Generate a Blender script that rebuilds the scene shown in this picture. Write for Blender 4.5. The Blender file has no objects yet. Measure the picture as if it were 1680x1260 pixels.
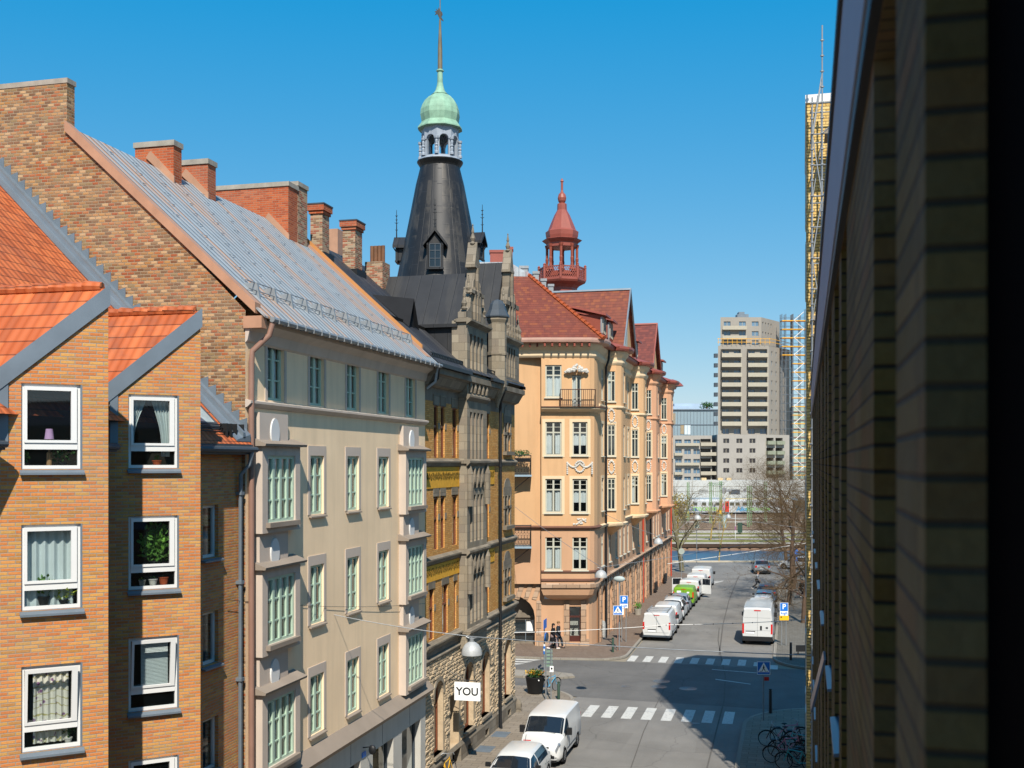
import bpy, bmesh, math, random
from math import sin, cos, tan, pi, radians, sqrt, atan2, hypot
from mathutils import Vector, Matrix, noise as mnoise

# ---------------- camera, sky, sun ----------------
SC = bpy.context.scene
CH = 12.4                                   # camera height above the street
TH = math.atan(458/1800)                    # camera turned left of the street's direction
CT, ST = cos(TH), sin(TH)
cam_d = bpy.data.cameras.new('camera'); cam = bpy.data.objects.new('camera', cam_d)
SC.collection.objects.link(cam); SC.camera = cam
cam.location = (0, 0, CH); cam.rotation_euler = (pi/2, 0, TH)
cam_d.sensor_width = 36; cam_d.lens = 36*1800/1680; cam_d.shift_y = 129/1680
cam_d.clip_start = .05; cam_d.clip_end = 6000
cam_d.dof.use_dof = True; cam_d.dof.focus_distance = 60; cam_d.dof.aperture_fstop = 3.6
SUN = Vector((7.67, -21.8, 24.7)).normalized()
world = bpy.data.worlds.new('World'); SC.world = world; world.use_nodes = True
_n = world.node_tree.nodes; _l = world.node_tree.links
sky = _n.new('ShaderNodeTexSky'); sky.sky_type = 'NISHITA'; sky.sun_disc = False
sky.sun_elevation = math.asin(SUN.z); sky.sun_rotation = math.atan2(SUN.x, SUN.y)
sky.altitude = 0; sky.air_density = 1.0; sky.dust_density = 0.25; sky.ozone_density = 3.2
_n['Background'].inputs['Strength'].default_value = .092
_g = _n.new('ShaderNodeVectorMath'); _g.operation = 'MULTIPLY_ADD'       # deeper, more saturated blue, as through a polariser
_g.inputs[1].default_value = (.86, .60, .30); _g.inputs[2].default_value = (-1.0, 1.3, 4.5)
_m = _n.new('ShaderNodeVectorMath'); _m.operation = 'MAXIMUM'; _m.inputs[1].default_value = (.08, 0, 0)
_l.new(sky.outputs[0], _g.inputs[0]); _l.new(_g.outputs[0], _m.inputs[0]); _l.new(_m.outputs[0], _n['Background'].inputs[0])
sun_d = bpy.data.lights.new('sun', 'SUN'); sun = bpy.data.objects.new('sun', sun_d)
SC.collection.objects.link(sun); sun.rotation_euler = SUN.to_track_quat('Z', 'Y').to_euler()
sun_d.energy = 5.0; sun_d.angle = radians(.53); sun_d.color = (1, .93, .82)
SC.view_settings.view_transform = 'Standard'; SC.view_settings.look = 'None'
SC.view_settings.exposure = 0.4; SC.view_settings.gamma = 1
SC.render.engine = 'CYCLES'; SC.cycles.max_bounces = 6; SC.cycles.diffuse_bounces = 3
SC.cycles.transparent_max_bounces = 12; SC.cycles.use_denoising = True

# ---------------- helpers ----------------
random.seed(7)
K = 1800/CT
def W(px, z):                       # photo column + distance along the lens axis -> ground position
    x = (px-840)/1800*z
    return (x*CT - z*ST, x*ST + z*CT)
def Hh(py, z): return CH + (759-py)*z/1800
def zx(px, X): return K*X/(px-1298)
def YX(px, X): return (zx(px, X)+X*ST)/CT
def G(px, py):
    return W(px, 1800*CH/(py-759))

def lin(h):
    if isinstance(h, str):
        c = [int(h[i:i+2], 16)/255 for i in (0, 2, 4)]
    else: c = [v/255 for v in h]
    return tuple((v/12.92 if v <= .04045 else ((v+.055)/1.055)**2.4) for v in c)

def wroot(o):
    v = Vector((0, 0, 0))
    while o is not None:
        v = v + Vector(o.location); o = o.parent
    return v
def wmat(o):
    m = Matrix.Identity(4)
    while o is not None: m = Matrix.LocRotScale(o.location, o.rotation_euler, None) @ m; o = o.parent
    return m
def tag(o, label=None, cat=None, group=None, kind=None):
    if label: o['label'] = label
    if cat: o['category'] = cat
    if group: o['group'] = group
    if kind: o['kind'] = kind
    return o
def thing(name, label, cat, loc=(0, 0, 0), group=None, rot=0):
    o = bpy.data.objects.new(name, None); SC.collection.objects.link(o)
    o.location = loc; o.rotation_euler = (0, 0, rot); o.empty_display_size = .3
    return tag(o, label, cat, group)
def copy_tree(o, parent=None):
    c = o.copy(); SC.collection.objects.link(c)
    if parent is not None: c.parent = parent
    for ch in list(o.children): copy_tree(ch, c)
    return c

class F:                            # a wall's own frame: u along (to the right seen from outside), w outward, z up
    def __init__(s, ox, oy, dx, dy):
        L = hypot(dx, dy); s.o = (ox, oy); s.d = (dx/L, dy/L); s.n = (dy/L, -dx/L); s.rot = atan2(dy, dx); s.L = L
    def p(s, u, w, z): return (s.o[0]+u*s.d[0]+w*s.n[0], s.o[1]+u*s.d[1]+w*s.n[1], z)
    def off(s, w):
        a = s.p(0, w, 0); f = F(a[0], a[1], s.d[0], s.d[1]); f.L = s.L; return f
def seg(p, q): return F(p[0], p[1], q[0]-p[0], q[1]-p[1])

class MB:
    def __init__(s): s.v = []; s.f = []; s.k = [(0, 0)]
    def mark(s): s.k.append((len(s.v), len(s.f))); return s
    def poly(s, pts):
        i = len(s.v); s.v += [tuple(p) for p in pts]; s.f.append(list(range(i, i+len(pts)))); return s
    def hexa(s, P):                 # 8 points: bottom 4 ccw, top 4 ccw
        i = len(s.v); s.v += [tuple(p) for p in P]
        for q in ((3, 2, 1, 0), (4, 5, 6, 7), (0, 1, 5, 4), (1, 2, 6, 5), (2, 3, 7, 6), (3, 0, 4, 7)): s.f.append([i+k for k in q])
        return s
    def box(s, x0, x1, y0, y1, z0, z1):
        return s.hexa([(x0, y0, z0), (x1, y0, z0), (x1, y1, z0), (x0, y1, z0), (x0, y0, z1), (x1, y0, z1), (x1, y1, z1), (x0, y1, z1)])
    def wbox(s, f, u0, u1, w0, w1, z0, z1):
        return s.hexa([f.p(u0, w1, z0), f.p(u1, w1, z0), f.p(u1, w0, z0), f.p(u0, w0, z0), f.p(u0, w1, z1), f.p(u1, w1, z1), f.p(u1, w0, z1), f.p(u0, w0, z1)])
    def prism(s, pts, z0, z1):      # pts ccw from above
        n = len(pts); i = len(s.v)
        s.v += [(p[0], p[1], z0) for p in pts] + [(p[0], p[1], z1) for p in pts]
        s.f.append([i+k for k in range(n-1, -1, -1)]); s.f.append([i+n+k for k in range(n)])
        for k in range(n): s.f.append([i+k, i+(k+1) % n, i+n+(k+1) % n, i+n+k])
        return s
    def extr(s, f, pts, w0, w1):    # pts (u,z) ccw seen from outside, from w0 (in) to w1 (out)
        n = len(pts); i = len(s.v)
        s.v += [f.p(u, w0, z) for u, z in pts] + [f.p(u, w1, z) for u, z in pts]
        s.f.append([i+k for k in range(n-1, -1, -1)]); s.f.append([i+n+k for k in range(n)])
        for k in range(n): s.f.append([i+k, i+(k+1) % n, i+n+(k+1) % n, i+n+k])
        return s
    def tube(s, pts, r, n=6, cap=True):
        pts = [Vector(p) for p in pts]; rs = r if isinstance(r, (list, tuple)) else [r]*len(pts)
        i0 = len(s.v); prev = None
        for k, p in enumerate(pts):
            t = (pts[min(k+1, len(pts)-1)]-pts[max(k-1, 0)])
            if t.length < 1e-9: t = Vector((0, 0, 1))
            t.normalize()
            if prev is None:
                a = Vector((0, 0, 1)) if abs(t.z) < .9 else Vector((1, 0, 0)); u = t.cross(a).normalized()
            else:
                u = (prev - t*prev.dot(t))
                u = u.normalized() if u.length > 1e-6 else t.orthogonal().normalized()
            prev = u; w = t.cross(u)
            for j in range(n):
                a = 2*pi*j/n; s.v.append(tuple(p+(u*cos(a)+w*sin(a))*rs[k]))
        for k in range(len(pts)-1):
            for j in range(n):
                a = i0+k*n+j; b = i0+k*n+(j+1) % n
                s.f.append([a, b, b+n, a+n])
        if cap:
            s.f.append([i0+j for j in range(n-1, -1, -1)]); e = i0+(len(pts)-1)*n; s.f.append([e+j for j in range(n)])
        return s
    def lathe(s, cx, cy, prof, n=16, ph=0, sx=1, flute=0):
        i0 = len(s.v)
        for r, z in prof:
            for j in range(n):
                a = 2*pi*j/n+ph; rr = r*(1-flute*(j % 2)); s.v.append((cx+rr*cos(a)*sx, cy+rr*sin(a), z))
        m = len(prof)
        for k in range(m-1):
            for j in range(n):
                a = i0+k*n+j; b = i0+k*n+(j+1) % n
                s.f.append([a, b, b+n, a+n])
        if prof[0][0] > 1e-4: s.f.append([i0+j for j in range(n-1, -1, -1)])
        if prof[-1][0] > 1e-4: s.f.append([i0+(m-1)*n+j for j in range(n)])
        return s
    def blob(s, c, r, n=8, m=5, jit=0):
        rx, ry, rz = r if isinstance(r, (tuple, list)) else (r, r, r)
        i0 = len(s.v)
        for k in range(m+1):
            t = pi*k/m
            for j in range(n):
                a = 2*pi*j/n; q = 1+random.uniform(-jit, jit)
                s.v.append((c[0]+rx*sin(t)*cos(a)*q, c[1]+ry*sin(t)*sin(a)*q, c[2]-rz*cos(t)*q))
        for k in range(m):
            for j in range(n):
                a = i0+k*n+j; b = i0+k*n+(j+1) % n; s.f.append([a, b, b+n, a+n])
        return s
    def add(s, o):
        i = len(s.v); s.v += o.v; s.f += [[k+i for k in f] for f in o.f]; return s
    def mesh(s, name, mat, org=Vector((0, 0, 0)), smooth=False, uv=True, angle=40):
        me = bpy.data.meshes.new(name)
        if isinstance(org, Matrix): me.from_pydata([tuple(org @ Vector(v)) for v in s.v], [], s.f)
        else: me.from_pydata([(v[0]-org.x, v[1]-org.y, v[2]-org.z) for v in s.v], [], s.f)
        if mat is not None: me.materials.append(mat)
        if uv and s.f:
            ul = me.uv_layers.new(name='UV'); data = []
            Z = Vector((0, 0, 1)); V = s.v
            for f in s.f:
                # Newell normal
                nx = ny = nz = 0.0; m = len(f)
                for k in range(m):
                    a = V[f[k]]; b = V[f[(k+1) % m]]
                    nx += (a[1]-b[1])*(a[2]+b[2]); ny += (a[2]-b[2])*(a[0]+b[0]); nz += (a[0]-b[0])*(a[1]+b[1])
                L = sqrt(nx*nx+ny*ny+nz*nz) or 1; nx /= L; ny /= L; nz /= L
                h = hypot(nx, ny)
                if h < .02: tx, ty = 1.0, 0.0; b3 = (0, 1, 0)
                else:
                    tx, ty = -ny/h, nx/h
                    b3 = (ny*0-nz*ty, nz*tx-nx*0, nx*ty-ny*tx)
                for k in f:
                    p = V[k]; data += [p[0]*tx+p[1]*ty, p[0]*b3[0]+p[1]*b3[1]+p[2]*b3[2]]
            ul.data.foreach_set('uv', data)
        if smooth:
            me.polygons.foreach_set('use_smooth', [True]*len(me.polygons))
            try: me.set_sharp_from_angle(angle=radians(angle))
            except Exception: pass
        me.update()
        return me
    def build(s, name, mat, parent=None, smooth=False, **kw):
        org = wroot(parent) if parent is not None else Vector((0, 0, 0)); p = parent
        while p is not None:
            if abs(p.rotation_euler.z) > 1e-6: org = wmat(parent).inverted(); break
            p = p.parent
        return link(s.mesh(name, mat, org, smooth, **kw), name, parent)
    def build_each(s, name, mat, parent=None, smooth=False, **kw):      # one object for every stretch between two marks
        s.mark(); out = []
        for (v0, f0), (v1, f1) in zip(s.k, s.k[1:]):
            if f1 == f0: continue
            m = MB(); m.v = s.v[v0:v1]; m.f = [[q-v0 for q in f] for f in s.f[f0:f1]]; out.append(m.build(name, mat, parent, smooth, **kw))
        return out
    def solo(s, name, mat, label, cat, loc, group=None, smooth=False):
        o = link(s.mesh(name, mat, Vector(loc), smooth), name); o.location = loc
        return tag(o, label, cat, group)
def link(me, name, parent=None):
    o = bpy.data.objects.new(name, me); SC.collection.objects.link(o)
    if parent is not None: o.parent = parent
    return o
def structure(o): o['kind'] = 'structure'; return o

def facade(mb, f, u0, u1, z0, z1, ops=(), depth=.15):
    # ops: (ua,ub,za,zb[,rise]); rise = height of an arched head inside the opening
    us = sorted({round(x, 4) for x in [u0, u1]+[o[0] for o in ops]+[o[1] for o in ops] if u0-1e-6 <= x <= u1+1e-6})
    zs = sorted({round(x, 4) for x in [z0, z1]+[o[2] for o in ops]+[o[3] for o in ops] if z0-1e-6 <= x <= z1+1e-6})
    for a, b in zip(us, us[1:]):
        k = 0
        while k < len(zs)-1:
            m = (a+b)/2; c = (zs[k]+zs[k+1])/2
            if any(o[0] < m < o[1] and o[2] < c < o[3] for o in ops): k += 1; continue
            e = k+1
            while e < len(zs)-1 and not any(o[0] < m < o[1] and o[2] < (zs[e]+zs[e+1])/2 < o[3] for o in ops): e += 1
            mb.poly([f.p(a, 0, zs[k]), f.p(b, 0, zs[k]), f.p(b, 0, zs[e]), f.p(a, 0, zs[e])]); k = e
    for o in ops:
        ua, ub, za, zb = o[:4]; rise = o[4] if len(o) > 4 else 0; D = -depth
        zs_ = zb-rise
        mb.poly([f.p(ua, 0, za), f.p(ub, 0, za), f.p(ub, D, za), f.p(ua, D, za)])
        mb.poly([f.p(ua, 0, za), f.p(ua, D, za), f.p(ua, D, zs_), f.p(ua, 0, zs_)])
        mb.poly([f.p(ub, D, za), f.p(ub, 0, za), f.p(ub, 0, zs_), f.p(ub, D, zs_)])
        if rise:
            n = 10; A = [((ua+ub)/2-(ub-ua)/2*cos(pi*k/n), zs_+rise*sin(pi*k/n)) for k in range(n+1)]
            for k in range(n):
                (a, c), (b, d) = A[k], A[k+1]
                mb.poly([f.p(a, 0, c), f.p(a, D, c), f.p(b, D, d), f.p(b, 0, d)])
                mb.poly([f.p(a, 0, c), f.p(b, 0, d), f.p(b, 0, zb+1e-4), f.p(a, 0, zb+1e-4)])
        else:
            mb.poly([f.p(ua, D, zb), f.p(ub, D, zb), f.p(ub, 0, zb), f.p(ua, 0, zb)])
    return mb

# ---------------- materials ----------------
MATS = {}
class N:
    def __init__(s, name):
        s.m = bpy.data.materials.new(name); s.m.use_nodes = True; s.t = s.m.node_tree
        s.b = s.t.nodes['Principled BSDF']; s.uv = None
        MATS[name] = s.m
    def new(s, t, **kw):
        n = s.t.nodes.new(t)
        for k, v in kw.items(): setattr(n, k, v)
        return n
    def ln(s, a, b): s.t.links.new(a, b)
    def math(s, op, a, b=None, c=None):
        n = s.new('ShaderNodeMath', operation=op)
        for i, x in enumerate((a, b, c)):
            if x is None: continue
            if isinstance(x, (int, float)): n.inputs[i].default_value = x
            else: s.ln(x, n.inputs[i])
        return n.outputs[0]
    def coords(s, kind='UV'):
        if kind == 'UV':
            n = s.new('ShaderNodeUVMap'); n.uv_map = 'UV'; return n.outputs[0]
        return s.new('ShaderNodeTexCoord').outputs[kind]
    def uvx(s):
        if s.uv is None:
            n = s.new('ShaderNodeSeparateXYZ'); s.ln(s.coords(), n.inputs[0]); s.uv = (n.outputs[0], n.outputs[1])
        return s.uv
    def noise(s, scale, detail=3, co=None, rough=.55, sc=None):
        n = s.new('ShaderNodeTexNoise'); n.inputs['Scale'].default_value = scale; n.inputs['Detail'].default_value = detail; n.inputs['Roughness'].default_value = rough
        c = co or s.coords('Object')
        if sc:
            mp = s.new('ShaderNodeMapping'); mp.inputs['Scale'].default_value = sc; s.ln(c, mp.inputs[0]); c = mp.outputs[0]
        s.ln(c, n.inputs['Vector']); return n.outputs['Fac']
    def ramp(s, fac, stops, interp='LINEAR'):
        n = s.new('ShaderNodeValToRGB'); r = n.color_ramp; r.interpolation = interp
        while len(r.elements) < len(stops): r.elements.new(.5)
        for e, (p, c) in zip(r.elements, stops):
            e.position = p; e.color = (*c, 1) if len(c) == 3 else c
        s.ln(fac, n.inputs[0]); return n.outputs[0]
    def mix(s, fac, a, b, mode='MIX'):
        n = s.new('ShaderNodeMix', data_type='RGBA', blend_type=mode)
        for sock, x in ((n.inputs[0], fac), (n.inputs[6], a), (n.inputs[7], b)):
            if isinstance(x, (int, float)): sock.default_value = x
            elif isinstance(x, tuple): sock.default_value = (*x, 1) if len(x) == 3 else x
            else: s.ln(x, sock)
        return n.outputs[2]
    def bump(s, h, strength=.5, dist=.02):
        n = s.new('ShaderNodeBump'); n.inputs['Strength'].default_value = strength; n.inputs['Distance'].default_value = dist
        s.ln(h, n.inputs['Height'])
        s.ln(n.outputs[0], s.b.inputs['Normal'])
    def col(s, c):
        if isinstance(c, tuple): s.b.inputs['Base Color'].default_value = (*c, 1)
        else: s.ln(c, s.b.inputs['Base Color'])
    def set(s, rough=.8, metal=0, spec=.4):
        s.b.inputs['Roughness'].default_value = rough; s.b.inputs['Metallic'].default_value = metal
        s.b.inputs['Specular IOR Level'].default_value = spec; return s.m

def plain(name, c, rough=.8, var=.12, scale=2.0, metal=0, bump=0, bscale=60, spec=None, streak=0):
    spec = spec if spec is not None else (.15 if rough > .75 else .4)
    if name in MATS: return MATS[name]
    n = N(name); c = lin(c) if not isinstance(c, tuple) or max(c) > 1 else c
    if var or streak:
        f = n.noise(scale, 4)
        x = n.ramp(f, [(.3, tuple(v*(1-var) for v in c)), (.7, tuple(min(1, v*(1+var)) for v in c))])
        if streak:
            g = n.noise(1, 5, sc=(3.0, 3.0, .25)); x = n.mix(n.math('MULTIPLY', n.ramp(g, [(.45, (0, 0, 0)), (.75, (1, 1, 1))]), streak), x, tuple(v*.55 for v in c))
        n.col(x)
    else: n.col(c)
    if bump: n.bump(n.noise(bscale, 3), bump, .01)
    return n.set(rough, metal, spec)

def brick(name, bw, bh, pal, mortar, ms=.01, rough=.85, bump=.6, dirt=.25, dist=.008, stagger=.5, dirtcol=(.25, .22, .18)):
    n = N(name); u, v = n.uvx()
    rf = n.math('DIVIDE', v, bh); row = n.math('FLOOR', rf)
    off = n.math('MULTIPLY', n.math('MODULO', n.math('ABSOLUTE', row), 2), stagger)
    cf = n.math('ADD', n.math('DIVIDE', u, bw), off); colm = n.math('FLOOR', cf)
    cb = n.new('ShaderNodeCombineXYZ'); n.ln(colm, cb.inputs[0]); n.ln(row, cb.inputs[1])
    wn = n.new('ShaderNodeTexWhiteNoise', noise_dimensions='3D'); n.ln(cb.outputs[0], wn.inputs['Vector'])
    k = len(pal); c = n.ramp(wn.outputs['Value'], [(i/k, lin(p)) for i, p in enumerate(pal)], 'CONSTANT')
    c = n.mix(.35, c, n.ramp(n.noise(30, 3), [(.3, tuple(x*.55 for x in lin(pal[0]))), (.7, tuple(min(1, x*1.4) for x in lin(pal[-1])))]))
    fu = n.math('FRACT', cf); fv = n.math('FRACT', rf)
    mu = n.math('MULTIPLY', n.math('MINIMUM', fu, n.math('SUBTRACT', 1, fu)), bw)
    mv = n.math('MULTIPLY', n.math('MINIMUM', fv, n.math('SUBTRACT', 1, fv)), bh)
    mr = n.new('ShaderNodeMapRange'); n.ln(n.math('MINIMUM', mu, mv), mr.inputs[0])
    mr.inputs[1].default_value = ms*.35; mr.inputs[2].default_value = ms*.75
    c = n.mix(mr.outputs[0], lin(mortar), c)
    if dirt:
        d = n.ramp(n.noise(.7, 6, rough=.65), [(.42, (0, 0, 0)), (.72, (1, 1, 1))])
        c = n.mix(n.math('MULTIPLY', d, dirt), c, dirtcol)
    n.col(c)
    if bump: n.bump(n.math('ADD', mr.outputs[0], n.math('MULTIPLY', n.noise(40, 2), .5)), bump, dist)
    return n.set(rough, 0, .15)

def tiles(name, tw, th, pal, dirt=.3, bump=.9, wave=1.0, gapdark=.35, dirtcol=(.06, .05, .045), rough=.7):
    n = N(name); u, v = n.uvx()
    rf = n.math('DIVIDE', v, th); row = n.math('FLOOR', rf); cf = n.math('DIVIDE', u, tw)
    if not wave: cf = n.math('ADD', cf, n.math('MULTIPLY', n.math('MODULO', n.math('ABSOLUTE', row), 2), .5))
    colm = n.math('FLOOR', cf)
    cb = n.new('ShaderNodeCombineXYZ'); n.ln(colm, cb.inputs[0]); n.ln(row, cb.inputs[1])
    wn = n.new('ShaderNodeTexWhiteNoise', noise_dimensions='3D'); n.ln(cb.outputs[0], wn.inputs['Vector'])
    k = len(pal); c = n.ramp(wn.outputs['Value'], [(i/k, lin(p)) for i, p in enumerate(pal)], 'CONSTANT')
    fv = n.math('FRACT', rf); fu = n.math('FRACT', cf)
    edge = n.ramp(fv, [(0, (0, 0, 0)), (.1, (1, 1, 1)), (.95, (1, 1, 1)), (1, (.4, .4, .4))])
    c = n.mix(n.math('MULTIPLY', n.math('SUBTRACT', 1, edge), min(1, gapdark+.25)), c, tuple(x*.12 for x in lin(pal[0])))
    d = n.ramp(n.noise(.9, 7, rough=.7), [(.5, (0, 0, 0)), (.75, (1, 1, 1))])
    c = n.mix(n.math('MULTIPLY', d, dirt), c, dirtcol)
    n.col(c)
    h = n.math('MULTIPLY', fv, -1.0)
    if wave: h = n.math('ADD', h, n.math('MULTIPLY', n.math('SINE', n.math('MULTIPLY', cf, 2*pi)), wave))
    n.bump(h, bump, .03)
    return n.set(rough)

def seam(name, period, base, patch, amt=.35, rough=.45, metal=.3, ribw=.08, bump=.7, stretch=(1.2, .12), hor=0, rows=0, dist=.03, thr=.56, light=0):
    n = N(name); u, v = n.uvx()
    cf = n.math('DIVIDE', u, period); fu = n.math('FRACT', cf)
    rib = n.ramp(fu, [(0, (1, 1, 1)), (ribw, (0, 0, 0)), (1-ribw, (0, 0, 0)), (1, (1, 1, 1))])
    uvn = n.noise(1.0, 6, co=n.coords(), sc=(stretch[0], stretch[1], 1), rough=.65)
    sh = n.new('ShaderNodeTexWhiteNoise', noise_dimensions='1D'); n.ln(n.math('FLOOR', cf), sh.inputs['W'])
    f = n.math('ADD', uvn, n.math('MULTIPLY', sh.outputs['Value'], .1))
    f = n.ramp(f, [(thr, (0, 0, 0)), (thr+.08, (1, 1, 1))])
    b = lin(base); c = n.mix(n.math('MULTIPLY', f, amt), n.ramp(n.noise(1.5, 4), [(.3, tuple(x*.8 for x in b)), (.7, tuple(x*1.15 for x in b))]), lin(patch))
    c = n.mix(n.math('MULTIPLY', rib, .45), c, tuple(x*.45 for x in b))
    if light: c = n.mix(n.math('MULTIPLY', n.ramp(fu, [(0, (0, 0, 0)), (.5, (1, 1, 1)), (.72, (0, 0, 0)), (1, (0, 0, 0))]), light), c, tuple(min(1, x*1.7) for x in b))  # lit crests of the corrugation, put into the colour
    h = rib
    if rows:
        fr = n.math('FRACT', n.math('ADD', n.math('DIVIDE', v, rows), n.math('MULTIPLY', sh.outputs['Value'], 3)))
        e = n.ramp(fr, [(0, (1, 1, 1)), (.03, (0, 0, 0)), (1, (0, 0, 0))]); c = n.mix(n.math('MULTIPLY', e, .5), c, tuple(min(1, x*1.9) for x in b)); h = n.math('ADD', rib, e)
    n.col(c); n.bump(h, bump, dist)
    return n.set(rough, metal)

def glass(name, tint=(.02, .03, .035), op=.35, refl=1.0):
    n = N(name); t = n.t; out = t.nodes['Material Output']
    tr = n.new('ShaderNodeBsdfTransparent'); tr.inputs[0].default_value = (.8, .85, .85, 1)
    gl = n.new('ShaderNodeBsdfGlossy'); gl.inputs['Roughness'].default_value = .03; gl.inputs[0].default_value = (refl, refl, refl, 1)
    df = n.new('ShaderNodeBsdfDiffuse'); df.inputs[0].default_value = (*tint, 1)
    m1 = n.new('ShaderNodeMixShader'); m1.inputs[0].default_value = op; n.ln(tr.outputs[0], m1.inputs[1]); n.ln(df.outputs[0], m1.inputs[2])
    fr = n.new('ShaderNodeLayerWeight'); fr.inputs[0].default_value = .5; fz = n.math('MULTIPLY_ADD', n.math('POWER', fr.outputs['Facing'], 4.0), .85, .07)
    m2 = n.new('ShaderNodeMixShader'); n.ln(fz, m2.inputs[0]); n.ln(m1.outputs[0], m2.inputs[1]); n.ln(gl.outputs[0], m2.inputs[2])
    n.ln(m2.outputs[0], out.inputs[0]); return n.m

def text(name, s, mat, f, u, w, z, size, parent=None, ext=.004, bold=False, sx=1.0, align='CENTER'):
    c = bpy.data.curves.new(name, 'FONT'); c.body = s; c.size = size; c.extrude = ext; c.align_x = align; c.align_y = 'CENTER'
    if bold: c.offset = size*.02
    t = bpy.data.objects.new(name, c); SC.collection.objects.link(t)
    bpy.context.view_layer.update()
    me = bpy.data.meshes.new_from_object(t); bpy.data.objects.remove(t)
    org = wroot(parent) if parent is not None else Vector((0, 0, 0))
    for v in me.vertices:
        p = f.p(u+v.co.x*sx, w+v.co.z, z+v.co.y); v.co = Vector(p)-org
    me.materials.clear(); me.materials.append(mat); me.update()
    return link(me, name, parent)
# ---------------- material set ----------------
M = {}
M['brick_new'] = brick('orange_brick', .25, .067, ['cf8044', 'd39250', 'bf6c3c', 'd29c54', 'c87640', 'c09450', 'd07c46', 'ad7c44'], '958a7c', .014, dirt=.24, bump=.5)
M['brick_old'] = brick('old_gable_brick', .19, .082, ['a87848', 'b48558', '744a34', 'c0966a', '8e623e', 'ac5a34', '60402f', 'caa67c', '9c4828', '80644a', 'ba8a54', 'b06a40', '867452', 'a07850', '6e5440'], '9c8a72', .017, rough=.9, bump=1.0, dirt=.25, dist=.015, dirtcol=(.42, .33, .24))
M['brick_red'] = brick('red_chimney_brick', .25, .078, ['a04a2c', 'ac5634', '8e3e26', 'b4603c'], '9a7a64', .013, dirt=.2)
M['brick_mix'] = brick('weathered_chimney_brick', .25, .078, ['a6593a', 'c49a7c', '8a6a4c', '9c4a30', 'b8a484', '6c5844'], 'a59784', .014, dirt=.3)
M['brick_yel'] = brick('ochre_brick', .22, .074, ['cf9650', 'd8a45c', 'be8846', 'dcac6a', 'c98f4c'], '947652', .01, dirt=.15)
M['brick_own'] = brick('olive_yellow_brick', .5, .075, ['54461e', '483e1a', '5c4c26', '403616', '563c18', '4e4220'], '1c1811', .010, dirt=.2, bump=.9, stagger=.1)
M['brick_tower'] = brick('bright_yellow_brick', .25, .1, ['cda860', 'd9b670', 'c09a50', 'e0c080'], '6e5a3c', .018, dirt=.1)
M['tile'] = tiles('orange_roof_tile', .21, .34, ['ae5a30', 'ba6436', '9c4e28', 'b45e32', 'a65228'], dirt=.55, bump=1.0, wave=.4, gapdark=.75)
M['tile_red'] = tiles('brown_red_roof_tile', .26, .30, ['6e3626', '733928', '783c28', '6a3324', '804428', '703828'], dirt=.2, wave=0, bump=.8, gapdark=.55)
M['tile_dark'] = tiles('dark_red_roof_tile', .26, .30, ['64302a', '6c342c', '5e2c28', '74382e'], dirt=.1, wave=0, bump=.6)
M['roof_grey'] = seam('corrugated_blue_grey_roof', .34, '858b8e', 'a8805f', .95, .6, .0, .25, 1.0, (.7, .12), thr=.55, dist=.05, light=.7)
M['roof_black'] = seam('black_sheet_roof', .55, '242528', '3c3a37', .35, .6, .0, .04, .5, (2, .3))
M['roof_black_fine'] = seam('black_ribbed_roof', .16, '323338', '6a6660', .5, .55, .1, .25, .8, (3, .25))
M['spire_black'] = seam('black_spire_sheet', .62, '232325', '5a544c', .4, .5, .12, .025, .4, (.6, .25), rows=1.15)
M['lead'] = plain('blue_grey_flashing', '717c86', .5, .12, 1.5, metal=.3)
M['lead_d'] = plain('dark_slate_metal', '3f474f', .55, .1)
M['salmon'] = plain('salmon_sheet_metal', 'ab8268', .55, .10, 2, streak=.25)
M['orange_metal'] = plain('orange_verge_metal', 'b47c48', .5, .05)
M['concrete'] = plain('weathered_concrete', '9a9388', .9, .18, 3, bump=.5, streak=.35)
M['conc_shop'] = plain('pale_shop_concrete', 'b9b6ae', .85, .06, 1.2, bump=.2, streak=.18)
M['cream'] = plain('cream_render', 'f0d4b0', .92, .07, .5, bump=.35, bscale=25, streak=.22)
M['pinkgrey'] = plain('pinkish_grey_surround', 'c0b2a5', .9, .06, 1, streak=.25)
M['taupe'] = plain('taupe_cornice', '8d8175', .85, .08, 1)
M['oval'] = plain('pale_oval_plaque', 'cfd0cf', .7, .03)
M['green_win'] = plain('mint_green_paint', 'aec4b0', .5, .04)
M['white_paint'] = plain('white_window_paint', 'd6d6d4', .45, .02)
M['offwhite'] = plain('offwhite_window_paint', 'b4b3a4', .5, .03)
M['brown_win'] = plain('red_brown_window_paint', '77442c', .5, .08)
M['curtain'] = plain('white_curtain', 'e2e4e4', .9, .05)
M['greycurtain'] = plain('grey_curtain', 'd0dada', .9, .06)
M['room'] = plain('dark_room', '15130f', .95, .3, .8)  # shade of unlit rooms, put into the colour of the backing sheets
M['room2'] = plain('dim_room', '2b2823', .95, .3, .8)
M['glass'] = glass('window_glass', op=.10)
M['glass_dark'] = glass('dark_window_glass', op=.75)
M['stone'] = brick('grey_tan_sandstone', .62, .34, ['8a8070', '7f7566', '93897a', '766c5e'], '60584e', .012, bump=.5, dirt=.55, dirtcol=(.12, .11, .095))
M['stone_l'] = brick('light_tan_sandstone', .5, .34, ['968b78', '8b806d', 'a09582', '83786a'], '6a6154', .012, bump=.4, dirt=.5, dirtcol=(.16, .15, .13))
M['stone_d'] = plain('dark_weathered_stone', '7f766a', .9, .15, 1.5, bump=.5, bscale=18, streak=.4)
M['rustic'] = plain('rough_tan_limestone', 'b8a488', .95, .16, 2.5, bump=.9, bscale=14)
M['frieze'] = plain('yellow_frieze_plaster', 'dba43c', .8, .12, 6)
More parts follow.
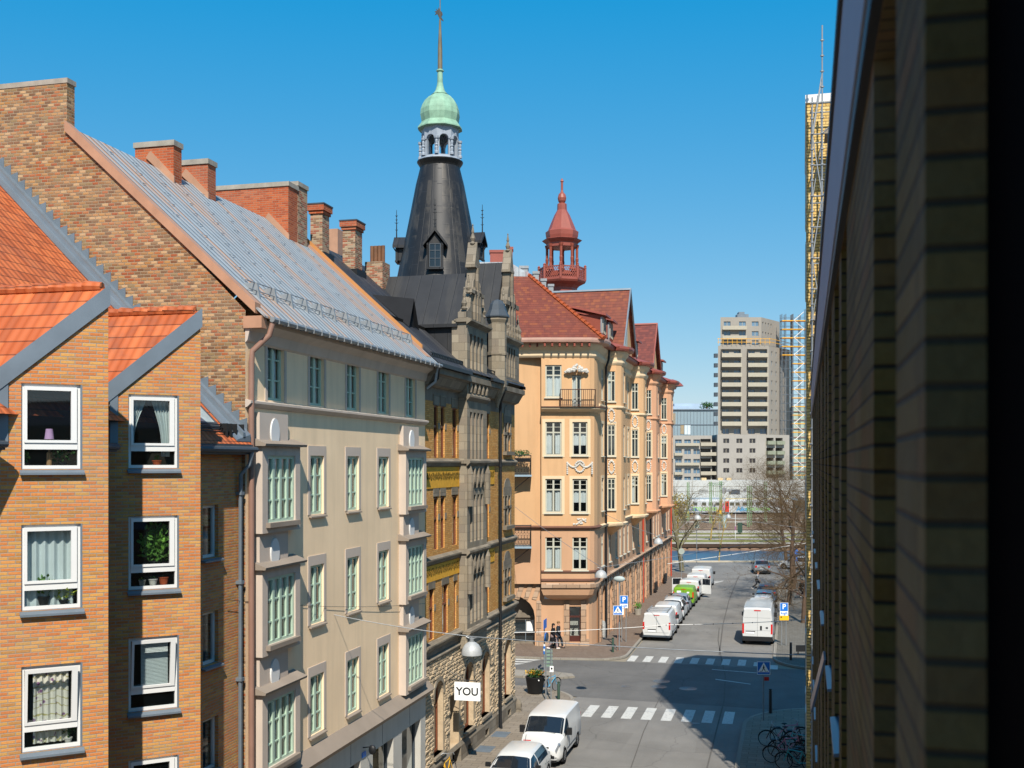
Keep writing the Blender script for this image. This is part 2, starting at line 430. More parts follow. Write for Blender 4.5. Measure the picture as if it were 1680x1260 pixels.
M['black_iron'] = plain('black_iron', '1b1c1e', .5, .1)
M['zinc'] = plain('galvanised_metal', '8f9396', .5, .1, 6, metal=.4)
M['copper'] = plain('pale_green_copper', '84a890', .7, .2, 2.4, streak=.4)
M['copper_brown'] = plain('bronze_spire_metal', '6d6450', .5, .2, 2)
M['grey_paint'] = plain('blue_grey_lantern_paint', '8e97a2', .6, .1, 4)
M['red_metal'] = plain('red_painted_sheet', '8f4c40', .5, .1, 1.5, streak=.12)
M['red_wood'] = plain('red_timber', '84402f', .6, .1, 2)
M['orange_render'] = plain('apricot_render', 'cba37a', .92, .05, .5, bump=.25, bscale=25, streak=.25)
M['orange_render2'] = plain('light_apricot_render', 'dfb588', .92, .04, .5, bump=.25, bscale=25, streak=.06)
M['cream_trim'] = plain('cream_window_trim', 'd6bf9e', .85, .04, 1)
M['salmon_render'] = plain('salmon_render', 'c09878', .92, .05, .5, bump=.25, bscale=25, streak=.12)
M['pink_render'] = plain('pink_render', 'c79878', .92, .05, .5, bump=.25, bscale=25, streak=.1)
M['stucco'] = plain('white_stucco', 'c4c0b8', .8, .08, 4)
M['granite'] = brick('brown_granite_block', .9, .42, ['b59a82', 'a68a72', 'bea58e', 'af947c', '9c8069'], '7e6a5a', .03, bump=.9, dist=.03, dirt=.25)
M['red_pipe'] = plain('red_downpipe_paint', 'b0432c', .5, .05)
M['brown_pipe'] = plain('brown_downpipe_paint', '8a6a5c', .5, .08)
M['white'] = plain('white_car_paint', 'c6c7c6', .22, .02, 1, spec=.6)
M['black_pl'] = plain('black_plastic', '17181a', .6, .1)
M['tyre'] = plain('black_rubber', '131313', .85, .1)
M['rim'] = plain('silver_wheel', 'a6a8aa', .35, .05, metal=.7)
M['car_glass'] = glass('car_glass', (.012, .016, .022), op=.93)
M['red_light'] = plain('red_lamp_plastic', 'c01a16', .25, 0)
M['clear_light'] = plain('clear_lamp_plastic', '8f949a', .12, .05, metal=.4)
M['plate'] = plain('number_plate_white', 'e6e8ea', .5, 0)
M['blue_sign'] = plain('blue_sign_face', '1c6fc8', .45, 0)
M['white_sign'] = plain('white_sign_face', 'eef0f0', .5, 0)
M['black_sign'] = plain('black_sign_print', '15171c', .6, 0)
M['yellow'] = plain('yellow_sign_face', 'eeb51c', .5, 0)
M['asphalt'] = None
def _asphalt(name, c, sc=1.0):
    n = N(name); a = n.ramp(n.noise(.35, 6, rough=.6), [(.3, tuple(x*.82 for x in lin(c))), (.7, tuple(x*1.15 for x in lin(c)))])
    g = n.noise(60, 2); a = n.mix(.5, a, n.ramp(g, [(.35, (.35, .35, .35)), (.65, (.75, .75, .75))]), 'OVERLAY')
    w = n.ramp(n.noise(.8, 5, sc=(.6, .08, 1), rough=.6), [(.5, (0, 0, 0)), (.7, (1, 1, 1))]); a = n.mix(n.math('MULTIPLY', w, .36), a, tuple(x*.6 for x in lin(c)))
    cr = n.new('ShaderNodeTexVoronoi', feature='DISTANCE_TO_EDGE'); cr.inputs['Scale'].default_value = .22
    wv = n.new('ShaderNodeVectorMath', operation='ADD'); nz = n.new('ShaderNodeTexNoise'); nz.inputs['Scale'].default_value = .8; n.ln(n.coords('Object'), nz.inputs['Vector'])
    n.ln(n.coords('Object'), wv.inputs[0]); n.ln(nz.outputs['Color'], wv.inputs[1]); n.ln(wv.outputs[0], cr.inputs['Vector'])
    k = n.ramp(cr.outputs['Distance'], [(0, (1, 1, 1)), (.006, (0, 0, 0))]); a = n.mix(n.math('MULTIPLY', k, .6), a, tuple(x*.4 for x in lin(c)))
    n.col(a); n.bump(n.noise(90, 2), .5, .01); return n.set(.9)
M['asphalt'] = _asphalt('worn_grey_asphalt', '74716c')
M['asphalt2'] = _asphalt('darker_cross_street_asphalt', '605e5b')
M['paving'] = brick('paving_slabs', .7, .35, ['857b6e', '7d7366', '8c8275', '81776a'], '5c544a', .02, bump=.4, dirt=.2, dirtcol=(.2, .18, .15))
M['cobble'] = brick('small_grey_setts', .22, .14, ['726e66', '66625a', '7c7870', '6c6860'], '45413a', .02, bump=.6, dirt=.2, dirtcol=(.15, .14, .12))
M['paving_red'] = brick('brown_paving_bricks', .22, .11, ['75655a', '6d5e52', '7c6d60'], '554a42', .012, bump=.4, dirt=.25, dirtcol=(.2, .17, .14))
M['kerb'] = brick('granite_kerb', 1.0, 9, ['8a847a', '817b71', '928c82'], '5a564f', .02, bump=.3, dirt=.15)
def _paint():
    n = N('worn_road_paint'); g = n.ramp(n.noise(6, 6, rough=.7), [(.34, lin('86837e')), (.46, lin('bdbcb6'))]); n.col(g); return n.set(.8)
M['paint'] = _paint()
M['earth'] = plain('dry_ground', '8b8272', .95, .2, .05)

# ---------------- window kit (local: x along wall, y into wall, z up, origin at bottom centre) ----------------
WK = {}
def lbar(mb, x0, x1, z0, z1, y0=.0, y1=.06): mb.box(x0, x1, y0, y1, z0, z1)
def in_world(o): return wmat(o)
def window_kit(key, w, h, cols, rows, mat, t=.06, m=.035, y=.06, sill=None, curtain=None, trans=None, glassm='glass', sillmat='taupe', sd=.12, arch=0, mul=.07):
    # cols: number of casements, rows: list of muntin heights as fractions; trans: transom height fraction
    fr = MB(); hw = w/2; top = h-arch
    lbar(fr, -hw, -hw+t, 0, top, y, y+.07); lbar(fr, hw-t, hw, 0, top, y, y+.07)
    lbar(fr, -hw+t, hw-t, 0, t, y, y+.07)
    if not arch: lbar(fr, -hw+t, hw-t, h-t, h, y, y+.07)
    for k in range(1, cols): x = -hw+w*k/cols; lbar(fr, x-mul/2, x+mul/2, t, h-t, y-.008, y+.06)
    if trans: lbar(fr, -hw+t, hw-t, h*trans-.045, h*trans+.045, y-.012, y+.065)
    for r in rows: lbar(fr, -hw+t, hw-t, h*r-m/2, h*r+m/2, y+.01, y+.05)
    F0 = F(0, 0, 1, 0)
    me = {'window': fr.mesh('window', M[mat])}
    pn = MB(); pn.poly([(-hw+.02, y+.04, .02), (hw-.02, y+.04, .02), (hw-.02, y+.04, h-.02), (-hw+.02, y+.04, h-.02)])
    me['pane'] = pn.mesh('pane', M[glassm])
    if sill is not None:
        s = MB(); s.hexa([(-hw-.08, -sd, -.09), (hw+.08, -sd, -.09), (hw+.08, y, -.06), (-hw-.08, y, -.06), (-hw-.08, -sd, -.05), (hw+.08, -sd, -.05), (hw+.08, y, .005), (-hw-.08, y, .005)])
        me['sill'] = s.mesh('sill', M[sillmat])
    if curtain:
        c = MB()
        for (a, b, z0, z1) in curtain:
            nn = max(4, int((b-a)*w*14)); P = []
            for k in range(nn+1):
                x = -hw+w*(a+(b-a)*k/nn); P.append((x, y+.12+.03*sin(k*1.9)))
            for (p, q) in zip(P, P[1:]): c.poly([(p[0], p[1], h*z0), (q[0], q[1], h*z0), (q[0], q[1], h*z1), (p[0], p[1], h*z1)])
        me['curtain'] = c.mesh('curtain', M['curtain'])
    WK[key] = me; return me
def put_window(key, parent, f, u, z, w=0, name=None):
    me = WK[key]; org = wroot(parent); p = Vector(f.p(u, w, z))-org
    o = link(me['window'], name or 'window', parent); o.location = p; o.rotation_euler = (0, 0, f.rot)
    for k, m in me.items():
        if k != 'window': link(m, k, o)
    return o
CT_A = [(.04, .34, .03, .97), (.68, .96, .03, .97)]; CT_B = [(.05, .95, .45, .97)]; CT_C = [(.05, .25, .03, .97), (.3, .45, .03, .97), (.55, .7, .03, .97), (.8, .95, .03, .97)]
# ---------------- orange brick house with zigzag front ----------------
b1 = thing('brick_house', 'modern orange brick apartment house with zigzag front and orange tiled roof at the far left', 'building', (-13.3, 18, 0))
PIT = 3.29; EX, EY = .72, .694
TOPS = [13.83-2.55*i for i in range(5)]
teeth = []
wall = MB(); tilem = MB(); bargem = MB(); clad = MB(); caps = MB(); back = MB()
for k in (0, 1):
    tip = (-12.32, 17.94+PIT*k); val = (tip[0]-2.28*EX, tip[1]-2.28*EY)
    f = seg(val, tip); L = 2.28; uc = L-.97; teeth.append(f)
    zt = lambda u: 13.62+(15.62-13.62)*u/L
    ops = [(uc-.515, uc+.515, t-1.55, t) for t in TOPS[1:]]
    facade(wall, f, 0, L, 0, 12.2, ops, .13)
    a, b = uc-.515, uc+.515; f_ = f
    wall.poly([f.p(0, 0, 12.2), f.p(a, 0, 12.2), f.p(a, 0, zt(a)), f.p(0, 0, zt(0))])
    wall.poly([f.p(b, 0, 12.2), f.p(L, 0, 12.2), f.p(L, 0, zt(L)), f.p(b, 0, zt(b))])
    wall.poly([f.p(a, 0, 13.83), f.p(b, 0, 13.83), f.p(b, 0, zt(b)), f.p(a, 0, zt(a))])
    facade(wall, f, a-.001, b+.001, 12.2, 12.28, (), 0)
    for q in ([(a, 0, 12.28), (b, 0, 12.28), (b, -.13, 12.28), (a, -.13, 12.28)], [(a, 0, 12.28), (a, -.13, 12.28), (a, -.13, 13.83), (a, 0, 13.83)],
              [(b, -.13, 12.28), (b, 0, 12.28), (b, 0, 13.83), (b, -.13, 13.83)], [(a, -.13, 13.83), (b, -.13, 13.83), (b, 0, 13.83), (a, 0, 13.83)]):
        wall.poly([f.p(*c) for c in q])
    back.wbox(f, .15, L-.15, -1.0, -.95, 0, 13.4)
    # return wall behind the tip
    nv = (tip[0]-2.36*.695, tip[1]+2.36*.72); g = seg(tip, nv)
    wall.poly([g.p(0, 0, 0), g.p(2.36, 0, 0), g.p(2.36, 0, 13.7), g.p(0, 0, 15.6)])
    for q_ in (tilem, bargem, clad, caps): q_.mark()
    rb = (-15.75, tip[1], 15.66); t3 = (tip[0]+.05, tip[1], 15.66)
    tilem.poly([t3, rb, (val[0]-.02, val[1]-.02, 13.7)][::1]); tilem.poly([t3, (nv[0], nv[1], 13.7), rb])
    bargem.extr(f, [(-.25, zt(-.25)-.3), (L+.03, zt(L)-.3), (L+.03, zt(L)+.1), (-.25, zt(-.25)+.1)], -.04, .05)
    clad.wbox(f, .42, .58, 0.0, .03, 12.75, zt(.5)-.25)
    for q in range(9):
        x0 = -12.45-q*.36; caps.tube([(x0, tip[1], 15.68), (x0-.37, tip[1], 15.70)], [.085, .11], 8)
facade(wall, F(-13.8, 0, 0, 1), 2, 16.4, 0, 12.8, (), 0)
# recessed end wall by the neighbouring gable
fr = F(-13.3, 21.9, 0, 1)
facade(wall, fr, 0, 3.0, 0, 12.8, [(1.12, 1.84, 11.4-2.52*i-1.25, 11.4-2.52*i) for i in range(5)], .14)
back.wbox(fr, .4, 2.9, -1.0, -.95, 0, 12.8)
wall.build('wall', M['brick_new'], b1)
back.build('dark_backing', M['room2'], b1)
# main roof: sheet from the eave up to the ridge
rf = MB(); E0 = (-13.0, 12.85)
def rz(x): return 12.85+(-13.0-x)*.985
rf.poly([(-13.0, 21.5, rz(-13.0)), (-13.0, 24.88, rz(-13.0)), (-21.5, 24.88, rz(-21.5)), (-21.5, 21.5, rz(-21.5))])
rf.poly([(-13.42, 2, rz(-13.42)), (-13.42, 21.5, rz(-13.42)), (-21.5, 21.5, rz(-21.5)), (-21.5, 2, rz(-21.5))])
roof1 = rf.build('roof', M['tile'], b1)
tilem.build_each('bay_roof', M['tile'], b1); caps.build_each('ridge_tile', M['tile'], b1, smooth=True)
bargem.build_each('barge_board', M['lead'], b1); clad.build_each('metal_cladding', M['lead'], b1)
fl = MB()   # wide lead band beside the neighbour's gable
d = .02
fl.hexa([(-13.05, 24.2, rz(-13.05)+d), (-13.05, 24.89, rz(-13.05)+d), (-21.5, 24.89, rz(-21.5)+d), (-21.5, 24.2, rz(-21.5)+d),
         (-13.05, 24.2, rz(-13.05)+.06), (-13.05, 24.89, rz(-13.05)+.2), (-21.5, 24.89, rz(-21.5)+.2), (-21.5, 24.2, rz(-21.5)+.06)])
fl.hexa([(-13.05, 24.5, rz(-13.05)+.1), (-13.05, 24.62, rz(-13.05)+.1), (-21.5, 24.62, rz(-21.5)+.1), (-21.5, 24.5, rz(-21.5)+.1),
         (-13.05, 24.5, rz(-13.05)+.24), (-13.05, 24.62, rz(-13.05)+.24), (-21.5, 24.62, rz(-21.5)+.24), (-21.5, 24.5, rz(-21.5)+.24)])
for k in range(38):          # stepped flashing
    x = -13.15-k*.215; z = rz(x)+.1
    fl.extr(F(0, 24.9, 1, 0), [(x-.22, z+.1), (x, z-.1), (x, z+.42), (x-.215, z+.36)], .0, .012+.002*(k % 2))
fl.build('flashing', M['lead'], b1)
gt = MB(); gt.tube([(-12.93, 21.7, 12.72), (-12.93, 24.95, 12.72)], .075, 8); gt.box(-13.3, -12.98, 22.0, 24.88, 12.6, 12.84)
gt.mark(); gt.box(-13.8, -13.45, 2, 15.3, 12.6, 12.82); gt.tube([(-13.42, 2, 12.76), (-13.42, 15.9, 12.76)], .07, 8)
for k in (0, 1):
    y = 17.94+PIT*k-1.6-.55; gt.mark(); gt.box(-13.7, -13.32, y-.45, y+.62, 12.62, 12.8); gt.tube([(-13.3, y-.45, 12.72), (-13.3, y+.62, 12.72)], .06, 8)
gt.build_each('gutter', M['lead_d'], b1, smooth=True)
dp = MB(); dp.tube([(-12.93, 24.72, 12.66), (-12.98, 24.7, 12.35), (-13.2, 24.66, 12.1), (-13.22, 24.66, 0)], .055, 8)
for z in (2.5, 4.6, 7, 9.4, 11.6): dp.box(-13.32, -13.14, 24.58, 24.74, z, z+.08)
dp.build('downpipe', M['lead'], b1, smooth=True)
# roof window and snow guards in the recess
rw = MB(); A = lambda x, y, h: (x, y, rz(x)+h)
rw.hexa([A(-13.35, 22.6, 0), A(-13.35, 23.9, 0), A(-14.5, 23.9, 0), A(-14.5, 22.6, 0), A(-13.35, 22.6, .09), A(-13.35, 23.9, .09), A(-14.5, 23.9, .09), A(-14.5, 22.6, .09)])
rwo = rw.build('roof_window', M['lead_d'], b1)
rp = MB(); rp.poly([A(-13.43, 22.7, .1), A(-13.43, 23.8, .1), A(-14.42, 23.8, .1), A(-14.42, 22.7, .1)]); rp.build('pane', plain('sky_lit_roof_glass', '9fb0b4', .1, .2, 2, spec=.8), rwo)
sg = MB()
for h, dx in ((.1, 0), (.19, .06), (.27, .1)): sg.tube([(-13.2-dx, 21.9, rz(-13.2)+h), (-13.2-dx, 24.8, rz(-13.2)+h)], .014, 5)
for y in (22.0, 22.35, 23.9, 24.1, 24.35, 24.7): sg.box(-13.34, -13.14, y-.02, y+.02, rz(-13.2)-.02, rz(-13.2)+.3)
for k in (0, 1):
    y = 17.94+PIT*k-2.1; sg.mark()
    for h in (.08, .16, .24): sg.tube([(-13.5-h*.3, y-.4, rz(-13.5)+h), (-13.5-h*.3, y+.5, rz(-13.5)+h)], .014, 5)
sg.build_each('snow_guard', M['black_iron'], b1)
def b1_kit(key, tilt=0):
    w, h = 1.03, 1.55; s = -w/2; fr = MB(); y = .05
    t = .075
    fr.box(s, s+.055, y, y+.07, 0, h); fr.box(-s-t, -s, y, y+.07, 0, h); fr.box(s+.055, -s-t, y, y+.07, 0, .07); fr.box(s+.055, -s-t, y, y+.07, h-.07, h)
    fr.box(s+.055, -s-t, y-.015, y+.07, .36, .5)
    me = {'window': fr.mesh('window', M['white_paint'])}
    sa = MB(); yo = y-.01
    for (x0, x1, z0, z1) in ((s+.05, s+.1, .48, h-.05), (-s-.19, -s-.09, .48, h-.05), (s+.1, -s-.19, .48, .53), (s+.1, -s-.19, h-.12, h-.05)):
        a = [(x0, z0), (x1, z0), (x1, z1), (x0, z1)]
        def sh(z): return -(z-.48)*tilt
        sa.hexa([(x0, yo-.03+sh(z0), z0), (x1, yo-.03+sh(z0), z0), (x1, yo+.03+sh(z0), z0), (x0, yo+.03+sh(z0), z0), (x0, yo-.03+sh(z1), z1), (x1, yo-.03+sh(z1), z1), (x1, yo+.03+sh(z1), z1), (x0, yo+.03+sh(z1), z1)])
    me['sash'] = sa.mesh('sash', M['white_paint'])
    p = MB(); p.poly([(s+.06, y+.03-.0, .5), (-s-.1, y+.03, .5), (-s-.1, y+.03-tilt*1.0, h-.07), (s+.06, y+.03-tilt*1.0, h-.07)])
    p.poly([(s+.04, y+.04, .05), (-s-.05, y+.04, .05), (-s-.05, y+.04, .38), (s+.04, y+.04, .38)]); me['pane'] = p.mesh('pane', M['glass'])
    q = MB(); q.hexa([(s-.03, -.1, -.1), (-s+.03, -.1, -.1), (-s+.03, y, -.06), (s-.03, y, -.06), (s-.03, -.1, -.06), (-s+.03, -.1, -.06), (-s+.03, y, .01), (s-.03, y, .01)])
    q.box(-s-.004, -s+.0, -.004, y+.02, 0, h); q.box(-s-.03, -s-.004, .0, y, .0, h)
    me['sill'] = q.mesh('sill', M['lead']); WK[key] = me
b1_kit('b1'); b1_kit('b1t', .12)
for k, f in enumerate(teeth):
    for i, t in enumerate(TOPS):
        tl = (k, i) in ((0, 2), (1, 2)); put_window('b1t' if tl else 'b1', b1, f, 2.28-.97, t-1.55)
window_kit('b1n', .72, 1.25, 1, [], 'white_paint', .07, y=.1, sill=1, sillmat='lead')
for i in range(5): put_window('b1n', b1, fr, 1.48, 11.4-2.52*i-1.25)
# curtains, plants and a lamp standing in the windows
def drape(mb, f, u0, u1, w, z0, z1, amp=.03, k=34, pinch=0, side=0):
    n = max(6, int((u1-u0)*40)); R = 8
    for r in range(R):
        za, zb = z0+(z1-z0)*r/R, z0+(z1-z0)*(r+1)/R
        def X(t, z):
            q = (z1-z)/(z1-z0); s = 1-pinch*sin(min(1, q*1.25)*pi/2)**1.2
            return (u0+(u1-u0)*t*s) if side == 0 else (u1-(u1-u0)*(1-t)*s)
        for j in range(n):
            t0, t1 = j/n, (j+1)/n
            mb.poly([f.p(X(t0, za), w+amp*sin(t0*k), za), f.p(X(t1, za), w+amp*sin(t1*k), za), f.p(X(t1, zb), w+amp*sin(t1*k), zb), f.p(X(t0, zb), w+amp*sin(t0*k), zb)])
def leafball(mb, c, r, n, s, up=.3, seed=0):
    rr = random.Random(seed)
    for _ in range(n):
        v = Vector((rr.gauss(0, .5), rr.gauss(0, .5), rr.gauss(0, .5)))
        if v.length > 1: v.normalize()
        p = Vector((c[0]+v.x*r[0], c[1]+v.y*r[1], c[2]+v.z*r[2]))
        d1 = Vector((rr.uniform(-1, 1), rr.uniform(-1, 1), rr.uniform(-.2, 1)+up)).normalized(); d2 = d1.orthogonal().normalized()
        d2 = (Matrix.Rotation(rr.uniform(0, 6.28), 3, d1) @ d2); q = s*rr.uniform(.6, 1.3)
        mb.poly([p, p+d1*q*.5+d2*q*.25, p+d1*q, p+d1*q*.5-d2*q*.25])
M['leaf'] = plain('green_leaf', '4f7a2c', .6, .35, 8); M['leaf_y'] = plain('yellow_green_leaf', '8fa038', .6, .3, 8)
M['leaf_d'] = plain('dark_green_leaf', '2f5224', .6, .35, 8)
fA, fB = teeth[0], teeth[1]; UC = 1.31
def curtain(f, u0, u1, z0, z1, label, mat='greycurtain', **kw):
    mb = MB(); drape(mb, f, u0, u1, -.2, z0, z1, **kw); o = mb.solo('curtain', M[mat], label, 'curtain', f.p((u0+u1)/2, -.2, z0), 'curtains in the brick house windows'); return o
curtain(fA, UC-.45, UC+.38, TOPS[1]-1.5, TOPS[1]-.1, 'plain grey-white curtain drawn across the whole second window of the nearer brick bay')
curtain(fB, UC-.45, UC-.12, TOPS[0]-1.15, TOPS[0]-.08, 'left one of two tied grey curtains in the top window of the farther bay', pinch=.75)
curtain(fB, UC-.02, UC+.36, TOPS[0]-1.3, TOPS[0]-.08, 'right one of two tied grey curtains in the top window of the farther bay', pinch=.55, side=1)
def flowery():
    n = N('flower_print_cloth'); v = n.new('ShaderNodeTexVoronoi'); v.inputs['Scale'].default_value = 7; n.ln(n.coords('Object'), v.inputs['Vector'])
    c = n.ramp(v.outputs['Distance'], [(.0, lin('6b4470')), (.2, lin('8d6a8c')), (.26, lin('dcd8cc'))])
    w = n.new('ShaderNodeTexWave', wave_type='RINGS'); w.inputs['Scale'].default_value = 2.2; w.inputs['Distortion'].default_value = 9; n.ln(n.coords('Object'), w.inputs['Vector'])
    c = n.mix(n.ramp(w.outputs['Fac'], [(.95, (0, 0, 0)), (.99, (1, 1, 1))]), c, lin('aca468')); n.col(c); return n.set(.9)
M['flowery'] = flowery()
curtain(fA, UC-.3, UC+.3, TOPS[2]-1.45, TOPS[2]-.1, 'cream curtain with purple flower print in the third window of the nearer brick bay', 'flowery')
bl = MB()
for j in range(34): z = TOPS[2]-.14-j*.029; bl.wbox(fB, UC-.22, UC+.33, -.24, -.215, z-.02, z)
bl.solo('window_blind', M['greycurtain'], 'grey slatted blind in the third window of the farther brick bay', 'blind', fB.p(UC, -.23, TOPS[2]-1.1))
def pot_plant(f, u, z, pw, ph, pmat, lr, n, ls, lm, label, name='potted_plant', w=-.2):
    base = f.p(u, w, z); t = thing(name, label, 'potted plant', base, 'potted plants in the brick house windows')
    p = MB(); p.lathe(base[0], base[1], [(pw*.75, z), (pw, z+ph), (pw*1.08, z+ph), (pw*1.08, z+ph+.02), (pw*.9, z+ph+.02)], 12); p.build('pot', M[pmat], t, smooth=True)
    l = MB(); leafball(l, (base[0], base[1], z+ph+lr[2]*.9), lr, n, ls, seed=int(u*100+z*10)); l.build('foliage', M[lm], t)
M['terracotta'] = plain('terracotta', 'a8502f', .8, .1, 6)
pot_plant(fA, UC-.12, TOPS[1]-1.48, .1, .14, 'black_pl', (.16, .12, .2), 90, .1, 'leaf', 'dark pot with a bushy green plant in the second window of the nearer brick bay')
pot_plant(fA, UC+.22, TOPS[1]-1.48, .08, .06, 'black_pl', (.22, .12, .16), 110, .08, 'leaf_y', 'spreading yellow-green plant behind the lower right pane of the second window of the nearer bay')
pot_plant(fA, UC+.2, TOPS[0]-1.5, .07, .05, 'black_pl', (.24, .1, .17), 90, .08, 'leaf_d', 'low dark green plant at the lower right of the top window of the nearer bay')
pot_plant(fA, UC-.42, TOPS[0]-1.5, .05, .05, 'black_pl', (.07, .07, .12), 30, .07, 'leaf', 'small green plant at the lower left corner of the top window of the nearer bay')
pot_plant(fA, UC+.3, TOPS[2]-1.5, .07, .08, 'stucco', (.1, .08, .14), 50, .08, 'leaf_d', 'small dark plant in a white pot beside the flowered curtain')
pot_plant(fB, UC+.1, TOPS[1]-1.05, .1, .05, 'black_pl', (.34, .2, .42), 420, .13, 'leaf', 'big leafy house plant filling the second window of the farther brick bay', w=-.34)
pot_plant(fB, UC+.24, TOPS[1]-1.48, .1, .14, 'terracotta', (.03, .03, .03), 8, .04, 'leaf_d', 'terracotta pot at the right behind the lower pane of the second window, farther bay')
pot_plant(fB, UC+.02, TOPS[1]-1.48, .09, .11, 'stucco', (.04, .04, .04), 14, .05, 'leaf', 'white pot between the terracotta pot and a small dark one in the farther bay window')
pot_plant(fB, UC-.2, TOPS[1]-1.48, .07, .1, 'concrete', (.05, .04, .04), 14, .05, 'leaf_y', 'small grey pot leftmost of three behind the lower pane of the farther bay window')
pot_plant(fB, UC+.1, TOPS[0]-1.48, .1, .08, 'terracotta', (.06, .05, .06), 20, .07, 'leaf', 'shallow terracotta pot under the tied curtains of the farther bay')
lt = thing('table_lamp', 'small pink shaded lamp in the top window of the nearer brick bay', 'lamp', fA.p(UC-.02, -.24, TOPS[0]-1.5))
b = fA.p(UC-.02, -.24, TOPS[0]-1.5); l = MB(); l.lathe(b[0], b[1], [(.05, b[2]), (.045, b[2]+.25), (.015, b[2]+.28), (.015, b[2]+.5)], 10); l.build('stand', plain('light_wood', 'a88058', .7), lt, smooth=True)
l = MB(); l.lathe(b[0], b[1], [(.085, b[2]+.5), (.06, b[2]+.69)], 14); l.build('lamp_shade', plain('pink_shade', 'c9a0c8', .8), lt, smooth=True)

# ---------------- cream house with green windows ----------------
b2 = thing('cream_house', 'cream rendered house with mint green windows and a blue-grey corrugated roof', 'building', (-13.2, 31.5, 0))
GY = 24.9; BX = -13.2; Y1 = 38.75
gab = MB()
f = F(-24, GY, 1, 0)          # gable wall, u = X+24
gab.poly([(-24, GY, 0), (BX, GY, 0), (BX, GY, 16.2), (-18.4, GY, 21.35), (-24, GY, 21.35)])
gab.mark(); gab.poly([(-24, Y1, 0), (BX, Y1, 0), (BX, Y1, 16.0), (-18.4, Y1, 21.2), (-24, Y1, 16)][::-1])
gab.build_each('gable_wall', M['brick_old'], b2)
ch = MB(); ch.box(-24, -18.33, GY-.003, GY+.32, 21.2, 22.32); o = ch.build('chimney', M['brick_old'], b2)
c = MB(); c.box(-24, -18.3, GY-.02, GY+.35, 22.32, 22.45); c.build('chimney_cap', M['concrete'], o)
rend = MB(); rend.poly([(-24.2, GY-.012, 21.75), (-18.34, GY-.012, 21.7), (-18.34, GY-.012, 22.31), (-24.2, GY-.012, 22.31)])
FS = F(BX, 0, 0, 1)           # street front, u = Y
w2 = MB(); CEN = [26.55, 29.15, 31.82, 34.46, 37.15]
ops = [(c-.49, c+.49, 14.03, 15.68) for c in CEN]
ROWS = [12.6, 9.47, 6.32]
for zt_ in ROWS: ops += [(c-.47, c+.47, zt_-1.68, zt_) for c in CEN[1:4]]
facade(w2, FS, GY, Y1, 4.15, 15.95, ops, .13)
w2.build('wall', M['cream'], b2)
bk = MB(); bk.box(BX-1.3, BX-1.25, GY+.1, Y1-.1, 0.1, 15.9); bk.box(BX-1.3, BX, GY+.1, Y1-.1, 15.85, 15.9); bk.build('dark_backing', M['room2'], b2)
cor = MB()
cor.extr(F(0, GY-.02, 1, 0), [(BX, 13.78), (BX+.06, 13.8), (BX+.16, 13.89), (BX+.16, 13.95), (BX, 13.99)], -(Y1-GY), .0)
cor.mark()
cor.extr(F(0, GY-.02, 1, 0), [(BX, 15.4), (BX+.06, 15.45), (BX+.12, 15.7), (BX+.34, 15.86), (BX+.36, 15.98), (BX, 15.98)], -(Y1-GY), .0)
cor.build_each('string_course', M['pinkgrey'], b2)
co2 = MB(); co2.extr(F(0, GY-.02, 1, 0), [(BX, 3.72), (BX+.1, 3.75), (BX+.3, 3.95), (BX+.34, 4.0), (BX+.02, 4.35), (BX, 4.35)], -(Y1-GY+.15), .0); co2.build('shop_cornice', M['taupe'], b2)
window_kit('g_top', .98, 1.65, 2, [.33, .66], 'green_win', .08, .04, y=.09, curtain=[(.05, .22, .03, .9), (.75, .95, .03, .9)], mul=.13)
window_kit('g_mid', .94, 1.68, 2, [.33, .66], 'green_win', .08, .04, y=.06, sill=1, curtain=[(.08, .42, .02, .95), (.6, .92, .02, .95)], mul=.13)
window_kit('g_mid2', .94, 1.68, 2, [.33, .66], 'green_win', .08, .04, y=.06, sill=1, curtain=[(.08, .3, .02, .95), (.55, .92, .02, .95)], mul=.13)
rk = random.Random(12)
for q_ in range(6):
    c_ = rk.choice([[(.06, .3, .02, .95), (.7, .94, .02, .95)], [(.06, .94, .55, .97)], [(.1, .48, .02, .95)], [(.55, .92, .02, .95)], [(.06, .94, .03, .4)], [(.06, .22, .02, .95), (.5, .92, .02, .7)]])
    window_kit('g_mid%d' % q_, .94, 1.68, 2, [.33, .66], 'green_win', .08, .04, y=.06, sill=1, curtain=c_, mul=.13, sd=.09, glassm='glass' if q_ % 3 else 'glass_dark')
    window_kit('g_bay%d' % q_, 1.62, 1.72, 4, [.33, .66], 'green_win', .08, .04, y=.05, curtain=rk.choice([CT_C, [(.04, .2, .02, .97), (.8, .96, .02, .97)], [(.04, .96, .6, .97)], [(.05, .45, .02, .95)]]), mul=.12)
window_kit('g_bay', 1.62, 1.72, 4, [.33, .66], 'green_win', .08, .04, y=.05, curtain=CT_C, mul=.12)
for c in CEN:                 # flat surrounds, 2 cm proud
    wo = put_window('g_top', b2, FS, c, 14.03); sur = MB()
    for a in (c-.62, c+.49): sur.mark(); sur.wbox(FS, a, a+.13, 0, .02, 14.0, 15.5)
    sur.build_each('surround', M['pinkgrey'], wo)
for i, zt_ in enumerate(ROWS):
    for j, c in enumerate(CEN[1:4]):
        wo = put_window('g_mid%d' % rk.randrange(6), b2, FS, c, zt_-1.68); sur = MB()
        sur.wbox(FS, c-.62, c-.47, 0, .02, zt_-1.68, zt_); sur.wbox(FS, c+.47, c+.62, 0, .02, zt_-1.68, zt_); sur.wbox(FS, c-.62, c+.62, 0, .02, zt_, zt_+.28)
        sur.build('surround', M['pinkgrey'], wo)
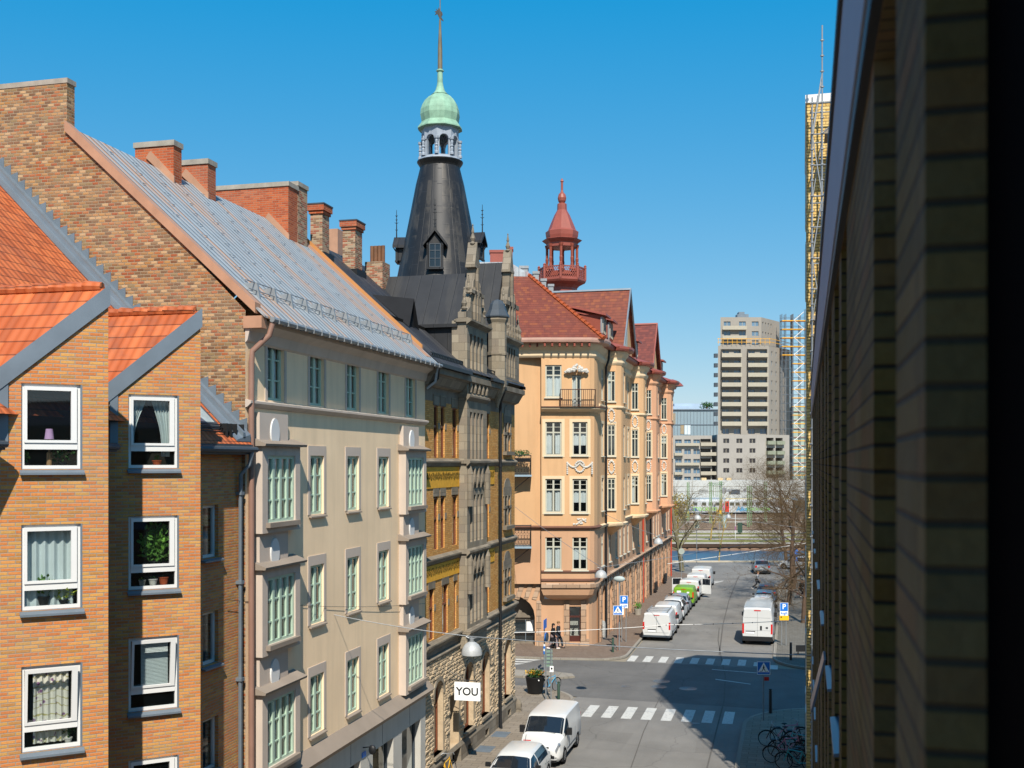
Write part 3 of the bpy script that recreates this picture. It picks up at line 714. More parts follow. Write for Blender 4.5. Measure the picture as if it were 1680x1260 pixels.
for bi, (ya, yb) in enumerate(((25.3, 27.5), (35.95, 38.15))):       # shallow box bays with oval plaques between
    yc = (ya+yb)/2; FB = F(BX+.26, 0, 0, 1)
    for i, zt_ in enumerate(ROWS):
        bay = MB(); za, zb = zt_-2.0, zt_+.22
        facade(bay, FB, ya, yb, za, zb, [(yc-.81, yc+.81, zt_-1.74, zt_-.02)], .1)
        bay.poly([(BX, ya, za), (BX+.26, ya, za), (BX+.26, ya, zb), (BX, ya, zb)]); bay.poly([(BX, yb, za), (BX, yb, zb), (BX+.26, yb, zb), (BX+.26, yb, za)])
        bay.poly([(BX, ya, za), (BX, yb, za), (BX+.26, yb, za), (BX+.26, ya, za)]); bay.poly([(BX, ya, zb), (BX+.26, ya, zb), (BX+.26, yb, zb), (BX, yb, zb)])
        bo = bay.build('bay_window_box', M['pinkgrey'], b2)
        cp = MB(); cp.extr(F(0, ya-.12, 1, 0), [(BX, zb), (BX+.4, zb), (BX+.42, zb+.06), (BX, zb+.22)], -(yb-ya+.24), 0); cp.build('cornice', M['taupe'], bo); cp = MB(); cp.wbox(FB, yc-.9, yc+.9, 0, .12, zt_-1.86, zt_-1.74); cp.build('sill', M['taupe'], bo)
        put_window('g_bay%d' % rk.randrange(6), b2, FB, yc, zt_-1.74)
    for zc in (13.18, 10.06, 6.92) if bi == 0 else (13.18, 10.06, 6.92):
        p = MB(); p.wbox(FS, ya+.08, yb-.5, 0, .14, zc-.62 if zc < 13 else zc-.42, zc+.56 if zc < 13 else zc+.5); po = p.build('oval_panel', M['pinkgrey'], b2)
        e = MB(); yo = (ya+.08+yb-.5)/2; e.extr(F(BX+.14, 0, 0, 1), [(yo+.24*cos(a*pi/14), zc+.37*sin(a*pi/14)) for a in range(28)], 0, .04); e.build('oval_plaque', M['oval'], po)
# shop front
sh = MB()
SOP = [(36.2, 38.2, .25, 3.0), (33.45, 35.35, .25, 3.0), (30.9, 32.4, .1, 3.0), (27.6, 30.0, .25, 3.0), (25.4, 27.0, .25, 3.0)]
facade(sh, F(BX+.02, 0, 0, 1), GY, Y1, 0, 3.74, SOP, .35); sh.build('shop_front', M['conc_shop'], b2)
jt = MB()
for y in (28.8, 31.6, 34.3, 37.0): jt.mark(); jt.wbox(F(BX+.02, 0, 0, 1), y, y+.025, -.01, .004, 3.05, 3.72)
jt.build_each('panel_joint', M['lead_d'], b2)
si = MB()
for (a, b, z0, z1) in SOP:
    g = F(BX-.25, 0, 0, 1); si.mark()
    for x in (a, b-.07): si.wbox(g, x, x+.07, -.05, .05, z0, z1)
    si.wbox(g, a+.07, b-.07, -.05, .05, z0, z0+.1); si.wbox(g, a+.07, b-.07, -.05, .05, z1-.07, z1)
sis = si.build_each('shop_window', M['lead_d'], b2)
for wo, (a, b, z0, z1) in zip(sis, SOP):
    pn = MB(); g = F(BX-.25, 0, 0, 1); pn.poly([g.p(a, 0, z0), g.p(b, 0, z0), g.p(b, 0, z1), g.p(a, 0, z1)]); pn.build('pane', M['glass'], wo)
iw = MB(); iw.box(BX-1.2, BX-1.15, 35.5, 38.6, .1, 3.4); iw.box(BX-1.2, BX-.35, 38.3, 38.35, .1, 3.4); iw.build('shop_partition', M['white_paint'], b2)
iy = MB(); iy.box(BX-1.1, BX-1.05, 33.2, 35.45, .1, 3.4); iy.box(BX-1.1, BX-.4, 35.4, 35.45, .1, 3.4); iy.build('shop_screen', plain('olive_yellow_wall', '8c8038', .8), b2)
# roof
def r2(x): return 16.05+(-12.65-x)*.905
RO = MB(); RO.hexa([(-12.65, GY-.02, r2(-12.65)-.05), (-12.65, Y1, r2(-12.65)-.05), (-18.35, Y1, r2(-18.35)-.05), (-18.35, GY-.02, r2(-18.35)-.05),
                    (-12.65, GY-.02, r2(-12.65)), (-12.65, Y1, r2(-12.65)), (-18.35, Y1, r2(-18.35)), (-18.35, GY-.02, r2(-18.35))])
RO.poly([(-18.35, GY, r2(-18.35)), (-18.35, Y1, r2(-18.35)), (-24, Y1, 16.2), (-24, GY, 16.2)])
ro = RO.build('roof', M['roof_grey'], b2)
vb = MB(); A = lambda x, y, h: (x, y, r2(x)+h)
vb.hexa([A(-12.9, GY-.08, -.16), A(-12.9, GY+.22, -.16), A(-18.35, GY+.22, -.16), A(-18.35, GY-.08, -.16), A(-12.9, GY-.08, .12), A(-12.9, GY+.22, .1), A(-18.35, GY+.22, .1), A(-18.35, GY-.08, .12)])
vb.box(BX-.02, -12.72, GY-.08, GY+.2, 15.75, 16.05)
vb.mark(); vb.hexa([A(-12.9, Y1-.75, .004), A(-12.9, Y1-.2, .004), A(-18.3, Y1-.2, .004), A(-18.3, Y1-.75, .004), A(-12.9, Y1-.75, .02), A(-12.9, Y1-.2, .02), A(-18.3, Y1-.2, .02), A(-18.3, Y1-.75, .02)])
vb.build_each('verge', M['salmon'], ro)
vo = MB(); vo.hexa([A(-13.3, Y1-.06, -.1), A(-13.3, Y1+.08, -.1), A(-18.3, Y1+.08, -.1), A(-18.3, Y1-.06, -.1), A(-13.3, Y1-.06, .14), A(-13.3, Y1+.08, .14), A(-18.3, Y1+.08, .14), A(-18.3, Y1-.06, .14)]); vo.build('orange_verge', M['orange_metal'], ro)
g = MB(); g.tube([(-12.6, GY+.25, 15.99), (-12.6, Y1+.1, 15.99)], .075, 8)
for k in range(26): g.box(-12.69, -12.51, GY+.5+k*.52, GY+.52+k*.52, 15.9, 16.05)
g.build('gutter', M['zinc'], b2, smooth=True)
s = MB()
for k in range(13):
    y = GY+1.0+k*.98
    s.extr(F(0, y, 1, 0), [(-13.75, r2(-13.75)), (-13.3, r2(-13.3)), (-13.38, r2(-13.3)+.42), (-13.5, r2(-13.3)+.42)], -.03, .05)
for h, x in ((.42, -13.45), (.2, -13.38)): s.tube([(x, GY+.5, r2(-13.3)+h), (x, Y1-.9, r2(-13.3)+h)], .016, 5)
s.build('snow_guard', M['zinc'], ro)
st = MB()
for r in range(9):
    for k in range(11):
        x = -13.9-r*.5; y = GY+1.1+k*1.2+(r % 2)*.6
        if y < Y1-1: st.mark(); st.tube([A(x, y, .03), A(x+.08, y+.02, .07), A(x+.02, y+.28, .04)], .008, 4)
st.build_each('roof_hook', M['lead'], ro)
d = MB(); d.tube([(-12.62, GY+.35, 15.95), (-12.7, GY+.3, 15.6), (-13.08, GY+.14, 15.2), (-13.1, GY+.12, 14.9), (-13.1, GY+.12, 0)], .075, 10); d.build('downpipe', M['brown_pipe'], b2, smooth=True)
# chimneys on the ridge
def chimney(parent, X0, X1, Ya, Yb, zt_, mat, cap=.08, capm='concrete', zb=None, name='chimney', slope=r2):
    m = MB(); zb = zb if zb is not None else slope(X1)-1.5
    m.box(X0, X1, Ya, Yb, zb, zt_-.16); o = m.build(name, M[mat], parent)
    c = MB(); c.box(X0-cap, X1+cap, Ya-cap, Yb+cap, zt_-.16, zt_); c.build('chimney_cap', M[capm], o); return o
o = chimney(b2, -19.2, -17.9, 29.3, 29.75, 22.05, 'brick_red', .04)
o = chimney(b2, -19.0, -17.85, 31.2, 31.7, 22.0, 'brick_red', .04)
o = chimney(b2, -20.4, -17.5, 36.2, 36.95, 22.5, 'brick_red', .04)
o = chimney(b2, -18.4, -17.5, 36.99, 37.8, 22.7, 'brick_mix', .04)
fp = MB()
for (x, y) in ((-17.9, 29.3), (-17.85, 31.2), (-17.5, 36.2)):
    fp.mark(); fp.extr(F(0, y, 1, 0), [(x-.9, r2(x-.9)-.05), (x+.05, r2(x)-.12), (x+.05, r2(x)+.15), (x-.75, r2(x-.75)+.28)], .0, .06)
fp.build_each('chimney_flashing', M['salmon'], ro)
# ---------------- ochre brick and sandstone house with the black tower ----------------
b3 = thing('tower_house', 'ochre brick and sandstone house with black roofs, stone gables and a tall black tower', 'building', (-13.25, 45.5, 0))
X3 = -13.25; YA, YB = 38.78, 52.6; F3 = F(X3, 0, 0, 1)
R3 = [(12.6, 14.6), (9.05, 11.1), (5.65, 7.6)]
LIT = [[(39.95, 40.45), (40.8, 41.3), (42.3, 42.95), (47.25, 47.85)], [(39.95, 40.45), (40.8, 41.3), (42.3, 42.95), (47.25, 47.85)], [(39.35, 39.95), (41.0, 41.7), (42.55, 42.85), (47.25, 47.85)]]
COR = [(50.6, 51.0), (51.2, 51.6)]
wl = MB(); ops = []
for (za, zb), L in zip(R3, LIT):
    ops += [(a, b, za, zb) for a, b in L]
    ops += [(a, b, za+.35, zb-.3) for a, b in COR]
facade(wl, F3, YA, YB, 5.45, 14.75, ops, .13); wl.build('wall', M['brick_yel'], b3)
st = MB()
st.poly([(X3, YB, 0), (-24, YB, 0), (-24, YB, 16), (X3, YB, 16)])
st.poly([(X3, YA, 15.5), (-24, YA, 15.5), (-24, YA, 0), (X3, YA, 0)])
facade(st, F3, YA, YB, 14.75, 16.02, (), 0)
facade(st, F3, YA, YB, 5.0, 5.45, (), 0)
for (za, zb), L in zip(R3, LIT):
    pass
st.build('stone_band', M['stone_d'], b3)
bk = MB(); bk.box(X3-1.5, X3-1.45, YA+.1, YB-.1, .1, 18); bk.build('dark_backing', M['room'], b3)
# ledges and friezes
lg = MB()
def ledge(mb, z, p, h, ya=YA-.05, yb=YB+.1, x=X3):
    mb.mark(); mb.extr(F(0, ya, 1, 0), [(x, z-h), (x+p*.35, z-h*.9), (x+p*.8, z-h*.4), (x+p, z-h*.35), (x+p, z-.04), (x, z+.06)], -(yb-ya), 0)
ledge(lg, 12.5, .14, .26); ledge(lg, 8.78, .15, .28); ledge(lg, 5.55, .2, .32); ledge(lg, 4.98, .1, .2)
ledge(lg, 16.0, .5, .75)
ledge(lg, 16.35, .42, .35, 49.0, YB+.3)
lg.build_each('ledge', M['stone'], b3)
fz = MB(); orn = MB(); rr = random.Random(3)
for (z0, z1) in ((11.42, 12.22), (7.88, 8.48)):
    for (a, b) in ((YA, 43.2), (46.25, 48.7)):
        fz.mark(); orn.mark(); fz.wbox(F3, a, b, 0, .03, z0, z1)
        n = int((b-a)/.21)
        for k in range(n):
            u = a+.12+k*.21; zc = (z0+z1)/2+.06; s = 1 if k % 2 else -1
            q_ = rr.uniform(.7, 1.2); pts = [F3.p(u+.10*cos(t*1.1+k)*(1-t*.09), .036, zc+s*.15*sin(t*1.1+k)*(1-t*.09)*q_) for t in range(8)]
            orn.tube(pts, .014, 4)
            orn.blob(F3.p(u, .035, zc-s*.1), (.02, .04, .05), 6, 4)
fos = fz.build_each('frieze', M['frieze'], b3); orn.mark(); MK = [k_ for k_ in orn.k if k_ != (0, 0) or 1]
for fo, om in zip(fos, [None]*len(fos)): pass
ol = orn.build_each('scroll_ornament', plain('dark_frieze_scrolls', '5e4c20', .8), fos[0])
for fo, om in zip(fos, ol): om.parent = fo
# narrow windows
for key, w, h in (('n1', .5, 2.0), ('n2', .65, 2.0), ('n2b', .6, 2.0), ('n3', .4, 1.35), ('n4', .7, 1.95), ('n5', .3, 1.95)):
    window_kit(key, w, h, 1, [], 'brown_win', .06, y=.06, trans=.6, curtain=[(.1, .9, .02, .55)])
for ri, ((za, zb), L) in enumerate(zip(R3, LIT)):
    for a, b in L:
        key = 'n1' if abs(b-a-.5) < .03 else 'n5' if b-a < .35 else 'n4' if b-a > .68 else 'n2b' if b-a < .62 else 'n2'
        wo = put_window(key, b3, F3, (a+b)/2, za); lt_ = MB(); lt_.wbox(F3, a-.12, b+.12, -.02, .025, zb, zb+.42); lt_.build('lintel', M['stone'], wo)
        lt_ = MB(); lt_.wbox(F3, b+.001, b+.2, -.05, .02, (za+zb)/2+.1, (za+zb)/2+.34); lt_.build('corner_block', M['stone_l'], wo)
    for a, b in COR: put_window('n3', b3, F3, (a+b)/2, za+.35)
ms = MB()
for (za, zb) in R3:
    ms.mark(); ms.wbox(F3, 50.45, 50.6, 0, .05, za+.2, zb-.1); ms.wbox(F3, 51.0, 51.2, -.1, .06, za+.3, zb-.25); ms.wbox(F3, 51.6, 51.75, 0, .05, za+.2, zb-.1); ms.wbox(F3, 50.4, 51.8, 0, .06, (za+zb)/2+.12, (za+zb)/2+.26)
    ms.wbox(F3, 50.35, 51.85, 0, .04, zb-.3, zb+.12); ms.wbox(F3, 50.3, 51.9, 0, .2, za+.16, za+.33)
    ms.extr(F3, [(50.5, zb+.12), (51.7, zb+.12)]+[(51.1+.6*cos(pi*k/10), zb+.14+.42*sin(pi*k/10)) for k in range(11)], 0, .03)
ms.build_each('corner_window_surround', M['stone'], b3)
# stone bay
BXa, BYa, BYb = X3+.36, 43.2, 46.2; FB3 = F(BXa, 0, 0, 1); bay = MB(); lo = []
lights = [(43.62+k*.55, 43.62+k*.55+.33) for k in range(4)]
rows = [(16.15, 17.75), (12.55, 14.5), (9.1, 11.05), (5.7, 7.7)]
for (za, zb) in rows: lo += [(a, b, za, zb) for a, b in lights]
facade(bay, FB3, BYa, BYb, 5.0, 18.25, lo, .16)
for y, s in ((BYa, 1), (BYb, -1)):
    q = [(X3-.3, y, 5.0), (BXa, y, 5.0), (BXa, y, 18.25), (X3-.3, y, 18.25)]; bay.poly(q if s > 0 else q[::-1])
bay.box(X3-.2, BXa, BYa, BYb, 4.75, 5.0); bay.box(X3-.2, BXa, BYa, BYb, 18.2, 18.3)
bo = bay.build('stone_bay', M['stone_l'], b3)
bt = MB()
for z, p in ((18.32, .22), (16.05, .12), (15.2, .14), (12.5, .15), (8.8, .15), (5.5, .18)):
    bt.mark(); bt.extr(F(0, BYa-p*.6, 1, 0), [(BXa, z-.25), (BXa+p, z-.1), (BXa+p, z-.02), (BXa, z+.05)], -(BYb-BYa+p*1.2), 0)
    bt.box(X3-.1, BXa, BYa-p*.55, BYa-.001, z-.14, z)
for zc in (11.8, 8.2):       # pointed shafts and shield panel
    for y in (BYa+.18, BYb-.18): bt.mark(); bt.lathe(BXa+.05, y, [(.16, zc-1.2), (.16, zc+.15), (.02, zc+.6)], 8)
    for k in range(3): bt.mark(); bt.blob((BXa+.05, 44.1+k*.6, zc-.1), (.09, .17, .22), 8, 6); bt.tube([(BXa+.05, 43.85+k*.6, zc-.45), (BXa+.06, 44.1+k*.6, zc+.35), (BXa+.05, 44.35+k*.6, zc-.45)], .04, 5)
for k in range(5): bt.mark(); bt.lathe(BXa+.05, 43.5+k*.6, [(.06, 15.3), (.1, 15.5), (.05, 15.75), (.09, 15.9)], 8)
bt.build_each('stone_moulding', M['stone'], bo)
window_kit('bayl', .33, 1.9, 1, [], 'brown_win', .04, y=.09, trans=.6); window_kit('bays', .33, 1.6, 1, [], 'brown_win', .04, y=.09, trans=.6)
for (za, zb) in rows:
    for a, b in lights: put_window('bays' if za > 16 else 'bayl', bo, FB3, (a+b)/2, za)
# rock-faced ground floor with round arches
ARC = [(39.95, 41.1, 1.1, 3.95), (43.9, 45.35, 1.1, 3.95), (46.6, 47.95, 1.1, 3.95), (50.6, 51.8, 1.1, 3.95)]
DOOR = (42.0, 43.2, .12, 3.0)
gf = MB(); facade(gf, F3, YA, YB, .85, 5.0, [(a, b, z0, z1, (b-a)/2) for a, b, z0, z1 in ARC]+[(DOOR[0], DOOR[1], .85, DOOR[3])], .55)
rr = random.Random(5); ch_ = .143
def inside(u, z):
    for a, b, z0, z1 in ARC:
        m, r = (a+b)/2, (b-a)/2+.16
        if m-r+.16 < u < m+r-.16 and z0-.06 < z < z1-r: return True
        if hypot(u-m, z-(z1-r+.16)) < r: return True
    return DOOR[0]-.1 < u < DOOR[1]+.1 and z < DOOR[3]+.1
z = .9; row = 0
while z < 4.78:
    u = YA+.02+(.2 if row % 2 else 0)
    while u < YB-.15:
        L = rr.uniform(.26, .5); e = min(u+L, YB)
        if not inside((u+e)/2, z+.07) and not inside(u+.03, z+.07) and not inside(e-.03, z+.07) and not (48.6 < (u+e)/2 < 48.95):
            p = rr.uniform(.025, .075); g = .008; um = u+(e-u)*rr.uniform(.3, .7); zm = z+ch_*rr.uniform(.4, .7)
            B = [F3.p(u+g, .001, z+g), F3.p(e-g, .001, z+g), F3.p(e-g, .001, z+ch_-g), F3.p(u+g, .001, z+ch_-g)]
            T = [F3.p(u+.04, p*rr.uniform(.6, 1), z+.03), F3.p(e-.04, p*rr.uniform(.6, 1), z+.03), F3.p(e-.04, p*rr.uniform(.7, 1.1), z+ch_-.03), F3.p(u+.04, p*rr.uniform(.7, 1.1), z+ch_-.03)]
            i = len(gf.v); gf.v += B+T; gf.f += [[i+4, i+5, i+6, i+7], [i, i+1, i+5, i+4], [i+1, i+2, i+6, i+5], [i+2, i+3, i+7, i+6], [i+3, i, i+4, i+7]]
        u = e
    z += ch_; row += 1
gf.build('rusticated_wall', M['rustic'], b3)
ar = MB()
for a, b, z0, z1 in ARC:     # arch rings
    m, r = (a+b)/2, (b-a)/2; zc = z1-r; ar.mark()
    for k in range(12):
        t0, t1 = pi*k/12, pi*(k+1)/12
        ar.extr(F3, [(m+r*cos(t0), zc+r*sin(t0)), (m+(r+.16)*cos(t0), zc+(r+.16)*sin(t0)), (m+(r+.16)*cos(t1), zc+(r+.16)*sin(t1)), (m+r*cos(t1), zc+r*sin(t1))], -.05, .05)
    ar.wbox(F3, a-.1, b+.1, -.4, .12, z0-.12, z0)
ar.build_each('arch_ring', M['stone_l'], b3)
pl = MB(); HOLES = [(40.5, 41.0), (44.2, 44.8), (46.9, 47.5), (50.9, 51.5)]
facade(pl, F3.off(.1), YA, YB+.05, 0, .75, [(a, b, .2, .52) for a, b in HOLES]+[(DOOR[0], DOOR[1], 0, .75)], .3)
pl.extr(F(0, YA, 1, 0), [(X3, .75), (X3+.1, .75), (X3+.02, .9), (X3, .9)], -(YB-YA), 0); pl.poly([(X3+.1, YB+.05, 0), (-24, YB+.05, 0), (-24, YB+.05, .75), (X3+.1, YB+.05, .75)])
pl.lathe(X3+.15, YB+.1, [(.2, 0), (.2, .5), (.12, .65), (0, .7)], 10)
pl.build('plinth', M['stone'], b3)
for a, b, z0, z1 in ARC:
    w = b-a; fr = MB(); g = F3.off(-.26)
    fr.wbox(g, a, a+.09, -.03, .04, z0, z1-w/2); fr.wbox(g, b-.09, b, -.03, .04, z0, z1-w/2); fr.wbox(g, a+.09, b-.09, -.03, .04, z0, z0+.1); fr.wbox(g, a+.09, b-.09, -.03, .04, z0+1.75, z0+1.85)
    n = 10; m = (a+b)/2
    for k in range(n):
        t0, t1 = pi*k/n, pi*(k+1)/n; R, r = w/2, w/2-.09; zc = z1-w/2
        fr.extr(g, [(m+r*cos(t0), zc+r*sin(t0)), (m+R*cos(t0), zc+R*sin(t0)), (m+R*cos(t1), zc+R*sin(t1)), (m+r*cos(t1), zc+r*sin(t1))], -.03, .04)
    o = fr.build('arched_window', M['brown_win'], b3)
    p = MB(); p.poly([g.p(a+.05, 0, z0+.05), g.p(b-.05, 0, z0+.05), g.p(b-.05, 0, z1-w/2)]+[g.p(m+(w/2-.05)*cos(pi*k/10), 0, z1-w/2+(w/2-.05)*sin(pi*k/10)) for k in range(1, 11)]); p.build('pane', M['glass_dark'], o)
d = MB(); g = F3.off(-.45); d.wbox(g, DOOR[0], DOOR[1], 0, .06, .1, 3.0)
for x in (.08, .64):
    for z in (.3, 1.3, 2.2): d.wbox(g, DOOR[0]+x, DOOR[0]+x+.46, .06, .085, z, z+.75)
d.build('door', plain('dark_brown_door', '33241b', .5), b3)
# eaves, roof, cross gable roofs
def r3(x): return 16.12+(-12.72-x)*.885
ro = MB(); y0, y1 = YA+.14, YB+.15
ro.poly([(-12.72, y0, r3(-12.72)), (-12.72, y1, r3(-12.72)), (-18.4, y1, r3(-18.4)), (-18.4, y0, r3(-18.4))])
ro.poly([(-18.4, y0, r3(-18.4)), (-18.4, y1, r3(-18.4)), (-24, y1, 16), (-24, y0, 16)])
ro.poly([(-12.72, y0, 16.1), (-12.72, y0, 16.0), (-24, y0, 16), (-18.4, y0, r3(-18.4))]); ro.poly([(-12.72, y1, 16.0), (-12.72, y1, 16.12), (-18.4, y1, r3(-18.4)), (-24, y1, 16)])
r3o = ro.build('roof', M['roof_black_fine'], b3)
cr = MB()
def cross(ya, yc, yb, zb, zt_, xf, xb):
    cr.poly([(xf, ya-.12, zb-.1), (xf, yc, zt_), (xb, yc, zt_), (xb, ya-.12, zb-.1)][::-1]); cr.poly([(xf, yc, zt_), (xf, yb+.12, zb-.1), (xb, yb+.12, zb-.1), (xb, yc, zt_)][::-1])
    cr.poly([(xb, ya, 15), (xf, ya, 15), (xf, ya, zb), (xb, ya, zb)]); cr.poly([(xf, yb, 15), (xb, yb, 15), (xb, yb, zb), (xf, yb, zb)])
    cr.poly([(xf, ya, zb), (xf, yb, zb), (xf, yc, zt_)]); cr.box(xb, xf, ya-.2, ya-.1, zb-.22, zb-.08)
cross(43.3, 44.75, 46.1, 18.2, 20.45, -13.3, -18.6); cr.mark(); cross(49.1, 50.9, 52.7, 18.4, 22.0, -13.35, -18)
cr.build_each('cross_gable_roof', M['roof_black'], r3o)
sn = MB()
sn.box(-12.8, -12.62, y0, 43.1, 15.98, 16.12); sn.box(-12.8, -12.62, 46.3, 48.9, 15.98, 16.12)
for k in range(42):
    y = y0+.2+k*.2
    if y < 43 or 46.3 < y < 48.6: sn.box(-13.05, -13.0, y, y+.1, r3(-13), r3(-13)+.16)
for z in (.02, .16): sn.box(-13.05, -13.0, y0, 43.0, r3(-13)+z-.02, r3(-13)+z+.02); sn.box(-13.05, -13.0, 46.3, 48.8, r3(-13)+z-.02, r3(-13)+z+.02)
sn.build('snow_guard', M['black_iron'], r3o)
# small triangular roof dormer
dm = MB(); dm.poly([(-14.6, 40.6, r3(-14.6)), (-14.6, 41.6, r3(-14.6)), (-14.6, 41.1, r3(-14.6)+1.0)]); dm.poly([(-14.45, 40.5, r3(-14.5)), (-14.45, 41.1, r3(-14.6)+1.1), (-15.9, 41.1, r3(-14.6)+1.15), (-16, 40.5, r3(-16))][::-1])
dm.poly([(-14.45, 41.7, r3(-14.5)), (-14.45, 41.1, r3(-14.6)+1.1), (-15.9, 41.1, r3(-14.6)+1.15), (-16, 41.7, r3(-16))]); dm.build('dormer', plain('matt_black_sheet', '202124', .8, .1), r3o)
# stone gables
def finial(mb, x, y, z, s=1.0):
    mb.lathe(x, y, [(.13*s, z), (.17*s, z+.08*s), (.09*s, z+.16*s), (.16*s, z+.34*s), (.1*s, z+.5*s), (.06*s, z+.62*s), (.09*s, z+.72*s), (.03*s, z+1.05*s), (.05*s, z+1.1*s), (.0, z+1.2*s)], 8)
def stone_gable(ya, yb, z0, zt_, x, name):
    g = MB(); yc = (ya+yb)/2; f = F(x, 0, 0, 1); h = zt_-z0; w = (yb-ya)/2
    prof = [(-1, 0), (1, 0), (1, .12), (.84, .15), (.6, .24), (.52, .42), (.34, .5), (.27, .7), (.16, .76), (.12, 1), (-.12, 1), (-.16, .76), (-.27, .7), (-.34, .5), (-.52, .42), (-.6, .24), (-.84, .15), (-1, .12)]
    g.extr(f, [(yc+a*w, z0+b*h) for a, b in prof], -.35, .0)
    g.extr(f, [(yc-.36, zt_), (yc+.36, zt_), (yc, zt_+1.0)], -.36, .05); g.wbox(f, yc-.4, yc+.4, -.36, .07, zt_-.12, zt_)
    for a in (-.5, .5): g.wbox(f, yc+a*w*.5-.08, yc+a*w*.5+.08, 0, .1, z0+.1, z0+h*.6)
    g.wbox(f, yc-.65*w, yc+.65*w, 0, .1, z0+h*.48, z0+h*.54); g.wbox(f, yc-.09, yc+.09, 0, .12, z0, z0+h*.95)
    finial(g, x-.15, yc, zt_+.9, .75)
    for a, b, s in ((-.95, .16, .8), (.95, .16, .8), (-.55, .47, .7), (.55, .47, .7)): finial(g, x-.1, yc+a*w, z0+b*h, s)
    o = g.build(name, M['stone'], b3)
stone_gable(BYa, BYb, 18.3, 20.75, BXa-.05, 'stone_gable')
stone_gable(49.0, 52.75, 18.2, 21.6, X3+.25, 'stone_gable')
at = MB(); f = F(X3+.2, 0, 0, 1)
facade(at, f, 49.0, 52.7, 16.2, 18.3, [(50.1+k*.5, 50.4+k*.5, 16.5, 17.9) for k in range(4)], .2); at.poly([(X3-.2, 49.0, 16.2), (X3+.2, 49.0, 16.2), (X3+.2, 49.0, 18.3), (X3-.2, 49.0, 18.3)])
at.extr(F(0, 48.95, 1, 0), [(X3+.2, 18.1), (X3+.4, 18.25), (X3+.4, 18.35), (X3+.2, 18.4)], -3.85, 0)
for k in range(7): at.lathe(X3+.3, 49.4+k*.5, [(.07, 18.35), (.11, 18.5), (.06, 18.7), (.1, 18.85), (.03, 19.0)], 8)
at.build('corner_attic', M['stone'], b3)
ab = MB(); ab.wbox(f, 50.05, 52.05, -.22, -.18, 16.4, 18); ab.build('attic_brick_panel', M['brick_yel'], b3)
# octagonal stair turret
tu = MB(); cx, cy = -13.0, 48.4
tu.lathe(cx, cy, [(.05, 14.9), (.16, 15.3), (.36, 15.75), (.42, 15.85), (.42, 18.75), (.5, 18.9), (.5, 19.05)], 8, pi/8); tu.lathe(cx, cy, [(.46, 17.3), (.46, 17.45)], 8, pi/8)
to = tu.build('stair_turret', M['stone_l'], b3)
tc = MB(); tc.lathe(cx, cy, [(.56, 19.02), (.56, 19.08), (.42, 19.35), (.34, 19.62), (.24, 19.78), (0.02, 19.86)], 8, pi/8); tc.build('turret_cap', M['lead_d'], to)
# pipes
dp = MB(); dp.tube([(-12.7, 48.55, 16.0), (-12.75, 48.6, 15.6), (-13.0, 48.95, 15.2), (-13.02, 49.0, 14.8), (-13.02, 49.0, .5), (-12.98, 49.0, .1)], .075, 8)
dp.tube([(-12.75, YA+.2, 16.0), (-12.8, YA+.22, 15.55), (-13.1, YA+.1, 15.2)], .07, 8)
for z in (1.5, 4, 6.8, 9.6, 12.2): dp.lathe(-13.02, 49.0, [(.1, z), (.1, z+.1)], 8)
dp.build('downpipe', M['black_iron'], b3, smooth=True)
d2 = MB(); d2.tube([(-12.75, YA+.05, 15.95), (-12.8, YA-.02, 15.4), (-13.1, YA-.12, 15.15)], .06, 8); d2.build('gutter_outlet', M['zinc'], b3, smooth=True)
# chimneys
def chim3(X0, X1, Ya, Yb, zt_, mat):
    m = MB(); m.box(X0, X1, Ya, Yb, 18.5, zt_-.4); o = m.build('chimney', M[mat], b3)
    c = MB(); c.box(X0-.05, X1+.05, Ya-.05, Yb+.05, zt_-.4, zt_-.28); c.box(X0-.1, X1+.1, Ya-.1, Yb+.1, zt_-.28, zt_-.05); c.build('chimney_cap', M['brick_red'], o)
    t = MB(); t.box(X0-.12, X1+.12, Ya-.12, Yb+.12, zt_-.05, zt_); t.build('chimney_lid', M['lead_d'], o)
    s = MB(); s.box(X0-.12, X1+.14, Ya-.14, Yb+.14, r3(X1)-.6, r3(X1)+.15); s.build('chimney_flashing', M['black_iron'], o); return o
chim3(-18.0, -17.5, 39.15, 39.8, 22.4, 'brick_mix'); chim3(-17.85, -17.3, 41.95, 42.7, 22.35, 'brick_mix')
m = MB(); m.box(-17.7, -16.9, 44.0, 44.9, 18.5, 21.0); o = m.build('chimney', M['brick_mix'], b3)
m = MB()
for k in range(4): m.mark(); m.lathe(-17.55+k*.17, 44.45, [(.085, 21.0), (.085, 21.75)], 10)
m.build_each('chimney_pot', plain('rusty_copper_pot', '6e4c34', .6, .2, 4), o)

# the tower
TX, TY = W(722, 54.3)
tw = MB(); q = 54.3/1800
prof = [(3.1, 17.5), (2.68, 19.3), (2.26, Hh(480, 54.3)), (2.02, Hh(440, 54.3)), (1.73, Hh(395, 54.3)), (1.46, Hh(350, 54.3)), (1.2, Hh(305, 54.3)), (.98, Hh(276, 54.3))]
tw.lathe(TX, TY, prof, 32); two = tw.build('tower_roof', M['spire_black'], b3, smooth=True, angle=60)
cl = MB(); cl.lathe(TX, TY, [(.98, Hh(277, 54.3)), (1.02, Hh(274, 54.3)), (1.14, Hh(268, 54.3)), (1.14, Hh(266.5, 54.3)), (.9, Hh(266, 54.3))], 24); cl.build('tower_collar', M['black_iron'], two)
ln_ = MB(); z0, z1 = Hh(266, 54.3), Hh(212, 54.3); R = .93
ln_.lathe(TX, TY, [(1.1, z0-.02), (1.06, z0+.08), (.9, z0+.16)], 16)
ph = pi/8-TH; nsd = 8; zs = z0+.16; zsp = z0+(z1-z0)*.58; ztp = z1+.04
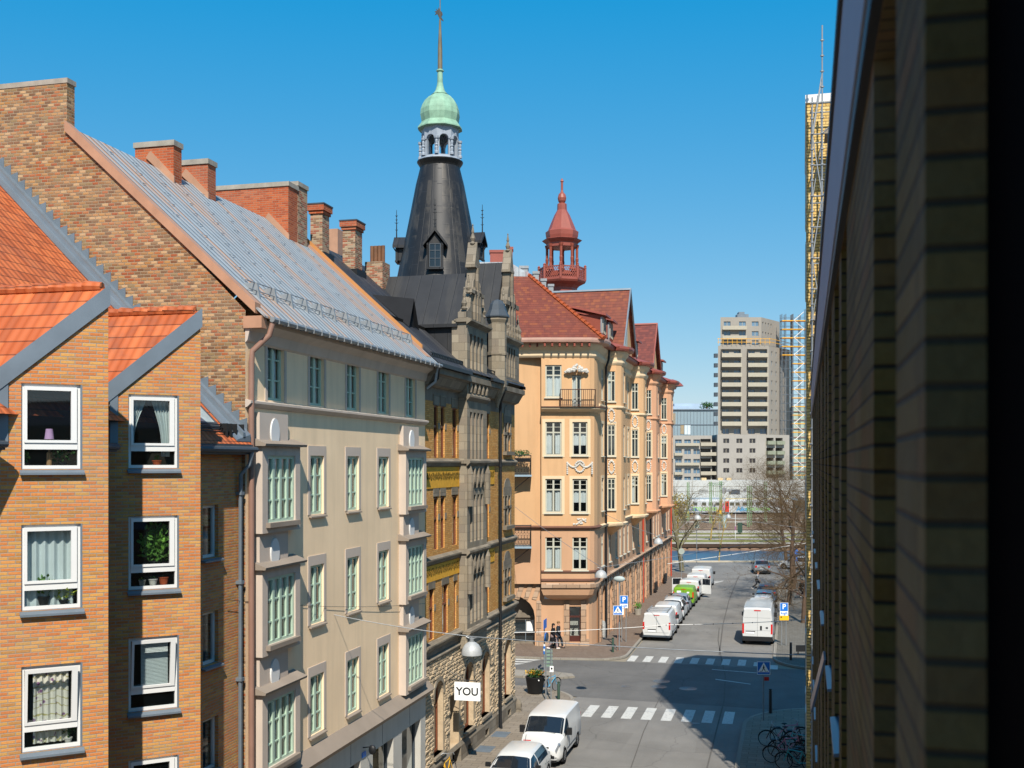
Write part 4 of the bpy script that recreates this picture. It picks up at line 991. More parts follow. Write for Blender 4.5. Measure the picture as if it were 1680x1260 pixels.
for k in range(nsd):
    a0, a1 = ph+2*pi*k/nsd, ph+2*pi*(k+1)/nsd
    p, r_ = (TX+R*cos(a1), TY+R*sin(a1)), (TX+R*cos(a0), TY+R*sin(a0)); f = seg(r_, p); L = f.L
    facade(ln_, f, 0, L, zs, ztp, [(.13, L-.13, zs+.02, zsp+(L-.26)/2, (L-.26)/2)], .16)
    ln_.add(MB())
    m = L/2; rr_ = (L-.26)/2
    for t in range(8):
        t0, t1 = pi*t/8, pi*(t+1)/8; ln_.extr(f, [(m+rr_*cos(t0), zsp+rr_*sin(t0)), (m+(rr_+.07)*cos(t0), zsp+(rr_+.07)*sin(t0)), (m+(rr_+.07)*cos(t1), zsp+(rr_+.07)*sin(t1)), (m+rr_*cos(t1), zsp+rr_*sin(t1))], 0, .04)
    ln_.wbox(f, m-.05, m+.05, 0, .07, zsp+rr_-.02, zsp+rr_+.14)
    cxx, cyy = TX+1.0*cos(a0), TY+1.0*sin(a0)
    ln_.lathe(cxx, cyy, [(.1, zs), (.1, zs+.1), (.06, zs+.15), (.075, zs+.3), (.05, zs+.36), (.09, zs+.42), (.05, zs+.48), (.075, zs+.62), (.05, zs+.7), (.09, zs+.76), (.05, zs+.82), (.06, zsp-.1), (.1, zsp-.04), (.11, zsp+.06)], 8)
ln_.build('lantern', M['grey_paint'], two)
dmz = lambda y: Hh(y, 54.3)
do = MB(); do.lathe(TX, TY, [(.9, dmz(214)), (1.13, dmz(213)), (1.12, dmz(211)), (.98, dmz(205)), (.93, dmz(202)), (.96, dmz(197)), (1.0, dmz(190)), (.98, dmz(182)), (.9, dmz(174)), (.76, dmz(166)), (.58, dmz(160)), (.42, dmz(156.5)), (.4, dmz(155))], 16, -TH, flute=.04)
do.lathe(TX, TY, [(.44, dmz(156)), (.38, dmz(155)), (.25, dmz(150)), (.18, dmz(143)), (.14, dmz(136)), (.13, dmz(118)), (.19, dmz(117)), (.19, dmz(115.5)), (.12, dmz(114))], 12)
do.build('onion_dome', M['copper'], two)
sp = MB(); sp.lathe(TX, TY, [(.125, dmz(115)), (.115, dmz(80)), (.07, dmz(50)), (.05, dmz(32))], 10); sp.lathe(TX, TY, [(.025, dmz(32)), (.025, dmz(-14))], 6); sp.build('spire', M['copper_brown'], two, smooth=True)
va = MB(); fv = F(TX, TY, CT, ST)
va.extr(fv, [(-.02, dmz(31)), (.16, dmz(35)), (.17, dmz(34)), (.06, dmz(28)), (.13, dmz(24)), (.1, dmz(20)), (.02, dmz(18)), (-.08, dmz(12)), (-.1, dmz(17)), (-.2, dmz(14)), (-.17, dmz(18)), (-.27, dmz(19)), (-.2, dmz(21)), (-.26, dmz(25)), (-.14, dmz(23)), (-.08, dmz(27))][::1], -.02, .02)
va.build('weather_vane', M['black_iron'], two)
def tdormer(ang, px_y0, zb, zt_, w=.75, win=True):
    # ang: direction it faces
    c, s = cos(ang), sin(ang); zr = zb+(zt_-zb)*.62
    def rad(z):
        for (r0, a), (r1, b) in zip(prof, prof[1:]):
            if a <= z <= b: return r0+(r1-r0)*(z-a)/(b-a)
        return prof[0][0]
    rf_ = rad(zb)+.12; f = F(TX+rf_*c+w/2*s, TY+rf_*s-w/2*c, -s, c)
    d = MB(); D = -(rf_-rad(zt_)+.5)
    d.wbox(f, 0, w, D, .0, zb, zr)
    d.extr(f, [(-.2, zr-.16), (w/2, zt_-.16), (w+.2, zr-.16), (w+.2, zr-.02), (w/2, zt_), (-.2, zr-.02)][::1], D, .22)
    d.extr(f, [(0, zr-.02), (w, zr-.02), (w/2, zt_-.25)], D, 0.02)
    for x in (-.03, w-.05): d.wbox(f, x, x+.08, 0, .1, zb, zr); d.tube([f.p(x+.04, .02, zb+.35), f.p(x+.04, .2, zr-.12)], .03, 5)
    d.wbox(f, -.06, w+.06, 0, .12, zb-.08, zb)
    o = d.build('tower_dormer', M['roof_black'], b3)
    ft = MB(); p = f.p(w/2, .1, zt_-.05)
    ft.tube([p, (p[0], p[1], zt_+1.35)], [.035, .012], 5)
    for z_, r_ in ((.35, .07), (.7, .09), (.85, .05), (1.05, .06)):
        ft.blob((p[0], p[1], zt_+z_), (.03, .03, .05), 6, 4); ft.tube([(p[0]-r_*CT, p[1]-r_*ST, zt_+z_+.03), (p[0], p[1], zt_+z_-.03), (p[0]+r_*CT, p[1]+r_*ST, zt_+z_+.03)], .012, 4)
    ft.build('finial', M['black_iron'], o)
    if win:
        wb = MB(); wb.wbox(f, .1, w-.1, .0, .012, zb+.06, zr-.06); wb.build('pane', M['car_glass'], o)
        g = MB()
        for x in (.08, w/2-.015, w-.12): g.wbox(f, x, x+.035, .01, .05, zb+.03, zr-.03)
        for z_ in (zb+.03, zb+(zr-zb)*.36, zb+(zr-zb)*.68, zr-.06): g.wbox(f, .1, w-.1, .012, .045, z_, z_+.035)
        g.build('window_frame', M['lead_d'], o)
yaw = -pi/2+TH
tdormer(yaw-.04, 0, Hh(441, 52.4), Hh(376, 52.4), .72); tdormer(yaw+1.35, 0, Hh(425, 54), Hh(382, 54), .8, True); tdormer(yaw-1.62, 0, Hh(430, 54.5), Hh(390, 54.5), .7, True)

# gable bracket sign and its arm
sgn = thing('shop_sign', 'white square projecting sign reading YOU on the rough stone facade', 'sign', (X3+.1, 41.75, 3.3))
fs = seg((X3+.2, 41.75), (X3+1.32, 41.78))
m = MB(); m.wbox(fs, .06, 1.12, -.08, 0, 2.95, 3.67); m.build('sign_board', M['white_sign'], sgn)
m = MB(); m.tube([fs.p(-.18, -.04, 3.75), fs.p(1.1, -.04, 3.75)], .018, 6); m.tube([fs.p(.95, -.04, 3.75), fs.p(.95, -.04, 3.66)], .012, 5); m.tube([fs.p(.2, -.04, 3.75), fs.p(.2, -.04, 3.66)], .012, 5); m.tube([fs.p(-.18, -.04, 4.1), fs.p(.5, -.04, 3.76)], .012, 5); m.build('bracket', M['black_iron'], sgn)
text('lettering', 'YOU', M['black_sign'], fs, .59, .002, 3.3, .43, sgn, bold=True)

# pieces of the house behind, seen over the black roof
rh = thing('rear_house', 'red roofed house glimpsed between the chimneys above the black roof', 'building', (-28, 56, 0))
a, b = W(520, 62), W(640, 66); m = MB(); f = seg(a, b)
m.extr(f, [(0, 0), (f.L, 0), (f.L, 21.8), (0, 21.8)], -8, 0); m.build('wall', M['salmon_render'], rh)
m = MB(); m.poly([f.p(-.3, .3, 21.7), f.p(f.L, .3, 21.7), f.p(f.L-1.5, -4, 24.4), f.p(.5, -4, 24.9)]); m.poly([f.p(f.L, .3, 21.7), f.p(f.L, -8, 21.7), f.p(f.L-1.5, -4, 24.4)]); m.build('roof', M['tile_red'], rh)
m = MB(); p = W(545, 60.5); m.box(p[0]-.45, p[0]+.5, p[1]-.4, p[1]+.4, 21, 25.2); m.build('chimney', M['salmon'], rh)
m = MB(); p = W(562, 62.5); m.box(p[0]-.4, p[0]+.35, p[1]-.4, p[1]+.4, 21, 24.7); m.build('chimney', M['brick_red'], rh)
# ---------------- apricot corner house ----------------
c0 = W(985, 75)
b4 = thing('corner_house', 'apricot corner house with rounded oriel, balconies and red tiled hip roof', 'building', (-12.9, 74, 0))
ZF = 73.3; ZO = 72.8
def line4(a, b): return seg(a, b)
PL = W(780, ZF); PO = W(888, ZF)
f4 = seg(PL, PO)
wl = MB(); gw = MB()
f4g = seg(W(780, 73.6), W(966, 73.6)); LG = f4g.L
# upper front wall left of the oriel
facade(wl, f4, 0, f4.L, 8.1, 20.4, (), 0)
OR = [W(888, ZO), W(968, ZO), W(975, 73.05), W(980, 73.7), W(983.2, 74.9)]
fo = seg(OR[0], OR[1]); u1 = (901.5+906.5)/2
def uo(px): return (px-888)*ZO/1800
RW = [(16.74, 18.88), (12.88, 15.1), (9.08, 11.32), (5.28, 7.44)]
C1, C2 = uo(908), uo(951.5)
opu = [(C1-.54, C1+.54, a, b) for a, b in RW[:3]]+[(C2-.5, C2+.5, a, b) for a, b in RW[1:3]]+[(uo(938.5), uo(953.5), 16.05, 18.2)]
facade(wl, fo, 0, fo.L, 8.1, 20.4, opu, .14)
facade(wl, seg(W(888, ZF), OR[0]), 0, .5, 8.1, 20.4, (), 0)
for p, q_ in zip(OR[1:], OR[2:]):
    facade(wl, seg(p, q_), 0, seg(p, q_).L, 8.1, 20.4, (), 0)
sal = MB()
facade(sal, f4, 0, f4.L, 4.3, 8.1, (), 0)
facade(sal, fo, 0, fo.L, 4.3, 8.1, [(C1-.54, C1+.54, *RW[3]), (C2-.5, C2+.5, *RW[3])], .14)
facade(sal, seg(W(888, ZF), OR[0]), 0, .5, 4.3, 8.1, (), 0)
for p, q_ in zip(OR[1:], OR[2:]): facade(sal, seg(p, q_), 0, seg(p, q_).L, 4.3, 8.1, (), 0)
# tapering oriel base
cen = W(935, 74.2)
def scl(s, z): return [(cen[0]+(x-cen[0])*s, cen[1]+(y-cen[1])*s, z) for x, y in OR]
rings = [scl(1, 4.3), scl(1.0, 3.95), scl(.93, 3.6), scl(.78, 3.35), scl(.55, 3.22)]
for A, B in zip(rings, rings[1:]):
    for k in range(len(A)-1): sal.poly([B[k], B[k+1], A[k+1], A[k]])
# ground floor front: arch, panel, shop window
ug = lambda px: (px-780)*73.6/1800
AR4 = (ug(795), ug(877.5), 0, 3.55, 1.5); SH = (ug(934), ug(953), .35, 2.75)
facade(sal, f4g, 0, LG, 0, 4.3, [AR4, SH], .5)
gce = [W(966, 73.6), W(971, 73.9), (-12.78, W(975, 75)[1])]
for p, q_ in zip(gce, gce[1:]): facade(sal, seg(p, q_), 0, seg(p, q_).L, 0, 4.3, (), 0)
wl.build('upper_wall', M['orange_render'], b4); sal.build('lower_wall', M['salmon_render'], b4)
tr = MB()
for i, (a, b) in enumerate([] if 1 else RW[1:3]):
    for c, h in ((C1, .54), (C2, .5)):
        for x0, x1, z0, z1 in ((c-h-.2, c-h, a-.12, b+.2), (c+h, c+h+.2, a-.12, b+.2), (c-h, c+h, b, b+.2)): tr.wbox(fo, x0, x1, 0, .02, z0, z1)
window_kit('w4', 1.08, 2.24, 2, [.84], 'offwhite', .09, .03, y=.07, trans=.68, sill=1, sillmat='offwhite', curtain=[(.06, .4, .05, .66), (.62, .95, .05, .66)], mul=.12)
window_kit('w4b', 1.0, 2.22, 2, [.84], 'offwhite', .09, .03, y=.07, trans=.68, sill=1, sillmat='offwhite', curtain=[(.05, .95, .3, .66)], mul=.12)
window_kit('w4t', 1.08, 2.14, 2, [.84], 'offwhite', .09, .03, y=.07, trans=.68, sill=1, sillmat='offwhite', curtain=[(.05, .95, .05, .66)], mul=.12)
rk4 = random.Random(4)
for q_ in range(6):
    cc_ = rk4.choice([[(.06, .35, .05, .66), (.65, .95, .05, .66)], [(.05, .95, .3, .97)], [(.05, .95, .05, .3)], [(.06, .5, .05, .97)], [], [(.05, .95, .68, .97), (.06, .25, .05, .66)]])
    window_kit('w4s%d' % q_, .9, 2.18, 2, [.84], 'offwhite', .08, .03, y=.05, trans=.68, sill=1, sillmat='offwhite', curtain=cc_, mul=.1, glassm='glass' if q_ % 2 else 'glass_dark')
    window_kit('w4n%d' % q_, .54, 2.18, 2, [.84], 'offwhite', .06, .03, y=.04, trans=.68, sill=1, sillmat='offwhite', curtain=cc_, mul=.07, glassm='glass' if q_ % 2 else 'glass_dark')
window_kit('w4d', .6, 2.12, 2, [.3], 'offwhite', .08, .03, y=.07, curtain=[(.05, .5, .05, .9)], mul=.1)
put_window('w4t', b4, fo, C1, RW[0][0])
for i in (1, 2, 3):
    for kk, c, h in (('w4', C1, .54), ('w4b', C2, .5)):
        wo = put_window(kk, b4, fo, c, RW[i][0])
        if i < 3:
            a, b = RW[i]; tr = MB()
            for x0, x1, z0, z1 in ((c-h-.2, c-h, a-.12, b+.2), (c+h, c+h+.2, a-.12, b+.2), (c-h, c+h, b, b+.2)): tr.wbox(fo, x0, x1, 0, .02, z0, z1)
            tr.build('window_trim', M['cream_trim'], wo)
put_window('w4d', b4, fo, (uo(938.5)+uo(953.5))/2, 16.06, name='balcony_door')
bk = MB(); bk.wbox(f4g.off(-1.6), 0, LG-.6, -.05, 0, 4.4, 20.3); bk.build('dark_backing', M['room2'], b4)
def path_band(mb, pts, prof, close=False):
    mb.mark()
    # sweep a moulding profile (w outward, z) along plan points
    n = len(pts); N_ = []
    for k in range(n):
        a = pts[max(k-1, 0)]; b = pts[min(k+1, n-1)]; d = Vector((b[0]-a[0], b[1]-a[1])).normalized(); N_.append((d.y, -d.x))
    i0 = len(mb.v); m = len(prof)
    for k in range(n):
        for w, z in prof: mb.v.append((pts[k][0]+N_[k][0]*w, pts[k][1]+N_[k][1]*w, z))
    for k in range(n-1):
        for j in range(m-1):
            a = i0+k*m+j; mb.f.append([a, a+m, a+m+1, a+1])
    mb.f.append([i0+j for j in range(m)][::-1]); mb.f.append([i0+(n-1)*m+j for j in range(m)])
ORP = [W(888, ZF)]+OR
allp = [PL, W(888, ZF), OR[0]]+OR[1:]
mo = MB()
path_band(mo, [PL]+OR[0:], [(0, 19.35), (.05, 19.4), (.12, 19.5), (.12, 19.6), (.02, 19.65), (.02, 19.85), (.2, 20.05), (.3, 20.2), (.3, 20.3), (0, 20.3)])
path_band(mo, OR, [(0, 15.75), (.1, 15.8), (.42, 15.95), (.46, 16.03), (0, 16.05)])
mo.build_each('cornice', M['cream_trim'], b4)
mo = MB()
path_band(mo, OR, [(0, 7.95), (.16, 8.02), (.22, 8.1), (0, 8.2)]); path_band(mo, [W(810, ZF), W(887.5, ZF)], [(0, 7.95), (.16, 8.02), (.22, 8.1), (0, 8.2)])
path_band(mo, OR, [(0, 5.08), (.09, 5.12), (.09, 5.22), (0, 5.25)]); path_band(mo, OR, [(0, 4.52), (.09, 4.56), (.09, 4.66), (0, 4.7)])
path_band(mo, OR, [(0, 16.06), (.5, 16.06), (.5, 16.12), (0, 16.14)])
mo.build_each('dark_string_course', plain('dark_brown_flashing', '6b4a3c', .7, .1), b4)
mo = MB(); path_band(mo, OR, [(0, 4.05), (.12, 4.1), (.14, 4.32), (0, 4.4)])
for px, s in ((848, .34), (862, .32), (876, .3)):
    a = ug(px); mo.mark(); mo.extr(f4g, [(a-.15, 3.2+s*.2), (a+.15, 3.2), (a+.55, 4.25), (a+.2, 4.25)], 0, .05)
mo.build_each('stone_dressing', M['granite'], b4)
eb = MB(); path_band(eb, [PL]+OR, [(.3, 20.28), (.75, 20.34), (.8, 20.48), (.8, 20.62), (.3, 20.62)]); eb.build('eaves', plain('pale_pink_gutter', 'bb9484', .6, .08), b4)
br = MB()
for k in range(12):
    px = 845+k*12
    if px < 970: p = seg(PL, W(985, ZF)); u = (px-780)*ZF/1800; br.mark(); br.wbox(p, u-.06, u+.06, .3 if px < 888 else .6, .95 if px < 888 else 1.2, 20.06, 20.26)
br.build_each('eaves_bracket', M['red_wood'], b4)
gp = MB()
for a, b in ((880, 888), (925, 934), (953, 962)): gp.mark(); gp.wbox(f4g, ug(a), ug(b), 0, .07, 0, 3.15)
gp.wbox(f4g, ug(880), ug(925), .0, .1, 0, .75); gp.wbox(f4g, ug(952.5), LG+.02, .0, .1, 0, .6); gp.wbox(f4g, ug(934), ug(952.5), .0, .08, 0, .33)
gp.build_each('granite_pier', M['granite'], b4)
s4 = MB(); g = f4g.off(-.3)
for x0, x1, z0, z1 in ((SH[0], SH[0]+.06, .35, 2.75), (SH[1]-.06, SH[1], .35, 2.75), (SH[0], SH[1], 1.98, 2.1), (SH[0], SH[1], .35, .75), (SH[0], SH[1], 2.68, 2.75)): s4.wbox(g, x0, x1, -.05, .05+.002*(z0 > 1), z0, z1)
so = s4.build('shop_window', plain('dark_brown_shop_frame', '4a2620', .5, .1), b4)
p = MB(); p.poly([g.p(SH[0], 0, .7), g.p(SH[1], 0, .7), g.p(SH[1], 0, 2.7), g.p(SH[0], 0, 2.7)]); p.build('pane', M['glass'], so)
p = MB(); p.wbox(g, SH[0]-.3, SH[1]+.3, -.8, -.75, .3, 3); p.wbox(g, SH[0], SH[1], -.7, -.05, .66, .72); p.build('shop_display', M['stucco'], so)
m = MB(); pp = g.p(SH[0]+.28, -.35, .72); m.lathe(pp[0], pp[1], [(.07, .72), (.09, 1.0), (.07, 1.1)], 8)
for k in range(7): m.tube([(pp[0], pp[1], 1.05), (pp[0]+.28*sin(k*1.3), pp[1]+.1*cos(k*1.3), 1.3+.05*k)], .01, 4)
m.build('vase', M['black_pl'], so)
# grey stone shopfront inside the big arch
ga = f4g.off(-.9); gi = MB(); facade(gi, ga, 0, ug(884), 0, 4.2, [(ug(800), ug(880), .25, 1.75)], .2); gi.wbox(ga, 0, ug(882), 0, .12, 1.9, 2.05); gi.wbox(ga, 0, ug(882), 0, .15, 3.35, 3.5)
for px in (855, 866): gi.lathe(*ga.p(ug(px), .02, 0)[:2], [(.0, 2.2), (.02, 2.2)], 8)
gi.build('grey_shopfront', M['stone_d'], b4)
q = MB(); q.wbox(ga, ug(800), ug(880), -.25, -.2, .2, 1.8); q.build('shopfront_glass', M['glass_dark'], b4)
q = MB()
for x in (838, 862, 877): q.wbox(ga, ug(x), ug(x)+.05, -.2, .02, .25, 1.75)
q.wbox(ga, ug(800), ug(880), -.2, .015, .85, .92); q.build('shopfront_frame', M['lead'], b4)
q = MB(); q.wbox(ga, ug(864), ug(876), -.18, -.14, .95, 1.7); q.build('display_curtain', M['curtain'], b4)
sg_ = MB(); sg_.wbox(f4g, ug(893), ug(906), .0, .03, 3.25, 3.48); sgo = sg_.build('street_name_plate', M['white_sign'], b4)
# roof
R4 = 'tile_red'; ZE = 20.55
apex = (*W(865, 79), Hh(450, 79)); ce = W(987, 72.3); ce = (-11.95, ce[1], ZE)
rf = MB(); lf = W(760, 72.3)
al = (*W(760, 79), Hh(448, 79))
rf.poly([(lf[0], lf[1], ZE), ce, apex, al])
back4 = (-18.4, 96.5, apex[2]); rf.poly([ce, (-11.95, 96.5, ZE), back4, apex])
rf.poly([apex, back4, (-26, 96.5, 19), (-26, 80, 19)])
r4 = rf.build('roof', M[R4], b4)
hc = MB(); A = Vector(ce); B = Vector(apex)
for k in range(22):
    p = A.lerp(B, k/22); q_ = A.lerp(B, (k+1)/22); hc.tube([p+Vector((0, 0, .06)), q_+Vector((0, 0, .03))], [.16, .11], 6)
hc.build('hip_tile', plain('orange_brown_hip_tile', 'a04c24', .7, .15, 3), r4, smooth=True)
fl = MB(); f = seg((al[0], al[1]), (apex[0], apex[1])); fl.wbox(f, 0, f.L+.1, -.6, .25, apex[2]-.25, apex[2]+.15)
fl.extr(f, [(0, apex[2]+.15), (f.L, apex[2]+.15), (f.L-1.3, apex[2]+.9), (0, apex[2]+.9)], -1.5, -.1)
fl.build('ridge_sheet', M['roof_grey'] if False else seam('grey_seamed_ridge', .5, 'a3a9ad', 'a8584c', .3, .5, .3, .06), r4)
def chim4(px0, px1, z, yt, yb, mat, d=.8):
    a = W(px0, z); b = W(px1, z); f = seg(a, b); m = MB(); zt_ = Hh(yt, z); m.wbox(f, 0, f.L, -d, 0, Hh(yb, z)-1, zt_-.2); o = m.build('chimney', M[mat], b4)
    c = MB(); c.wbox(f, -.06, f.L+.06, -d-.06, .06, zt_-.2, zt_); c.build('chimney_cap', M[mat], o)
chim4(804, 836, 82, 410, 440, 'red_metal', .9); chim4(832, 841, 81.9, 405, 440, 'red_metal', 1.0)
chim4(853, 866, 81, 436, 455, 'zinc', 1.2); chim4(875, 884, 84, 445, 470, 'zinc', 1.2); chim4(888, 896, 87, 457, 480, 'zinc', 1.2); chim4(900, 908, 90, 466, 485, 'zinc', 1.2)
for yc, b_, mt in ((84.2, b4, 'tile_red'),):
    pass
def street_gable(b, r, yc, hw, z0, zt_, tile, wallm, xf=-12.35, xb=-18.4):
    m = MB(); m.poly([(xf+.35, yc-hw-.35, z0-.15), (xf+.35, yc, zt_), (xb, yc, zt_), (xb, yc-hw-.35, z0-.15)][::-1]); m.poly([(xf+.35, yc, zt_), (xf+.35, yc+hw+.35, z0-.15), (xb, yc+hw+.35, z0-.15), (xb, yc, zt_)][::-1]); m.build('gable_roof', M[tile], r)
    v = MB(); fx = F(xf+.3, 0, 0, 1); v.extr(fx, [(yc-hw-.35, z0-.3), (yc, zt_-.2), (yc, zt_+.12), (yc-hw-.35, z0+.0)], 0, .1); v.extr(fx, [(yc, zt_-.2), (yc+hw+.35, z0-.3), (yc+hw+.35, z0), (yc, zt_+.12)], 0, .1)
    v.hexa([(xb, yc-.12, zt_-.02), (xf+.35, yc-.12, zt_-.02), (xf+.35, yc+.12, zt_-.02), (xb, yc+.12, zt_-.02), (xb, yc-.06, zt_+.12), (xf+.35, yc-.06, zt_+.12), (xf+.35, yc+.06, zt_+.12), (xb, yc+.06, zt_+.12)])
    v.build('verge', M['lead'] if tile == 'tile_red' else M['red_metal'], r)
    w = MB(); fx = F(xf, 0, 0, 1); w.poly([(xf, yc-hw, 20.3), (xf, yc+hw, 20.3), (xf, yc+hw, z0), (xf, yc, zt_-.2), (xf, yc-hw, z0)])
    for y, s in ((yc-hw, 1), (yc+hw, -1)):
        q_ = [(xb+3, y, 20.3), (xf, y, 20.3), (xf, y, z0), (xb+3, y, z0)]; w.poly(q_ if s > 0 else q_[::-1])
    g = w.build('street_gable', M[wallm], b)
    tr = MB(); tr.wbox(fx, yc-.5, yc+.5, 0, .03, z0+.3, z0+1.7); tr.build('gable_window', M['offwhite'], g)
street_gable(b4, r4, 84.3, 3.1, 21.0, 25.75, 'tile_red', 'orange_render')
def sdormer(b, r, yc, tile='red_wood', x=-12.9):
    z = ZE+(-11.95-x)*.85; m = MB(); m.box(x-2.5, x, yc-.8, yc+.8, z-.3, z+1.5); o = m.build('dormer', M['orange_render'] if tile == 'o' else M['red_wood'], b)
    t = MB(); t.hexa([(x+.35, yc-1.1, z+1.35), (x+.35, yc+1.1, z+1.35), (x-3, yc+1.1, z+2.2), (x-3, yc-1.1, z+2.2), (x+.35, yc-1.1, z+1.5), (x+.35, yc+1.1, z+1.5), (x-3, yc+1.1, z+2.35), (x-3, yc-1.1, z+2.35)]); t.build('dormer_roof', M['red_metal'], o)
    p = MB(); p.box(x, x+.02, yc-.6, yc+.6, z+.3, z+1.25); p.build('pane', M['car_glass'], o)
    fr = MB()
    for y in (yc-.65, yc-.04, yc+.57): fr.box(x+.01, x+.06, y, y+.08, z+.2, z+1.32)
    fr.build('window_frame', M['offwhite'], o)
    c = MB(); c.box(x-.1, x+.02, yc-.85, yc-.805, z-.2, z+1.3); c.build('cheek_sheet', M['zinc'], o)
sdormer(b4, r4, 77.2); sdormer(b4, r4, 80.3)

# ------- street side, shared builder for this house and the next one -------
FX4 = F(-12.7, 0, 0, 1)
def street_side(b, y0, y1, bays, wallm, lowm, plain_ys, arches, pipe, roundtop=False, zE=20.3):
    up = MB(); lo = MB(); tr = MB(); cr = MB(); gr = MB(); bsurf = MB()
    wins = []
    mid = [y for y in plain_ys]
    ops = [(y-.45, y+.45, a, b_) for y in mid for a, b_ in RW[:3]]
    facade(up, FX4, y0, y1, 8.1, zE, ops, .12)
    opl = [(y-.45, y+.45, *RW[3]) for y in mid+[yb+1.5 for yb in bays]]
    facade(lo, FX4, y0, y1, 0, 8.1, opl+[(y-.75, y+.75, .3, 3.9, .75) for y in arches], .45)
    for o_ in opl: put_window('w4s%d' % rk4.randrange(6), b, FX4, (o_[0]+o_[1])/2, o_[2])
    for y in mid:
        for a, b_ in RW[:3]:
            wo = put_window('w4s%d' % rk4.randrange(6), b, FX4, y, a)
            if a > 16: continue
            tr = MB()
            for x0, x1, z0, z1 in ((y-.63, y-.45, a-.1, b_+.2), (y+.45, y+.63, a-.1, b_+.2), (y-.45, y+.45, b_, b_+.2)): tr.wbox(FX4, x0, x1, 0, .02, z0, z1)
            tr.build('window_trim', M['cream_trim'], wo)
    paths = []
    for Y0 in bays:
        P = [(-12.7, Y0), (-12.02, Y0+.16), (-11.72, Y0+.55), (-11.65, Y0+1.0), (-11.65, Y0+2.0), (-11.72, Y0+2.45), (-12.02, Y0+2.85), (-12.7, Y0+3.0)]
        for k, (p, q_) in enumerate(zip(P, P[1:])):
            f = seg(p, q_); op = []
            if k == 0:
                op = [(f.L/2-.27, f.L/2+.27, a, b_) for a, b_ in RW[:3]]
                for a, b_ in RW[:3]:
                    wo = put_window('w4n%d' % rk4.randrange(6), b, f, f.L/2, a)
                    if a > 16: continue
                    tr = MB()
                    for x0, x1, z0, z1 in ((f.L/2-.36, f.L/2-.27, a-.1, b_+.2), (f.L/2+.27, f.L/2+.36, a-.1, b_+.2), (f.L/2-.27, f.L/2+.27, b_, b_+.2)): tr.wbox(f, x0, x1, 0, .02, z0, z1)
                    tr.build('window_trim', M['cream_trim'], wo)
            if k == 3:
                op = [(.15, .85, a, b_) for a, b_ in RW[:3]]
                for a, b_ in RW[:3]: put_window('w4m', b, f, .5, a)
            facade(bsurf, f, 0, f.L, 8.1, zE, op, .12)
        for z0, z1, s0, s1 in ((7.75, 8.1, .8, 1), (7.2, 7.75, .2, .8)):
            c = (-12.7, Y0+1.5)
            A = [(c[0]+(x-c[0])*s0, c[1]+(y-c[1])*s0, z0) for x, y in P]; B = [(c[0]+(x-c[0])*s1, c[1]+(y-c[1])*s1, z1) for x, y in P]
            for k in range(len(P)-1): bsurf.poly([A[k], A[k+1], B[k+1], B[k]])
        paths += P
    line = []; y = y0
    full = [(-12.7, y0)]+[p for p in paths]+[(-12.7, y1)]
    path_band(cr, full, [(0, 19.3), (.05, 19.35), (.14, 19.5), (.14, 19.62), (.03, 19.66), (.03, 19.85), (.22, 20.1), (.28, 20.3), (0, 20.3)])
    path_band(cr, full, [(0, 16.2), (.12, 16.3), (.12, 16.4), (0, 16.44)])
    path_band(cr, full, [(0, 7.85), (.15, 7.95), (.2, 8.1), (0, 8.16)])
    ev = MB(); path_band(ev, full, [(.25, 20.28), (.6, 20.33), (.66, 20.45), (.66, 20.6), (-.2, 20.75)])
    for yb in bays:
        c = (-13.2, yb+1.5); P = [(-12.7, yb-.3), (-11.9, yb-.1), (-11.1, yb+.6), (-11.0, yb+1.5), (-11.1, yb+2.4), (-11.9, yb+3.1), (-12.7, yb+3.3)]
        for p, q_ in zip(P, P[1:]): ev.poly([(p[0], p[1], 20.58), (q_[0], q_[1], 20.58), (c[0], c[1], 21.3)])
    n = int((y1-y0)/1.2)
    for k in range(n):
        y = y0+.5+k*1.2
        if any(abs(y-a) < .9 for a in arches): continue
    for a in arches:
        for s in (-1, 1):
            gr.mark(); gr.wbox(FX4, a+s*1.08-.2, a+s*1.08+.2, 0, .12, 0, 4.3)
        gr.mark()
        for k in range(9):
            t0, t1 = pi*k/9, pi*(k+1)/9; r0, r1 = .77, 1.05; zc = 3.15
            gr.extr(FX4, [(a+r0*cos(t0), zc+r0*sin(t0)), (a+r1*cos(t0), zc+r1*sin(t0)), (a+r1*cos(t1), zc+r1*sin(t1)), (a+r0*cos(t1), zc+r0*sin(t1))], 0, .1)
    gr.mark(); gr.extr(F(0, y0, 1, 0), [(-12.7, 4.3), (-12.45, 4.35), (-12.4, 4.5), (-12.7, 4.6)], -(y1-y0), 0)
    up.add(bsurf); up.build('upper_wall', M[wallm], b); lo.build('lower_wall', M[lowm], b); cr.build_each('cornice', M['cream_trim' if wallm == 'orange_render' else 'pink_render'], b)
    ev.build('eaves', M['red_metal'], b); gr.build_each('granite_dressing', M['granite'], b)
    bk = MB(); bk.box(-14.6, -14.55, y0+.1, y1-.1, .1, 20); bk.box(-13.35, -13.3, y0, y1, .1, 4.2); bk.build('dark_backing', M['room'], b)
    for y, m in pipe: p = MB(); p.tube([(-12.35, y, 20.3), (-12.4, y, 19.6), (-12.58, y, 19.1), (-12.58, y, .1)], .08, 8); p.build('downpipe', M[m], b, smooth=True)
